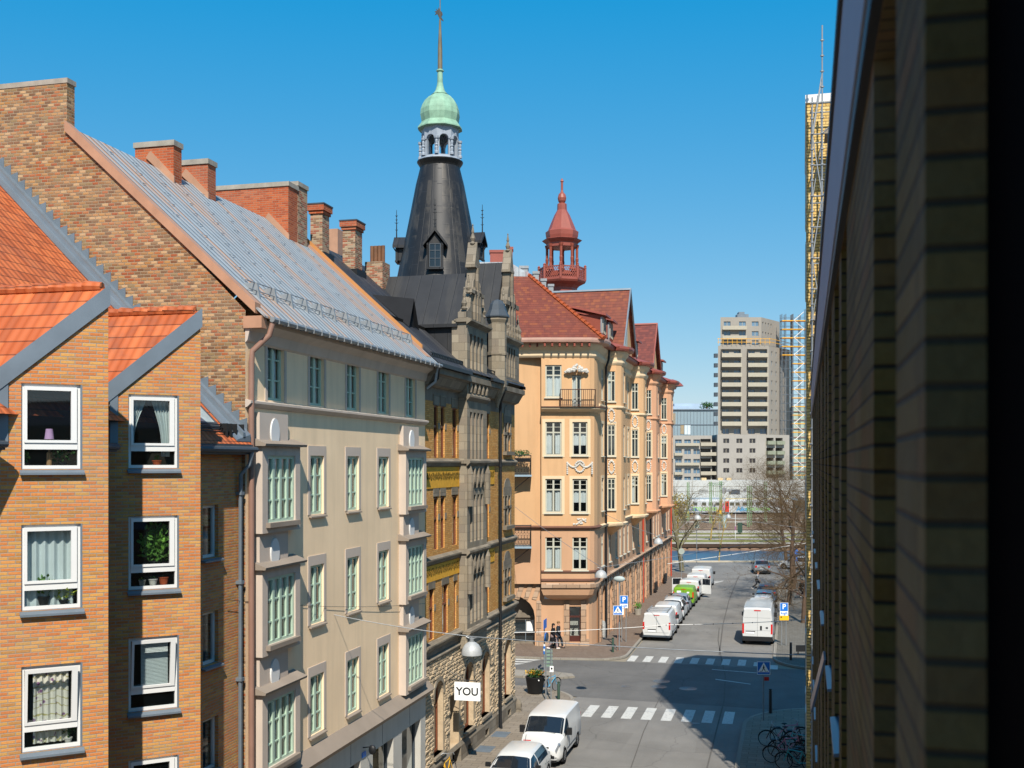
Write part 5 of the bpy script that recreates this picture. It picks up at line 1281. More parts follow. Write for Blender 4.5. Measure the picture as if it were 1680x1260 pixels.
    # white stucco plaques under the bay windows
    for Y0, zc in [(q_, z_) for q_ in bays for z_ in (15.75, 12.1)]:
        f = seg((-12.7, Y0), (-12.02, Y0+.16)); s = MB()
        if 1:
            for k in range(14):
                t = 2*pi*k/14; s.blob(f.p(f.L/2+.2*cos(t), .03, zc+.42*sin(t)), (.07, .07, .09), 6, 4)
            for k in range(5): s.blob(f.p(f.L/2+random.uniform(-.27, .27), .02, zc+random.choice((-.5, .5))), (.06, .05, .05), 6, 4)
        s.build('stucco_wreath', M['stucco'], b)
window_kit('w4s', .9, 2.18, 2, [.84], 'offwhite', .08, .03, y=.05, trans=.68, sill=1, sillmat='offwhite', curtain=[(.1, .9, .1, .6)], mul=.1)
window_kit('w4n', .54, 2.18, 2, [.84], 'offwhite', .06, .03, y=.04, trans=.68, sill=1, sillmat='offwhite', curtain=[(.05, .4, .05, .66)], mul=.07)
window_kit('w4m', .7, 2.18, 2, [.84], 'offwhite', .07, .03, y=.05, trans=.68, sill=1, sillmat='offwhite', mul=.08)
street_side(b4, 73.8, 96.5, [77.1, 89.2], 'orange_render', 'salmon_render', [75.4, 81.7, 83.7, 85.7, 87.8, 94], [75.6, 78.8, 82, 85.2, 88.4, 91.6, 94.8], [(76.2, 'black_iron'), (96.2, 'red_pipe')])
# stucco ornaments and balconies on the front
so = MB(); rr = random.Random(2)
def festoon(uc, zc, w):
    for k in range(26):
        t = k/25; u = uc-w+2*w*t; z = zc+.18-.28*abs(sin(t*2*pi)); so.blob(fo.p(u, .03, z), (.08, .06, .07), 6, 4)
    for k in range(16): a = 2*pi*k/16; so.blob(fo.p(uc+.3*cos(a), .04, zc-.06+.36*sin(a)), (.08, .07, .07), 6, 4)
    for s in (-1, 1):
        for k in range(7): so.blob(fo.p(uc+s*w, .03, zc+.2-k*.12), (.07, .06, .07), 6, 4)
festoon(uo(951), Hh(764, ZO), .82)
for k in range(22): so.blob(fo.p(uo(951)+rr.uniform(-.42, .42), .02, Hh(856, ZO)+rr.uniform(-.18, .18)), (.08, .05, .06), 6, 4)
so.build('stucco_festoon', M['stucco'], b4)
so = MB()
for k in range(60):
    t = rr.uniform(-1, 1); so.blob(fo.p(uo(946)+.75*t, .2+.15*(1-t*t), Hh(604, ZO)-.25*abs(t)+rr.uniform(-.14, .18)*(1.2-abs(t))), (rr.uniform(.07, .14),)*3, 6, 4, .15)
so.build('stucco_cartouche', M['stucco'], b4)
bal = MB(); f = fo; u0, u1 = uo(919), uo(976.5); zb, zt_ = 16.14, 17.22; dp_ = .62
bal.tube([f.p(u0, .05, zt_), f.p(u0, dp_, zt_), f.p(u1-.3, dp_, zt_), f.p(u1, dp_-.25, zt_), f.p(u1, 0, zt_)], .03, 5); bal.tube([f.p(u0, .05, zb+.05), f.p(u0, dp_, zb+.05), f.p(u1-.3, dp_, zb+.05), f.p(u1, dp_-.25, zb+.05), f.p(u1, 0, zb+.05)], .025, 5)
for k in range(17): u = u0+(u1-.3-u0)*k/16; bal.tube([f.p(u, dp_, zb), f.p(u, dp_, zt_)], .013 if k % 4 else .022, 4)
for k in range(1, 5): bal.tube([f.p(u0, dp_*k/5, zb), f.p(u0, dp_*k/5, zt_)], .013, 4); bal.tube([f.p(u1, dp_*k/5-.1, zb), f.p(u1, dp_*k/5-.1, zt_)], .013, 4)
bo = bal.build('balcony_railing', plain('brown_iron', '4f3328', .6, .05), b4)
for zl, zh, nm in ((Hh(779, 72.3), Hh(747, 72.3), 'u'), (Hh(897, 72.3), Hh(862, 72.3), 'l')):
    ff = seg(W(800, ZF), W(872, ZF)); L = ff.L; b = MB(); D = .95
    b.wbox(ff, 0, L, 0, D, zl-.12, zl); o = b.build('balcony_slab', plain('pale_blue_slab_edge', '8ba0ae', .6, .05), b4)
    r = MB()
    for z in (zh, zl+.1): r.tube([ff.p(0, D-.04, z), ff.p(L-.04, D-.04, z), ff.p(L-.04, 0, z)], .03, 5)
    n = 45
    for k in range(n):
        u = L*k/n; r.tube([ff.p(u, D-.04, zl), ff.p(u, D-.04, zh)], .007, 4)
        if k % 3 == 0:
            for q_ in range(3): c = zl+.3+q_*.35; r.tube([ff.p(u+.13*cos(a*pi/4), D-.04, c+.13*sin(a*pi/4)) for a in range(9)], .009, 4)
    for k in range(8): u = D*k/8; r.tube([ff.p(L-.04, u, zl), ff.p(L-.04, u, zh)], .012, 4)
    r.tube([ff.p(L-.1, D-.1, zl-.1), ff.p(L-1.6, .0, zl-1.35)], .03, 5)
    r.build('railing', M['black_iron'], o)
    if nm == 'u':
        pb = ff.p(L-.8, D-.3, zl+1.0); t = thing('balcony_plant', 'green plants in a box along the upper wrought iron balcony', 'plant', pb)
        h = MB(); h.wbox(ff, L-1.5, L-.1, D-.4, D-.15, zl+.85, zl+1.1); h.build('box', M['black_pl'], t)
        h = MB(); leafball(h, (pb[0], pb[1], zh+.1), (.75, .3, .22), 260, .14, seed=4); h.build('foliage', M['leaf_d'], t)
# red wooden lantern turret on the ridge
LXc, LYc = W(922, 93.9); q = 93.9/1800; H9 = lambda y: Hh(y, 93.9)
lt = MB(); lt.lathe(LXc, LYc, [(1.3, H9(500)), (1.3, H9(474)), (1.5, H9(470)), (1.95, H9(466)), (2.05, H9(463)), (2.05, H9(461)), (1.9, H9(461))], 8, pi/8-TH)
lo_ = lt.build('lantern_turret', M['red_metal'], b4)
c = MB(); R = 1.28
c.lathe(LXc, LYc, [(R+.05, H9(407)), (R+.08, H9(401)), (R+.12, H9(400)), (1.62, H9(397)), (1.72, H9(395)), (1.6, H9(394)), (1.3, H9(393.5)), (1.38, H9(388)), (1.42, H9(381)), (1.2, H9(378)), (.95, H9(366)), (.66, H9(353)), (.42, H9(345)), (.4, H9(335)), (.34, H9(334))], 8, pi/8-TH)
c.lathe(LXc, LYc, [(.2, H9(334)), (.33, H9(330)), (.38, H9(325)), (.3, H9(319)), (.14, H9(316)), (.1, H9(312)), (.1, H9(299)), (.16, H9(298)), (.1, H9(295)), (0, H9(292))], 12)
c.build('lantern_roof', M['red_metal'], lo_)
c = MB()
for k in range(8):
    a = pi/8-TH+2*pi*k/8; x, y = LXc+R*cos(a), LYc+R*sin(a); zb = H9(445); zt_ = H9(403)
    c.lathe(x, y, [(.3, zb), (.16, zb+.25), (.12, zb+.6), (.15, zb+1.0), (.12, zb+1.1), (.12, zt_-.3), (.17, zt_-.15), (.2, zt_)], 8)
c.lathe(LXc, LYc, [(R+.1, H9(470)), (R+.02, H9(447)), (.1, H9(446))], 8, pi/8-TH); c.build('lantern_column', M['red_wood'], lo_)
c = MB(); R2 = 1.98; zl, zh = H9(461), H9(441)
for k in range(8):
    a0, a1 = pi/8-TH+2*pi*k/8, pi/8-TH+2*pi*(k+1)/8; p, q_ = (LXc+R2*cos(a0), LYc+R2*sin(a0)), (LXc+R2*cos(a1), LYc+R2*sin(a1)); f = seg(p, q_); L = f.L
    c.wbox(f, 0, L, -.04, .04, zh-.08, zh); c.wbox(f, 0, L, -.04, .04, zl, zl+.1); c.lathe(*p, [(.11, zl), (.11, zh), (.14, zh+.02), (.1, zh+.08), (.13, zh+.16), (0, zh+.3)], 8)
    nx = 8
    for j in range(nx):
        for s in range(3):
            u = L*j/nx; z = zl+.1+(zh-zl-.18)*s/3; dz = (zh-zl-.18)/3; du = L/nx
            c.extr(f, [(u, z), (u+.04, z), (u+du+.04, z+dz), (u+du, z+dz)], -.015, .015); c.extr(f, [(u+du, z), (u+du+.04, z), (u+.04, z+dz), (u, z+dz)], -.014, .016)
c.build('balustrade', M['red_metal'], lo_)

# ---------------- pink house beyond ----------------
b5 = thing('pink_house', 'pink rendered house with dark red gabled roof and round bays beyond the apricot corner house', 'building', (-12.7, 108, 0))
street_side(b5, 96.52, 119.5, [97.9, 110.3], 'pink_render', 'pink_render', [102.4, 104.6, 106.8, 108.6, 115.5, 117.8], [98.2, 101.4, 104.6, 107.8, 111, 114.2, 117.4], [(101.6, 'black_iron'), (119.3, 'red_pipe')])
m = MB(); m.poly([(-12.7, 119.5, 0), (-24, 119.5, 0), (-24, 119.5, 20.3), (-12.7, 119.5, 20.3)]); m.build('end_wall', M['pink_render'], b5)
m = MB(); m.poly([(-11.95, 96.52, ZE), (-11.95, 119.8, ZE), (-17, 117, 24.6), (-18.4, 96.52, apex[2])]); m.poly([(-11.95, 119.8, ZE), (-24, 119.8, ZE), (-17, 117, 24.6)]); r5 = m.build('roof', M['tile_dark'], b5)
street_gable(b5, r5, 101.6, 3.0, 21.0, 25.2, 'tile_dark', 'orange_render'); sdormer(b4, r4, 94.0); sdormer(b5, r5, 106.5); sdormer(b5, r5, 113)
m = MB(); m.lathe(-12.3, 117.8, [(1.2, 20.55), (.95, 20.85), (.5, 21.15), (0.05, 21.3)], 12); m.build('bay_roof', M['red_metal'], b5)
m = MB()
for y in (104, 112): m.mark(); m.box(-12.5, -12.3, y-.7, y+.7, .3, 1.1)
m.build_each('basement_grille', M['black_iron'], b5)
# ---------------- ground, road, pavements ----------------
KN = -11.15
def flat(mb, pts, z): mb.poly([(x, y, z) for x, y in pts]); return mb
g = MB()
cv = [W(-9000, 137.2), W(9000, 137.2), W(9000, 168), W(-9000, 168)]      # the canal runs square to the lens axis
def cz(px, z, h): p = W(px, z); return (p[0], p[1], h)
g.poly([(-900, -900, -.03), (900, -900, -.03), cz(9000, 137.2, -.03), cz(-9000, 137.2, -.03)])
g.poly([cz(-9000, 137.2, -.03), cz(9000, 137.2, -.03), cz(9000, 137.2, -3.5), cz(-9000, 137.2, -3.5)][::-1])
g.poly([cz(-9000, 137.2, -3.5), cz(9000, 137.2, -3.5), cz(9000, 168.2, -3.5), cz(-9000, 168.2, -3.5)])
g.poly([cz(-9000, 168.2, -3.5), cz(9000, 168.2, -3.5), cz(9000, 168.2, -.2), cz(-9000, 168.2, -.2)])
g.poly([cz(-9000, 168.2, -.2), cz(9000, 168.2, -.2), cz(2500, 4500, -.2), cz(-2500, 4500, -.2)])
structure(g.build('ground', M['earth']))
w = MB(); w.poly([cz(-3000, 137.25, -1.05), cz(5000, 137.25, -1.05), cz(5000, 168.15, -1.05), cz(-3000, 168.15, -1.05)])
def water():
    n = N('canal_water'); n.col(lin('34576f')); n.b.inputs['Roughness'].default_value = .3; n.b.inputs['Specular IOR Level'].default_value = .35
    n.bump(n.noise(2.2, 4, sc=(1, 1, 1)), .25, .04); return n.m
structure(w.build('canal_water', water()))
r = MB(); flat(r, [(KN-.2, -30), (-1.0, -30), (-1.0, 128), (-10.0, 128), (-10.0, 60), (KN-.2, 56)], .0); ro_ = structure(r.build('road', M['asphalt']))
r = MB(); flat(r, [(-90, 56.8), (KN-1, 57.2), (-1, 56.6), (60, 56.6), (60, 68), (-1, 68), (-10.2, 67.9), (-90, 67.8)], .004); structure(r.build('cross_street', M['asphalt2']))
r = MB(); a = W(-2000, 137); b = W(4000, 137); flat(r, [(-70, 119), (60, 119), b, a], .002); structure(r.build('quay_road', M['asphalt']))
def pavement(name, pts, mat, kerb_from, kerb_to, h=.12):
    m = MB(); m.prism(pts, -.02, h); o = m.build(name, M[mat]); structure(o)
    k = MB(); P = pts[kerb_from:kerb_to+1]; n = len(P)
    inn = []
    for i in range(n):
        a = P[max(i-1, 0)]; b = P[min(i+1, n-1)]; d = Vector((b[0]-a[0], b[1]-a[1])).normalized(); inn.append((P[i][0]-d.y*.16, P[i][1]+d.x*.16)); P[i] = (P[i][0]+d.y*.01, P[i][1]-d.x*.01)
    for i in range(n-1): k.hexa([(*P[i], -.02), (*P[i+1], -.02), (*inn[i+1], -.02), (*inn[i], -.02), (*P[i], h+.006), (*P[i+1], h+.006), (*inn[i+1], h+.006), (*inn[i], h+.006)])
    structure(k.build('kerb', M['kerb'])); return o
arc = lambda cx, cy, r, a0, a1, n=8: [(cx+r*cos(radians(a0+(a1-a0)*k/n)), cy+r*sin(radians(a0+(a1-a0)*k/n))) for k in range(n+1)]
pavement('pavement', [(-60, -30), (KN, -30)]+[(KN, 54.5)]+[(KN+.35, 55.2)]+arc(KN-3.1, 55.3, 3.4, 5, 90)+[(-60, 58.6)], 'paving', 1, 12)
pavement('pavement', [(-60, 128), (-60, 67.2)]+[(-15, 67.4)]+arc(-12.3, 70, 2.2, -90, 0)+[(-10.1, 118), (-11.2, 122.5), (-14, 126), (-30, 128)], 'paving_red', 1, 12)
pavement('pavement', [(60, -30), (60, 57.0), (4, 57.1)]+arc(2.2, 52.7, 4.4, 88, 180)+[(-2.2, -30)], 'paving', 1, 12)
pavement('pavement', [(60, 67.5), (60, 124), (4, 124)]+arc(1.9, 120, 3, 90, 180)+arc(2.3, 71.2, 3.4, 180, 262)+[(6, 67.6)], 'cobble', 2, 22)
# paved forecourt at the quay, kerb along the water
q = MB(); f = seg(W(-1500, 136.9), W(3500, 136.9)); q.wbox(f, 0, f.L, -.35, .35, -.02, .16); structure(q.build('quay_kerb', plain('pale_quay_stone', 'b5ab98', .9, .1, 1)))
# painted markings
pm = MB()
def stripe(pts, z=.0075): pm.poly([(x, y, z) for x, y in pts])
for k in range(8):
    x = -9.95+k*.965; y = 52.75+.03*k; stripe([(x, y), (x+.5, y), (x+.5, y+2.6), (x, y+2.6)])
for k in range(10):
    x = -9.95+k*.965; y = 68.15+.03*k-(.8 if k > 8 else 0); stripe([(x, y), (x+.48, y), (x+.48, y+2.05-(.7 if k > 7 else 0)), (x, y+2.05-(.7 if k > 7 else 0))], .0085)
for k in range(6): y = 63.0+k*.78; stripe([(-24, y), (-15.6-(5-k)*.35, y), (-15.2-(5-k)*.35, y+.42), (-24, y+.42)], .0085)
stripe([(-4.6, 66.6), (-1.7, 66.1), (-1.7, 66.25), (-4.6, 66.75)], .0085); stripe([(-4.2, 63.6), (-2.2, 62.7), (-2.2, 62.85), (-4.2, 63.8)], .0085)
a, b = G(1100+60, 948), G(1190, 952)
for (p0, p1) in (((1098+60, 960.5), (1186, 953)), ((1160, 957), (1178, 953.5))):
    A, B = G(*p0), G(*p1); d = Vector((B[0]-A[0], B[1]-A[1])).normalized(); nn = (-d.y*.12, d.x*.12); stripe([(A[0]-nn[0], A[1]-nn[1]), (B[0]-nn[0], B[1]-nn[1]), (B[0]+nn[0], B[1]+nn[1]), (A[0]+nn[0], A[1]+nn[1])])
structure(pm.build('road_marking', M['paint']))
seam_ = MB()
def strip(P, w, z=.0065):
    for A, B in zip(P, P[1:]):
        d = Vector((B[0]-A[0], B[1]-A[1])).normalized(); n_ = (-d.y*w/2, d.x*w/2); seam_.poly([(A[0]-n_[0], A[1]-n_[1], z), (B[0]-n_[0], B[1]-n_[1], z), (B[0]+n_[0], B[1]+n_[1], z), (A[0]+n_[0], A[1]+n_[1], z)])
strip([G(1180, 1075), G(1186, 1025), G(1196, 985), G(1212, 945)], .09); strip([G(1160, 1260), G(1175, 1200), G(1188, 1150), G(1190, 1110), G(1183, 1078), G(1178, 1050), G(1180, 1030)], .07)
strip([G(1035, 1260), G(1056, 1200), G(1075, 1160), G(1090, 1130)], .05)
pt_ = MB()
for (px, py, w_, l_, a_) in ((1120, 1035, 1.1, 4.5, .02), (1000, 1215, 1.6, 3.2, -.03), (1110, 985, .8, 6, 0), (1155, 1225, .7, 2.2, .05), (1195, 1010, 1.2, 2.4, 0)):
    p_ = G(px, py); pt_.mark(); c_, s_ = cos(a_), sin(a_); pt_.poly([(p_[0]+x*c_-y*s_, p_[1]+x*s_+y*c_, .0035) for x, y in ((-w_/2, -l_/2), (w_/2, -l_/2), (w_/2, l_/2), (-w_/2, l_/2))])
for o_ in pt_.build_each('road_patch', _asphalt('patched_asphalt', '6f6c67')): structure(o_)
structure(seam_.build('tar_seam', plain('dark_tar_seam', '5d5a56', .85, .15, 4)))
isl = MB(); c_ = G(872, 1108); isl.prism([(c_[0]-2.2, c_[1]-.9), (c_[0]+1.6, c_[1]-.9), (c_[0]+2.6, c_[1]-.2), (c_[0]+2.3, c_[1]+.5), (c_[0]+1.0, c_[1]+.9), (c_[0]-2.2, c_[1]+.9)], -.01, .13); structure(isl.build('traffic_island', M['kerb']))
for px, py, r_, lab in ((1085, 1118, .5, 'upper left manhole cover in the tower shadow on the cross street'), (1081, 1127, .45, 'manhole cover half in the shadow edge of the cross street'), (1129, 1130, .5, 'rightmost manhole cover in the shaded cross street'), (1141, 1187, .2, 'small round cover below the nearer zebra crossing'), (1027, 1126.5, .3, 'dark round cover in the sunlit part of the cross street')):
    p = G(px, py); m = MB(); m.lathe(p[0], p[1], [(r_, .0), (r_, .013), (r_*.82, .013), (r_*.8, .009), (0, .011)], 20); m.solo('manhole_cover', plain('cast_iron_cover', '6d6f70', .45, .15, 8, metal=.5), lab, 'manhole cover', (p[0], p[1], 0), 'manhole covers in the road', smooth=True)

# ---------------- far bank: quay wall, terraces, railway ----------------
def strip_far(name, z0, z1, h0, h1, mat, px0=-800, px1=3000, kind=True):
    m = MB(); m.poly([cz(px0, z0, h0), cz(px1, z0, h0), cz(px1, z1, h1), cz(px0, z1, h1)]); o = m.build(name, M[mat] if isinstance(mat, str) else mat)
    return structure(o)
M['grass'] = plain('dry_olive_grass', '7c7a45', .95, .3, .8); M['gravel'] = plain('brown_track_ballast', '6e5b4c', .95, .25, 1.2, bump=.5, bscale=30); M['path'] = plain('pale_gravel_path', 'a9a091', .95, .1, .5)
qw = thing('quay_wall', 'rust brown sheet piling quay wall on the far side of the canal', 'wall', cz(1180, 168, -1.2)); m = MB()
f = seg(W(-500, 168), W(2800, 168)); n = int(f.L/1.6)
for k in range(n): m.wbox(f, k*1.6, k*1.6+1.25, 0, .25, -1.6, -.62); m.wbox(f, k*1.6+1.25, k*1.6+1.6, 0, .08, -1.6, -.5)
m.build('sheet_piling', plain('rusty_piling', '8b6f5c', .9, .2, .8, streak=.3), qw)
m = MB(); m.wbox(f, 0, f.L, -.6, .4, -.5, -.1); m.build('wall_cap', plain('dark_brown_cap', '4a3a30', .9, .2, 1), qw)
H0 = -.08; zz = [(168.8, 172), (172, 176.5), (176.5, 180.5), (180.5, 184), (184, 188.5), (188.5, 192), (192, 199)]
for k, (a, b) in enumerate(zz): strip_far(('gravel_path', 'grass_terrace')[k % 2], a, b, H0+.03*k, H0+.03*k, 'path' if k % 2 == 0 else 'grass')
strip_far('railway_ballast', 199, 268, .12, .12, 'gravel')
strip_far('service_path', 225, 229, .14, .14, 'path'); strip_far('service_path', 240, 243.5, .14, .14, 'path')
rl = MB(); f = seg(W(-200, 100), W(2600, 100))
for z in (203, 204.5, 210, 211.5, 217, 218.5, 233, 234.5, 247, 248.5, 256.3, 257.8):
    f = seg(W(400, z), W(2000, z)); rl.wbox(f, 0, f.L, -.05, .05, .13, .3)
structure(rl.build('railway_rails', plain('rusty_rail', '8a7a6c', .6, .1, metal=.4)))

# ---------------- station building and train ----------------
sb = thing('station_wall', 'long pale concrete station building with round vents behind the train', 'building', cz(1190, 275, 0))
f = seg(W(900, 275), W(1500, 275)); m = MB(); uS = lambda px: (px-900)*275/1800
m.wbox(f, 0, f.L, -6, 0, 0, Hh(788, 275)); m.build('wall', plain('pale_station_concrete', 'b9bab6', .8, .08, .08, streak=.2), sb)
m = MB()
for y in (798, 806): m.wbox(f, 0, f.L, 0, .05, Hh(y, 275)-.04, Hh(y, 275)+.04)
m.build('wall_joint', M['concrete'], sb)
m = MB(); m.wbox(f, 0, f.L, 0, 2.8, Hh(820, 275), Hh(816.5, 275)); m.build('canopy', plain('blue_grey_canopy', '6f8494', .6, .1, .3), sb)
for px, w_, y0_, y1_ in ((1154, 1.1, 803, 807), (1205, 1.35, 803, 811)):
    m = MB(); m.wbox(f, uS(px)-w_, uS(px)+w_, 0, .06, Hh(y1_, 275), Hh(y0_, 275)); m.build('louvre', M['lead_d'] if px > 1200 else plain('grey_louvre', '8b8b86', .7), sb)
for px, r_ in ((1187.5, .38*2), (1194.5, .3), (1198, .3), (1222, .42)):
    m = MB(); p = f.p(uS(px), 0, 0); zc = Hh(804.5, 275); m.extr(f, [(uS(px)+r_*cos(a*pi/8), zc+r_*sin(a*pi/8)) for a in range(16)], 0, .08); m.build('round_vent', plain('grey_vent', '84868a', .6), sb)
tr_ = thing('passenger_train', 'white passenger train with blue and green lettering and a red door', 'train', cz(1190, 257, 0))
f = seg(W(1080, 256.9), W(1500, 256.9)); uT = lambda px: (px-1080)*256.9/1800
def carr(px0, px1, roofc, nm):
    m = MB(); u0, u1 = uT(px0), uT(px1); c = 1.1
    sec = [(-3.0, .75), (0, .75), (.02, 2.2), (0, 3.4), (-.3, 3.75), (-1.0, 3.98), (-1.5, 4.02), (-2.0, 3.98), (-2.7, 3.75), (-3.0, 3.4)]
    for (a, b) in ((u0, u1),):
        i = len(m.v); k = len(sec)
        for u, s in ((a, .97), (a+.4, 1), (b-.4, 1), (b, .97)):
            for w_, z in sec: m.v.append(f.p(u, w_, .75+(z-.75)*s))
        for j in range(3):
            for q_ in range(k): m.f.append([i+j*k+q_, i+(j+1)*k+q_, i+(j+1)*k+(q_+1) % k, i+j*k+(q_+1) % k])
        m.f.append([i+q_ for q_ in range(k)]); m.f.append([i+3*k+q_ for q_ in range(k)][::-1])
    b_ = m.build('carriage', plain('train_white', 'b4b8ba', .5, .04), tr_)
    r_ = MB(); r_.wbox(f, u0+.3, u1-.3, -2.5, -.45, 3.72, 4.06); r_.build('roof', plain(nm, roofc, .7), b_)
    uf = MB(); uf.wbox(f, u0+.8, u1-.8, -2.6, -.25, .35, .75)
    for bx in (u0+3, u0+5.2, u1-5.2, u1-3):
        for k in range(1): uf.extr(f, [(bx+.45*cos(a*pi/6), .6+.45*sin(a*pi/6)) for a in range(12)], -.4, -.2)
    uf.build('bogie', M['black_iron'], b_); return b_, u0, u1
cA, a0, a1 = carr(1101, 1189, '93a3ae', 'blue_grey_train_roof'); cB, b0, b1 = carr(1189.5, 1300, 'c9bf9f', 'cream_train_roof')
for cr_, xs in ((cA, [1113, 1125, 1140.5, 1155, 1166, 1177]), (cB, [1201, 1210, 1222, 1232, 1244, 1256, 1268, 1280])):
    for px in xs:
        m = MB(); u = uT(px); m.wbox(f, u-.5, u+.5, .0, .045, 2.35, 3.1); m.build('window', plain('train_window', '4a4f48', .2, .1), cr_)
m = MB(); m.wbox(f, uT(1189.7), uT(1196), .0, .07, .85, 3.35); m.build('door', plain('red_train_door', 'c4201c', .5), cB)
m = MB(); m.wbox(f, uT(1102), uT(1110), .0, .07, .85, 3.35); m.build('end_panel', MATS['red_train_door'], cA)
m = MB(); m.wbox(f, uT(1189.7)+.3, uT(1196)-.25, .07, .09, 2.2, 3.0); m.build('door_window', M['black_pl'], cB)
m = MB(); m.wbox(f, uT(1171), uT(1173), .0, .06, .85, 2.6); m.build('door', plain('dark_blue_door', '2c4a72', .5), cA)
M['t_blue'] = plain('blue_lettering', '2a5fb0', .6, 0); M['t_green'] = plain('green_lettering', '8fce6a', .6, 0); M['t_cyan'] = plain('cyan_lettering', '1f9fd8', .6, 0)
text('lettering', 'Aike.', M['t_blue'], f, uT(1136), .06, 1.5, 1.35, cA, bold=True); text('lettering', 'STOCKHOLM', M['t_green'], f, uT(1161), .06, 1.5, 1.15, cA, bold=True)
text('lettering', 'Aike.', M['t_cyan'], f, uT(1219), .06, 1.5, 1.5, cB, bold=True); text('lettering', 'STOCKHOLM', M['t_green'], f, uT(1243), .06, 1.5, .95, cB, bold=True)
pk = MB(); pk.wbox(f, uT(1185), uT(1188), 0, .05, 1.2, 2.9); pk.build('poster', plain('magenta_panel', 'c86ab0', .6), cA)

# green catenary masts
M['mast'] = plain('pale_green_mast', '76906c', .6, .1, 1); M['signgreen'] = plain('dark_green_box', '2c4438', .6)
cat_t = []
def mast(px, z, top, base, label):
    x, y = W(px, z); t = thing('catenary_mast', label, 'mast', (x, y, 0), 'green railway masts'); m = MB(); h = Hh(top, z)
    m.box(x-.26, x-.08, y-.2, y+.2, 0, h); m.box(x+.08, x+.26, y-.2, y+.2, 0, h)
    for k in range(int(h/.5)): m.box(x-.06, x+.06, y-.12, y+.12, k*.5+.2, k*.5+.26)
    m.build('post', M['mast'], t); return t, x, y, h
mast(1129, 232, 791, 0, 'leftmost green mast, in front of the left part of the white train'); mast(1166, 222, 790, 0, 'green mast joined to its right neighbour by a cross beam'); mast(1182.5, 228, 789, 0, 'right mast of the pair joined by a cross beam')
mast(1228, 210, 797, 0, 'left one of two close masts in front of the cream roofed carriage'); mast(1231.5, 212, 797, 0, 'right one of two close masts in front of the cream roofed carriage'); mast(1256, 225, 790, 0, 'rightmost green mast, half behind the bare twigs')
t = thing('mast_beam', 'green cross beam with hanging insulators between two railway masts', 'beam', cz(1174, 225, 9)); m = MB(); f = seg(W(1164, 222), W(1185, 228)); z1, z0 = Hh(792, 225), Hh(796, 225)
m.wbox(f, -.6, f.L+.6, -.1, .1, z0, z0+.12); m.wbox(f, -.6, f.L+.6, -.1, .1, z1-.12, z1)
for k in range(6): m.tube([f.p(f.L*k/6, 0, z0), f.p(f.L*(k+1)/6, 0, z1)], .05, 4)
for px in (.3, .5, .65): m.tube([f.p(f.L*px, 0, z0), f.p(f.L*px, 0, z0-2.4)], .06, 5)
m.build('beam', M['mast'], t)
m = MB(); p = W(1155, 201); x, y = W(1211, 183)
m = MB(); x, y = W(1187.5, 205); m.lathe(x, y, [(.45, 0), (.45, 2.4), (.3, 2.7)], 10); m.solo('signal_cabinet', plain('grey_green_cabinet', '8fa0a0', .7, .1), 'grey upright cabinet beside the tracks below the red train door', 'cabinet', (x, y, 0), smooth=True)
x, y = W(1214, 190); m = MB(); m.box(x-.4, x+.4, y-.3, y+.3, .3, 2.0); m.box(x-.1, x+.1, y-.1, y+.1, 0, .3); m.solo('trackside_box', M['signgreen'], 'dark green box on a short leg by the grass terraces', 'box', (x, y, 0))
x, y = W(1206.5, 176); t = thing('slim_post', 'slim white post with a small dark plate on the grass terrace', 'post', (x, y, 0)); m = MB(); m.tube([(x, y, 0), (x, y, 4.2)], .05, 5); m.build('post', M['white_paint'], t); m = MB(); m.box(x-.1, x+.1, y-.07, y-.05, 1.6, 2.2); m.build('plate', plain('purple_plate', '8a5a7a', .6), t)
x, y = W(1180, 200); t = thing('yellow_sign', 'small yellow sign on a pole by the tracks', 'sign', (x, y, 0)); m = MB(); m.tube([(x, y, 0), (x, y, 3.6)], .06, 5); m.build('post', M['zinc'], t); m = MB(); m.box(x-.45, x+.45, y-.04, y+.04, 3.1, 3.75); m.build('plate', M['yellow'], t)

# ---------------- far buildings ----------------
M['conc_t'] = plain('far_tower_concrete', '969087', .95, .06, .15, streak=.1); M['conc_l'] = plain('far_low_concrete', '9f9a93', .95, .06, .15, streak=.15)
M['far_win'] = plain('far_window_glass', '5f7a90', .2, .3, .3, spec=.8); M['balc'] = plain('balcony_edge', 'a9a292', .8, .05); M['far_dark'] = plain('loggia_shade_wall', '5a554e', .9, .1)  # shade inside the loggias is put into the dark grey
tw_ = thing('tower_block', 'tall grey concrete tower block with rows of balconies beyond the railway', 'building', cz(1235, 330, 0))
ZT = 328; yr = lambda y: Hh(y, ZT); uP = lambda px: (px-1178)*ZT/1800
fT = seg(W(1178, ZT), W(1262, ZT)); LT = fT.L
P2 = W(1262, ZT); dside = (.6*CT-.8*ST, .6*ST+.8*CT); Ls = 15.5
fS = F(P2[0], P2[1], dside[0], dside[1])
m = MB(); rows_ = [579+16.0*k for k in range(9)]
wop = []; 
for y in rows_:
    for px in (1191.5, 1210, 1234, 1253): u = uP(px); wop.append((u-.95, u+.95, yr(y+4)-.15, yr(y-3.5)))
log_ = [(uP(a), uP(b), yr(y+6.5), yr(y-6.2)) for y in rows_ for a, b in ((1183.5, 1215.5), (1226.5, 1258.5))]
facade(m, fT, 0, LT, 0, yr(567), log_, .75)
fTi = fT.off(-.75)
for a, b in ((1183.5, 1215.5), (1226.5, 1258.5)): facade(m, fTi, uP(a)-.1, uP(b)+.1, yr(rows_[-1]+8), yr(rows_[0]-7), [o_ for o_ in wop if uP(a) < o_[0] < uP(b)], .3)
sop = []
for y in rows_:
    for k in range(4): u = 2.0+k*3.15; sop.append((u-.45, u+.45, yr(y+4), yr(y-3.5)))
facade(m, fS, 0, Ls, 0, yr(567), sop, .3)
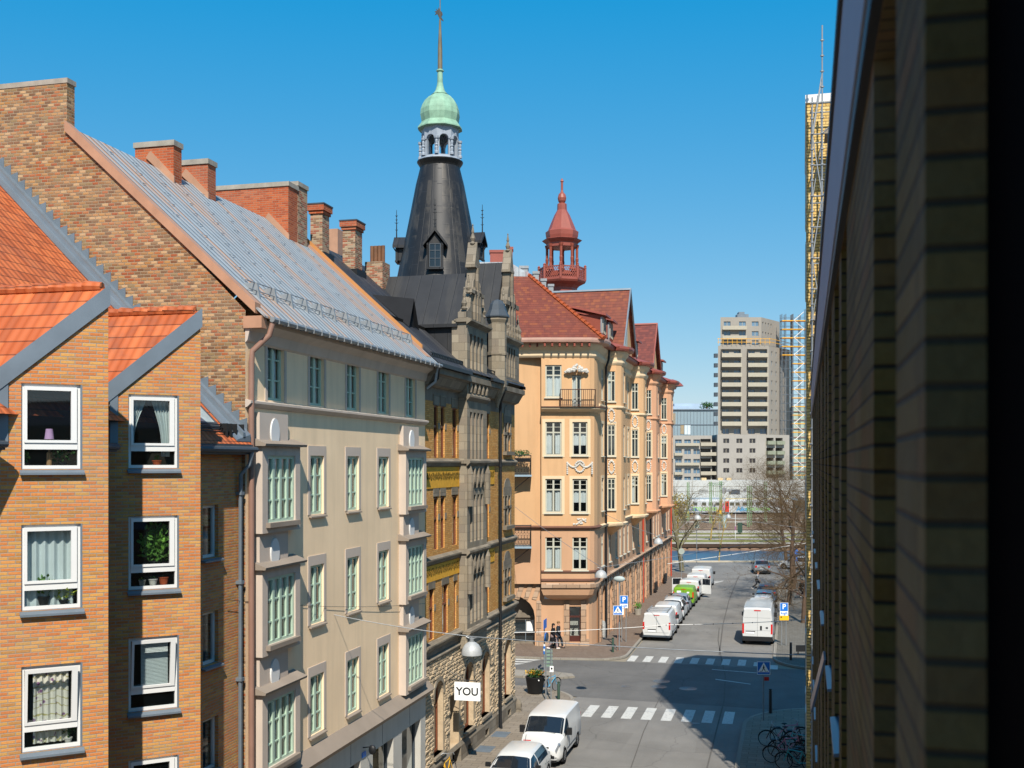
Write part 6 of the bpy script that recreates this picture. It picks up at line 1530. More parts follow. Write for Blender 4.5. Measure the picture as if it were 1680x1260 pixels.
topz = yr(520); fT2 = seg(W(1182, ZT+.6), W(1249, ZT+.6)); L2 = fT2.L
t_ops = []
for y in (530.5, 546.5, 561.5):
    for px in (1193, 1218, 1239): u = (px-1182)*(ZT+.6)/1800; t_ops.append((u-1.0, u+1.0, yr(y+4), yr(y-3.5)))
facade(m, fT2, 0, L2, yr(569), topz, t_ops, .35); P3 = W(1249, ZT+.6); fS2 = F(P3[0], P3[1], dside[0], dside[1])
s2 = []
for y in (530.5, 546.5):
    for k in range(4): u = 1.2+k*2.0; s2.append((u-.4, u+.4, yr(y+4), yr(y-3.5)))
facade(m, fS2, 0, 13.5, yr(569), topz, s2, .3)
PA = fT.p(0, 0, 0); m.poly([fT.p(0, 0, yr(567)), fT.p(LT, 0, yr(567)), fS.p(Ls, 0, yr(567)), fT.p(4, -14, yr(567))]); m.poly([fT2.p(0, 0, topz), fT2.p(L2, 0, topz), fS2.p(13.5, 0, topz), fT2.p(4, -14, topz)])
m.poly([fT.p(4, -14, 0), fT.p(0, 0, 0), fT.p(0, 0, yr(567)), fT.p(4, -14, yr(567))]); m.poly([fT2.p(4, -14, yr(569)), fT2.p(0, 0, yr(569)), fT2.p(0, 0, topz), fT2.p(4, -14, topz)])
m.build('wall', M['conc_t'], tw_)
for o_, ff, nm in [(o_, fTi, 'window') for o_ in wop]+[(o_, fT2, 'window') for o_ in t_ops]+[(o_, fS, 'narrow_window') for o_ in sop]+[(o_, fS2, 'narrow_window') for o_ in s2]:
    m = MB(); m.wbox(ff, o_[0], o_[1], -.34, -.28, o_[2], o_[3]); wo = m.build(nm, M['far_win'], tw_)
    if nm == 'window':
        m = MB(); c = (o_[0]+o_[1])/2; m.wbox(ff, c-.07, c+.07, -.28, -.22, o_[2], o_[3]); m.build('frame', M['balc'], wo)
for y in rows_[:-1]:
    for pa, pb in ((1183, 1216), (1226, 1259)):
        ff = fT; m = MB(); a, b = uP(pa), uP(pb); z = yr(y+6.5)
        m.wbox(ff, a, b, 0.002, 1.3, z-.2, z); m.wbox(ff, a, b, 1.2, 1.26, z, z+1.0); bo_ = m.build('balcony', M['balc'], tw_)
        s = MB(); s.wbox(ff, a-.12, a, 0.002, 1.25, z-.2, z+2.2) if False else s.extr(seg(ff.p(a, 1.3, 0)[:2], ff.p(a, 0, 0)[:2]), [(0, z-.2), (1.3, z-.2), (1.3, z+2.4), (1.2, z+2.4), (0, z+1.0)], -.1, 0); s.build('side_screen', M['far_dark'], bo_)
        s = MB(); s.wbox(ff, a+.05, b-.05, -.0, .03, z, z+2.45); 
    m = MB(); z = yr(y+6.5); m.wbox(fT, -1.0, 0, -1.6, -.3, z-.15, z+1.05); m.build('side_balcony', M['lead_d'], tw_)
for y in (540, 556): m = MB(); z = yr(y); m.wbox(fT2, .5, (1224-1182)*.1826, .002, 1.2, z-.2, z); m.wbox(fT2, .5, (1224-1182)*.1826, 1.12, 1.18, z, z+.95); m.build('balcony', M['balc'], tw_)
m = MB(); z = yr(562); 
for dz in (0, 1.0): m.wbox(fT, -.3, LT+.3, .5, .62, z+dz, z+dz+.14); m.wbox(fS, -.3, Ls, .5, .62, z+dz+.002, z+dz+.14)
for k in range(12): m.wbox(fT, LT*k/11-.05, LT*k/11+.05, .45, .6, z-.6, z+1.3)
m.build('yellow_guard_rail', plain('yellow_guard', 'd9a02c', .7), tw_)
m = MB(); a = (1212-1182)*.1826; m.wbox(fT2, a, a+3.4, -5, -2, topz, topz+1.2); m.wbox(fT2, a+.5, a+2.2, -4.8, -2.2, topz+1.2, topz+1.9); m.build('roof_plant', M['lead'], tw_)
# middle block in front of the tower
mb_ = thing('mid_block', 'grey seven storey block with plain square windows in front of the tower block', 'building', cz(1215, 318, 0))
fM = seg(W(1177, 318), W(1255, 318)); uM = lambda px: (px-1177)*318/1800; m = MB(); mo_ = []
for y in (723, 739, 755.5, 771.5):
    for px in (1191.5, 1213, 1234.5): u = uM(px); mo_.append((u-.85, u+.85, Hh(y+3.8, 318), Hh(y-3.5, 318)))
facade(m, fM, 0, fM.L, 0, Hh(713, 318), mo_, .4); Pm = W(1255, 318); fMs = F(Pm[0], Pm[1], dside[0], dside[1]); so_ = []
fM2 = seg(W(1255, 319), W(1295, 323)); ml = []
for y in (723, 739.5, 756, 772):
    for k in range(2): ml.append((.5+k*3.4, 3.2+k*3.4, Hh(y+5, 318), Hh(y-5, 318)))
facade(m, fM2, 0, fM2.L, 0, Hh(713, 318), ml, 1.6); m.poly([fM.p(0, 0, Hh(713, 318)), fM.p(fM.L, 0, Hh(713, 318)), fM.p(fM.L, -9, Hh(713, 318)), fM.p(0, -9, Hh(713, 318))])
m.poly([fM.p(0, -9, 0), fM.p(0, 0, 0), fM.p(0, 0, Hh(713, 318)), fM.p(0, -9, Hh(713, 318))])
m.build('wall', M['conc_l'], mb_)
for o_ in mo_:
    m = MB(); m.wbox(fM, o_[0], o_[1], -.38, -.33, o_[2], o_[3]); wo = m.build('window', M['car_glass'], mb_); m = MB(); c = (o_[0]+o_[1])/2; m.wbox(fM, c-.06, c+.06, -.33, -.27, o_[2], o_[3]); m.build('frame', M['balc'], wo)
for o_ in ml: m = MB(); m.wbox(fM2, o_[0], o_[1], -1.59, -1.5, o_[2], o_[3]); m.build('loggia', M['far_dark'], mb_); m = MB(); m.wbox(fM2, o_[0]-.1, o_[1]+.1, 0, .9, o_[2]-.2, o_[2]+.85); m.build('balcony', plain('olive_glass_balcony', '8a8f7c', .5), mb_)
lb = thing('low_block', 'long low grey block with recessed balconies left of the tower block', 'building', cz(1130, 320, 0))
fL = seg(W(1040, 320), W(1168, 320)); uL = lambda px: (px-1040)*320/1800; m = MB(); lo_w = []; lo_b = []
for i, y in enumerate((725, 741, 757, 772.5, 786)):
    for px in (1053, 1069, 1085, 1113, 1128, 1143): lo_w.append((uL(px)-.95, uL(px)+.95, Hh(y+4, 320), Hh(y-4, 320)))
    lo_b.append((uL(1149), uL(1166), Hh(y+5.5, 320), Hh(y-5, 320)))
facade(m, fL, 0, fL.L, 0, Hh(714.5, 320), lo_w+lo_b, .8); m.poly([fL.p(0, 0, Hh(714.5, 320)), fL.p(fL.L, 0, Hh(714.5, 320)), fL.p(fL.L, -12, Hh(714.5, 320)), fL.p(0, -12, Hh(714.5, 320))]); m.poly([fL.p(fL.L, 0, 0), fL.p(fL.L, -12, 0), fL.p(fL.L, -12, Hh(714.5, 320)), fL.p(fL.L, 0, Hh(714.5, 320))])
m.build('wall', M['conc_l'], lb)
for o_ in lo_w: m = MB(); m.wbox(fL, o_[0], o_[1], -.5, -.45, o_[2], o_[3]); wo = m.build('window', M['far_win'], lb); m = MB(); c = (o_[0]+o_[1])/2; m.wbox(fL, c-.06, c+.06, -.45, -.38, o_[2], o_[3]); m.build('frame', M['balc'], wo)
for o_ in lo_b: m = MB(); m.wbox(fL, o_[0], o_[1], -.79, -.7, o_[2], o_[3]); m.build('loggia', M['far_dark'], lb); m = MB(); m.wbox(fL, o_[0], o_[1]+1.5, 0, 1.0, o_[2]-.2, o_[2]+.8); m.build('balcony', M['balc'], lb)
for i in range(5): m = MB(); a = Hh((725, 741, 757, 772.5, 786)[i]+6.5, 320); m.wbox(fL, uL(1106)if i % 2 else uL(1108), uL(1120) if i % 2 else uL(1147), 0, .9, a, a+.8); m.build('balcony', M['balc'], lb)
for px in (1151, 1178, 1192): # boxes on the station roof
    m = MB(); f = seg(W(px, 276), W(px+8, 276)); m.wbox(f, 0, f.L, -1.5, 0, Hh(788, 276)-.2, Hh(784, 276)); p = f.p(0, 0, 0); m.solo('timber_crate', plain('pale_timber', 'c9b088', .9), {1151: 'left pale crate on the station roof', 1178: 'middle pale crate on the station roof', 1192: 'right pale crate on the station roof'}[px], 'crate', (p[0], p[1], 7.8), 'pale crates on the station roof')
gb = thing('glass_building', 'blue-grey glass fronted building with roof garden behind the low block', 'building', cz(1140, 400, 0))
fG = seg(W(1020, 400), W(1181, 400)); m = MB(); zt_ = Hh(673, 400); m.wbox(fG, 0, fG.L, -20, 0, 0, zt_); m.build('wall', plain('blue_green_glass_facade', '8597a0', .35, .15, .03, spec=.7), gb)
m = MB()
for k in range(30): u = fG.L*k/30; m.wbox(fG, u, u+.12, 0, .15, 0, zt_)
m.wbox(fG, 0, fG.L, 0, .25, Hh(697, 400), Hh(696, 400)); m.wbox(fG, 0, fG.L, -.3, .5, zt_, zt_+.4); m.build('mullion', M['lead'], gb)
m = MB()
for a, b, y0_, y1_, c in ((1101, 1108, 678, 696, 0), (1116, 1122, 697, 712, 0)): m.wbox(fG, (a-1020)*.2222, (b-1020)*.2222, .05, .12, Hh(y1_, 400), Hh(y0_, 400))
m.build('brown_panel', plain('ochre_facade_panel', '9a8a70', .8), gb)
m = MB(); m.wbox(fG, (1123-1020)*.2222, (1133-1020)*.2222, .05, .12, Hh(713, 400), Hh(697, 400)); m.build('pale_panel', plain('white_facade_panel', 'c6d2d8', .6), gb)
m = MB(); m.wbox(fG, (1095-1020)*.2222, (1146-1020)*.2222, -14, -6, zt_, Hh(665, 400)); m.wbox(fG, (1115-1020)*.2222, (1180-1020)*.2222, -16, -13, zt_, Hh(659, 400)); m.build('roof_pavilion', plain('pale_blue_pavilion', '97a9bb', .5, .1, .1), gb)
b = thing('roof_bush', 'small green bush on the roof edge of the glass building', 'bush', cz(1160, 397, zt_)); p = W(1160, 400+2); m = MB(); leafball(m, (p[0], p[1], zt_+1.5), (2.6, 2.2, 1.5), 300, .7, seed=8); m.build('foliage', M['leaf_d'], b); m = MB(); m.tube([(p[0], p[1], zt_), (p[0], p[1], zt_+2)], .2, 6); m.build('stem', M['brown_win'], b)
# ---------------- own building on the right ----------------
own = thing('near_brick_building', 'dark olive brick facade in shade running along the right edge, very close', 'building', (.5, 12, 0))
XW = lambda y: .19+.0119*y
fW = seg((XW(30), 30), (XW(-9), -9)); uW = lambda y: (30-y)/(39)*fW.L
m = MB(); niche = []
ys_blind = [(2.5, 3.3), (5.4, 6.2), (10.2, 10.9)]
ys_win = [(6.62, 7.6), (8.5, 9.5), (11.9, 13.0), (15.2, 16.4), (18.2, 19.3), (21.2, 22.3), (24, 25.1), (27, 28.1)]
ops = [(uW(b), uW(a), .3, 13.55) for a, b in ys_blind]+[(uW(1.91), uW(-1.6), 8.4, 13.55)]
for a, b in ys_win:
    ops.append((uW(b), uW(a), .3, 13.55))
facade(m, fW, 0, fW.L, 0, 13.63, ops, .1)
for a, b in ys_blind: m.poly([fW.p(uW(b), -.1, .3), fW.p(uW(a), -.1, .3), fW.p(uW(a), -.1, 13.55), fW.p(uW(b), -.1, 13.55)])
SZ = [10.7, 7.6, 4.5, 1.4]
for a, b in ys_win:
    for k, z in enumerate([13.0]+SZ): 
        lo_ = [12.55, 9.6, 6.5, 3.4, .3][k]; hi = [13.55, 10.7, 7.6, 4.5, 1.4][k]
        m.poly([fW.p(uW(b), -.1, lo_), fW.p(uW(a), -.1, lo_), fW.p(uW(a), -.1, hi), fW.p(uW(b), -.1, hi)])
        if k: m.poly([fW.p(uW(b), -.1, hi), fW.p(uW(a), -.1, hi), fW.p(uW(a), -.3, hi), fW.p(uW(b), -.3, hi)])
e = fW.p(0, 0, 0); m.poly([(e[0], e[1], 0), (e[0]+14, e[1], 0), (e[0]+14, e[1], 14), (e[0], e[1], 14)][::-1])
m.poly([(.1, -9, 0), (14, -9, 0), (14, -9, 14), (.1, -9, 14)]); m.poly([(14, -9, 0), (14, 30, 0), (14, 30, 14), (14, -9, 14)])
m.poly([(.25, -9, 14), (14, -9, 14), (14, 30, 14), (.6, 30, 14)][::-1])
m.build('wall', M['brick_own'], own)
M['skysill'] = plain('sky_tinted_metal', '44566c', .3, .05, 3, metal=.4)  # blue of the mirrored sky is put into the base colour
for a, b in ys_win:
    for z in SZ:
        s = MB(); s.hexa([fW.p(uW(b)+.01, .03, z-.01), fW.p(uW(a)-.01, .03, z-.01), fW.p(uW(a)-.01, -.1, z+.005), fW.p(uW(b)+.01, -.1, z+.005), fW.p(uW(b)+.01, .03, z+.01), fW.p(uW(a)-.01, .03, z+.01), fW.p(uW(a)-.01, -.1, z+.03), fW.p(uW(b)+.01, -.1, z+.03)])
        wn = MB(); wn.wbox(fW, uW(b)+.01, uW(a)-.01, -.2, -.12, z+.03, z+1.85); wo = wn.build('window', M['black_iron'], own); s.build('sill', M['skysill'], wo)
        g = MB(); g.wbox(fW, uW(b)+.08, uW(a)-.08, -.12, -.115, z+.1, z+1.78); g.build('pane', M['car_glass'], wo)
fr = MB(); fr.box(.3065, .5, 1.2, 1.93, 8.35, 13.56); fr.box(.308, .5, -1.6, -1.5, 8.35, 13.56); fr.box(.308, .5, -1.5, 1.2, 8.3, 8.42); fr.box(.308, .5, -1.5, 1.2, 13.4, 13.56); fr.box(.5, .52, -1.6, 1.93, 8.35, 13.56)
fr.build('open_window_frame', plain('black_window_frame', '040405', .95, 0, spec=.02), own)
c = MB(); c.wbox(fW, 0, fW.L, -.1, .038, 13.63, 14.32); c.build('fascia', plain('lilac_grey_fascia', '7d8494', .6, .06, 1), own)
c = MB(); c.wbox(fW, -.03, fW.L, -.1, .056, 14.32, 14.4); c.wbox(fW, 0, fW.L, -.1, .03, 13.56, 13.63); c.build('roof_edge_and_gap_shade', M['black_iron'], own)  # lower black strip stands in for shade in the gap below the fascia
# open casements, the caught sky put into their blue colour
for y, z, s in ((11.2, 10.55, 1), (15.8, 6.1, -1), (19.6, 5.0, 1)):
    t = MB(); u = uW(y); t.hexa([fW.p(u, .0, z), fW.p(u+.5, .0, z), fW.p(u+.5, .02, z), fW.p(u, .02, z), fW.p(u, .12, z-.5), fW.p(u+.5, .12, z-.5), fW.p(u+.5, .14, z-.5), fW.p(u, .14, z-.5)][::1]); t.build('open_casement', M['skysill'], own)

# ---------------- yellow brick tower with scaffold ----------------
ty = thing('yellow_brick_tower', 'tall bright yellow brick building with white coping behind the scaffold at the right', 'building', (.5, 38.1, 0))
P = [(.5, 38.1), (16, 38.1), (16, 49.8), (1.77, 49.6), (.6, 47.5)]; m = MB(); m.prism(P, 0, 24.45); m.build('wall', M['brick_tower'], ty)
m = MB(); m.prism([(.46, 38.05), (16.05, 38.05), (16.05, 49.85), (1.74, 49.66), (.55, 47.5)], 24.45, 24.72); m.build('coping', M['white_paint'], ty)
for k in range(8):
    for j, (fx_, u_) in enumerate(((seg((.6, 47.5), (.5, 38.1)), 2.2), (seg((.6, 47.5), (.5, 38.1)), 5.6), (F(.5, 38.1, 1, 0), 4.0), (F(.5, 38.1, 1, 0), 9.0))):
        z_ = 2.0+k*2.8; m = MB(); m.wbox(fx_, u_, u_+1.3, 0, .03, z_, z_+1.5); wo = m.build('window', M['white_paint'], ty); m = MB(); m.wbox(fx_, u_+.08, u_+1.22, .03, .04, z_+.08, z_+1.42); m.build('pane', M['car_glass'], wo)
sc = thing('scaffold', 'galvanised scaffold with decks and a tall pole in front of the yellow brick tower', 'scaffold', (1.5, 37.2, 0))
po = MB(); dk = MB(); bc = MB(); XS = [.66, .97, 3.2, 5.6, 8]
for x in XS:
    for y in (36.75, 37.75):
        top = 26.5 if (x == .97 and y == 36.75) else 24.2 if x > 1 or y > 37 else 24.2
        po.tube([(x, y, 0), (x, y, top)], .026, 6)
        z = 1
        while z < top: po.lathe(x, y, [(.055, z), (.055, z+.04)], 6); po.tube([(x-.07, y, z+.02), (x+.07, y, z+.02)], .008, 4); z += .5
for k in range(12):
    z = 2*k+1.0
    for y in (36.75, 37.75):
        for dz in (0, 1.0): bc.tube([(.6, y, z+dz), (8.1, y, z+dz)], .022, 5)
    for x in XS: bc.tube([(x, 36.6, z), (x, 38.0, z)], .024, 5)
    bc.tube([(.66 if k % 2 else .97, 36.75, z), (.97 if k % 2 else .66, 36.75, z+2)], .018, 5); bc.tube([(.97, 36.72, z), (3.2, 36.72, z+2)], .02, 5); bc.tube([(.66, 37.78, z), (.97, 37.75, z+2)], .018, 5)
    if k > 0:
        for j in range(3): dk.box(.7 if k < 9 else 1.05, 8, 36.8+j*.31, 37.08+j*.31, z-.05, z)
        dk.box(.7 if k < 9 else 1.05, 8, 36.72, 36.74, z, z+.15)
po.build('scaffold_pole', M['zinc'], sc); bc.build('scaffold_brace', M['zinc'], sc); dk.build('deck', plain('grey_brown_deck', '8a8175', .8, .2, 2), sc)
# scaffold by the far tower block
s2 = thing('far_scaffold', 'tall scaffold with yellow decks and white stairs at the right side of the tower block', 'scaffold', cz(1300, 332, 0))
f = seg(W(1283, 332), W(1326, 332)); po = MB(); dk = MB(); stp = MB(); L = f.L
for u in (0, 1.2, 3.2, 3.4, 5.6, 7.4):
    for w_ in (0, -1.2, -2.4): po.tube([f.p(u, w_, 0), f.p(u, w_, Hh(515 if u < 6.5 else 506, 332))], .09, 4)
k = 0; z = 6.0
while z < Hh(520, 332):
    for w_ in (0, -2.4): po.tube([f.p(0, w_, z+1), f.p(7.6, w_, z+1)], .05, 4)
    dk.wbox(f, 0 if z > 44 else 3.2, 7.5, -2.4, .1, z-.12, z+.12); stp.tube([f.p(3.6, .1, z if k % 2 else z+2.6), f.p(6.6, .1, z+2.6 if k % 2 else z)], .13, 4); z += 2.6; k += 1
po.build('scaffold_pole', M['lead'], s2); dk.build('deck', MATS['yellow_guard'], s2); stp.build('stair', M['white_paint'], s2)
gb2 = thing('green_netted_building', 'pale green netted building under construction behind the far scaffold', 'building', cz(1312, 345, 0)); f = seg(W(1298, 345), W(1345, 345)); m = MB(); m.wbox(f, 0, f.L, -8, 0, 0, Hh(668, 345)); m.build('wall', plain('pale_green_netting', '97aaa2', .8, .25, .2), gb2)
m = MB()
for k in range(9): m.wbox(f, 0, f.L, 0, .3, Hh(675+k*14, 345)-.15, Hh(675+k*14, 345)+.1)
m.build('floor_edge', M['salmon'], gb2)

# ---------------- vehicles (local: x right, y forward, z up) ----------------
def loft(st):
    # st: list of (y, zb, hwb, zbelt, hwbelt, zt, hwt)
    R = []
    for (y, zb, hwb, zl, hwl, zt, hwt) in st:
        zm = (zb+zl)/2
        h = [(0, zb), (hwb*.9, zb), (hwb, zb+.10), (max(hwb, hwl)+.012, zm), (hwl, zl), ((hwl*.62+hwt*.38)+.012, zl+(zt-zl)*.45), (hwt+.015, zt-.07 if zt-zl > .12 else zt-(zt-zl)*.4), (hwt-.10, zt-.012), (0, zt+.015)]
        R.append([(x, y, z) for x, z in h])
    return R
def loft_mesh(R):
    m = MB(); n = len(R[0]); full = [r+[(-x, y, z) for x, y, z in r[-2:0:-1]] for r in R]; k = len(full[0])
    for r in full: m.v += r
    for i in range(len(full)-1):
        for j in range(k): m.f.append([i*k+j, i*k+(j+1) % k, (i+1)*k+(j+1) % k, (i+1)*k+j][::-1])
    m.f.append([j for j in range(k)]); m.f.append([(len(full)-1)*k+j for j in range(k)][::-1]); return m
def patch(m, R, i0, i1, j0, j1, side=1, off=.008):
    def S(i, j):
        a, b = min(int(i), len(R)-2), min(int(j), len(R[0])-2); fi, fj = i-a, j-b
        p = [Vector(R[a][b]), Vector(R[a+1][b]), Vector(R[a+1][b+1]), Vector(R[a][b+1])]
        return (p[0]*(1-fi)+p[1]*fi)*(1-fj)+(p[3]*(1-fi)+p[2]*fi)*fj
    ni = max(1, math.ceil(i1-i0)); js = sorted({j0, j1}|{j for j in range(math.ceil(j0), int(j1)+1)})
    isx = sorted({i0, i1}|{i for i in range(math.ceil(i0), int(i1)+1)})
    for a, b in zip(isx, isx[1:]):
        for c, d in zip(js, js[1:]):
            q = [S(a, c), S(b, c), S(b, d), S(a, d)]; nn = (q[1]-q[0]).cross(q[3]-q[0])
            if nn.length < 1e-9: continue
            nn.normalize(); ctr = sum(q, Vector())/4
            if nn.dot(Vector((ctr.x, 0, ctr.z-.6))) < 0 and abs(nn.y) < .9: nn = -nn
            q = [p+nn*off for p in q]
            if side < 0: q = [Vector((-p.x, p.y, p.z)) for p in q][::-1]
            m.poly(q)
def patch_both(m, R, *a, **k): patch(m, R, *a, side=1, **k); patch(m, R, *a, side=-1, **k)
def vehicle(name, spec, paint, label, cat, group=None, hide=()):
    t = thing(name, label, cat, (0, 0, 0), group)
    R = loft(spec['st']); b = loft_mesh(R); body = b.build('body', paint, t, smooth=True, angle=32)
    L2, Wd = spec['L']/2, spec['W']/2
    g = MB()
    for p in spec['glass']: patch_both(g, R, *p)
    g.build('windows', M['car_glass'], t)
    for p in spec['lamp']:
        for s_ in (1, -1): hl = MB(); patch(hl, R, *p, side=s_, off=.012); hl.build('headlight', M['clear_light'], t)
    wr = spec['wr']
    for (sx, yy) in ((-1, spec['wy'][0]), (1, spec['wy'][0]), (-1, spec['wy'][1]), (1, spec['wy'][1])):
        w = MB(); X = sx*(Wd-.10)
        prof = [(wr*.62, -.1), (wr*.95, -.1), (wr, -.07), (wr, .07), (wr*.95, .1), (wr*.62, .1)]
        n = 18; i0 = len(w.v)
        for r, dx in prof:
            for k in range(n): a = 2*pi*k/n; w.v.append((X+dx*sx+.015*sx, yy+r*cos(a), wr+r*sin(a)))
        for q in range(len(prof)-1):
            for k in range(n): a = i0+q*n+k; c = i0+q*n+(k+1) % n; w.f.append([a, c, c+n, a+n] if sx > 0 else [a+n, c+n, c, a])
        wo = w.build('wheel', M['tyre'], t, smooth=True)
        r = MB(); xo = X+sx*.09
        for k in range(10):
            a0, a1 = 2*pi*k/10+.12, 2*pi*(k+1)/10-.12; r.poly([(xo+sx*.02, yy+.05*cos(a0), wr+.05*sin(a0)), (xo+sx*.02, yy+wr*.6*cos(a0), wr+wr*.6*sin(a0)), (xo+sx*.02, yy+wr*.6*cos(a1), wr+wr*.6*sin(a1)), (xo+sx*.02, yy+.05*cos(a1), wr+.05*sin(a1))][::sx])
        r.poly([(xo, yy+wr*.64*cos(2*pi*k/16), wr+wr*.64*sin(2*pi*k/16)) for k in range(16)][::sx]); r.build('rim', M['rim'], wo)
        ar = MB(); xa = sx*(Wd+.004)
        pts = [(xa, yy+wr*1.18*cos(pi*k/12), wr+wr*1.18*sin(pi*k/12)) for k in range(13)]+[(xa, yy-wr*1.18, .18), (xa, yy+wr*1.18, .18)]
        i0 = len(ar.v); ar.v += pts+[(xa-sx*.3, p[1], p[2]) for p in pts]; k_ = len(pts)
        ar.f.append([i0+k for k in range(k_)][::sx])
        for k in range(k_): ar.f.append([i0+k, i0+(k+1) % k_, i0+k_+(k+1) % k_, i0+k_+k])
        ar.build('wheel_arch', M['black_pl'], t)
    def bx(nm, mat, *boxes):
        q = MB()
        for B in boxes: q.box(*B)
        return q.build(nm, mat, t)
    for nm, mat, boxes in spec['extra']:
        if nm in hide: continue
        if nm in ('taillight', 'headlight', 'mirror'):
            for B in boxes: bx(nm, mat, B)
        else: bx(nm, mat, *boxes)
    return t
def van_spec(L=4.95, Wd=1.95, H=1.97, belt=1.12, nose=1.05, roof_round=.0, rear_glass=False, kind='rear', doors=2, bumper='body', side_glass=False):
    w = Wd/2; l = L/2
    st = [(-l, .34, w-.10, belt, w-.04, H-.12, w-.17), (-l+.12, .27, w-.03, belt, w, H-.02, w-.13), (-l+1.2, .25, w, belt, w, H, w-.12), (0, .25, w, belt, w, H, w-.12), (l-1.95, .25, w, belt, w, H-.015, w-.12), (l-1.62, .25, w, belt, w, H-.06, w-.14), (l-.92, .25, w, belt-.02, w-.02, belt+.12, w-.10), (l-.88, .25, w, belt-.05, w-.03, belt+.08, w-.12), (l-.2, .25, w-.03, .88, w-.10, .98, w-.22), (l-.03, .3, w-.14, .6, w-.20, .8, w-.3), (l, .36, w-.2, .5, w-.25, .66, w-.36)]
    gl = [(5.08, 5.94, 6.25, 8.0), (4.35, 5.75, 4.12, 5.85)]
    if side_glass: gl += [(1.2, 2.7, 4.15, 5.8), (2.9, 4.0, 4.15, 5.8)]
    ex = [('mirror', M['black_pl'], [(w, w+.2, l-1.45, l-1.3, belt+.02, belt+.3), (-w-.2, -w, l-1.45, l-1.3, belt+.02, belt+.3)]),
          ('taillight', M['red_light'], [(w-.15, w-.035, -l-.005, -l+.14, .82, 1.32), (-w+.035, -w+.15, -l-.005, -l+.14, .82, 1.32)]),
          ('brake_light', M['red_light'], [(-.2, .2, -l-.012, -l+.03, H-.2, H-.155)]),
          ('door_seam', M['black_pl'], [(-.006, .006, -l-.006, -l, .62, H-.22), (-w+.16, w-.16, -l-.006, -l, .60, .612)]),
          ('rear_bumper', M['black_pl'] if bumper == 'black' else M['lead_d'], [(-w+.05, w-.05, -l-.06, -l+.1, .3, .42)] if bumper != 'black' else [(-w+.02, w-.02, -l-.08, -l+.12, .3, .6)]),
          ('number_plate', M['plate'], [(-.58, -.08, -l-.02, -l-.002, .66, .77)]), ('plate_recess', M['black_pl'], [(-.62, -.04, -l-.012, -l, .78, .84)]),
          ('door_handle', M['black_pl'], [(.1, .3, -l-.03, -l, 1.02, 1.07)]),
          ('grille', M['black_pl'], [(-w+.5, w-.5, l-.2, l-.005, .7, .8), (-w+.35, w-.35, l-.2, l+.012, .42, .56)]),
          ('side_seam', M['lead_d'], [(s_*(w+.0135)-.002, s_*(w+.0135)+.002, y_, y_+.012, .5, belt-.02) for s_ in (-1, 1) for y_ in (l-2.35, l-1.35, -l+1.5)]+[(s_*(w+.014)-.002, s_*(w+.014)+.002, -l+1.4, l-1.4, .48, .53) for s_ in (-1, 1)]),
          ('wiper', M['black_pl'], [(-.5, .1, l-.96, l-.94, belt+.12, belt+.15)])]
    if rear_glass: ex.append(('rear_window', M['car_glass'], [(-w+.3, -.05, -l-.004, -l+.05, belt+.08, H-.32), (.05, w-.3, -l-.004, -l+.05, belt+.08, H-.32)]))
    return dict(lamp=[(7.75, 8.95, 3.9, 5.4)], st=st, L=L, W=Wd, glass=gl, wr=.34, wy=(-l+.95, l-.92), extra=ex)
def hatch_spec(L=4.2, Wd=1.8, H=1.47, belt=.92, rs=.45, suv=0):
    w = Wd/2; l = L/2; gc = .2+suv
    st = [(-l, .38, w-.14, .6, w-.12, .78, w-.22), (-l+.06, gc+.05, w-.05, .8, w-.06, belt+.05, w-.15), (-l+.16, gc, w-.02, belt, w-.04, belt+.12, w-.16), (-l+.16+rs, gc, w, belt, w-.02, H-.07, w-.26), (-l+.4+rs, gc, w, belt, w-.02, H, w-.28), (.1, gc, w, belt, w-.02, H+.0, w-.27), (.55, gc, w, belt, w-.02, H-.08, w-.28), (l-1.05, gc, w, belt-.01, w-.04, belt+.06, w-.14), (l-.5, gc, w-.02, .78, w-.1, .86, w-.22), (l-.1, gc+.05, w-.12, .58, w-.2, .7, w-.3), (l, .36, w-.22, .46, w-.3, .56, w-.4)]
    gl = [(2.1, 2.95, 6.15, 8.0), (6.08, 6.95, 6.15, 8.0), (3.2, 4.95, 4.15, 5.85), (5.08, 6.75, 4.15, 5.85)]
    ex = [('mirror', M['black_pl'], [(w-.02, w+.17, l-1.5, l-1.38, belt+.02, belt+.17), (-w-.17, -w+.02, l-1.5, l-1.38, belt+.02, belt+.17)]),
          ('taillight', M['red_light'], [(w-.32, w-.1, -l-.0, -l+.16, .74, .95), (-w+.1, -w+.32, -l-.0, -l+.16, .74, .95)]),
          ('number_plate', M['plate'], [(-.26, .26, -l-.015, -l+.02, .62, .73)]), ('rear_bumper', M['black_pl'], [(-w+.12, w-.12, -l-.02, -l+.1, .28, .44)]),
          ('grille', M['black_pl'], [(-.4, .4, l-.1, l+.005, .36, .56)]),
          ('brake_light', M['red_light'], [(-.15, .15, -l+.5, -l+.54, H-.06, H-.03)]),
          ('side_seam', M['lead_d'], [(s_*(w+.0135)-.002, s_*(w+.0135)+.002, y_, y_+.012, .42, belt-.05) for s_ in (-1, 1) for y_ in (.75, -.25, -1.05)]+[(s_*(w+.014)-.002, s_*(w+.014)+.002, y_, y_+.14, .74, .76) for s_ in (-1, 1) for y_ in (-.15, -.95)])]
    if suv: ex.append(('roof_rail', M['zinc'], [(w-.3, w-.26, -l+.7, .4, H-.01, H+.05), (-w+.26, -w+.3, -l+.7, .4, H-.01, H+.05)]))
    return dict(lamp=[(7.9, 9.1, 3.8, 5.2)], st=st, L=L, W=Wd, glass=gl, wr=.32, wy=(-l+.75, l-.8), extra=ex)
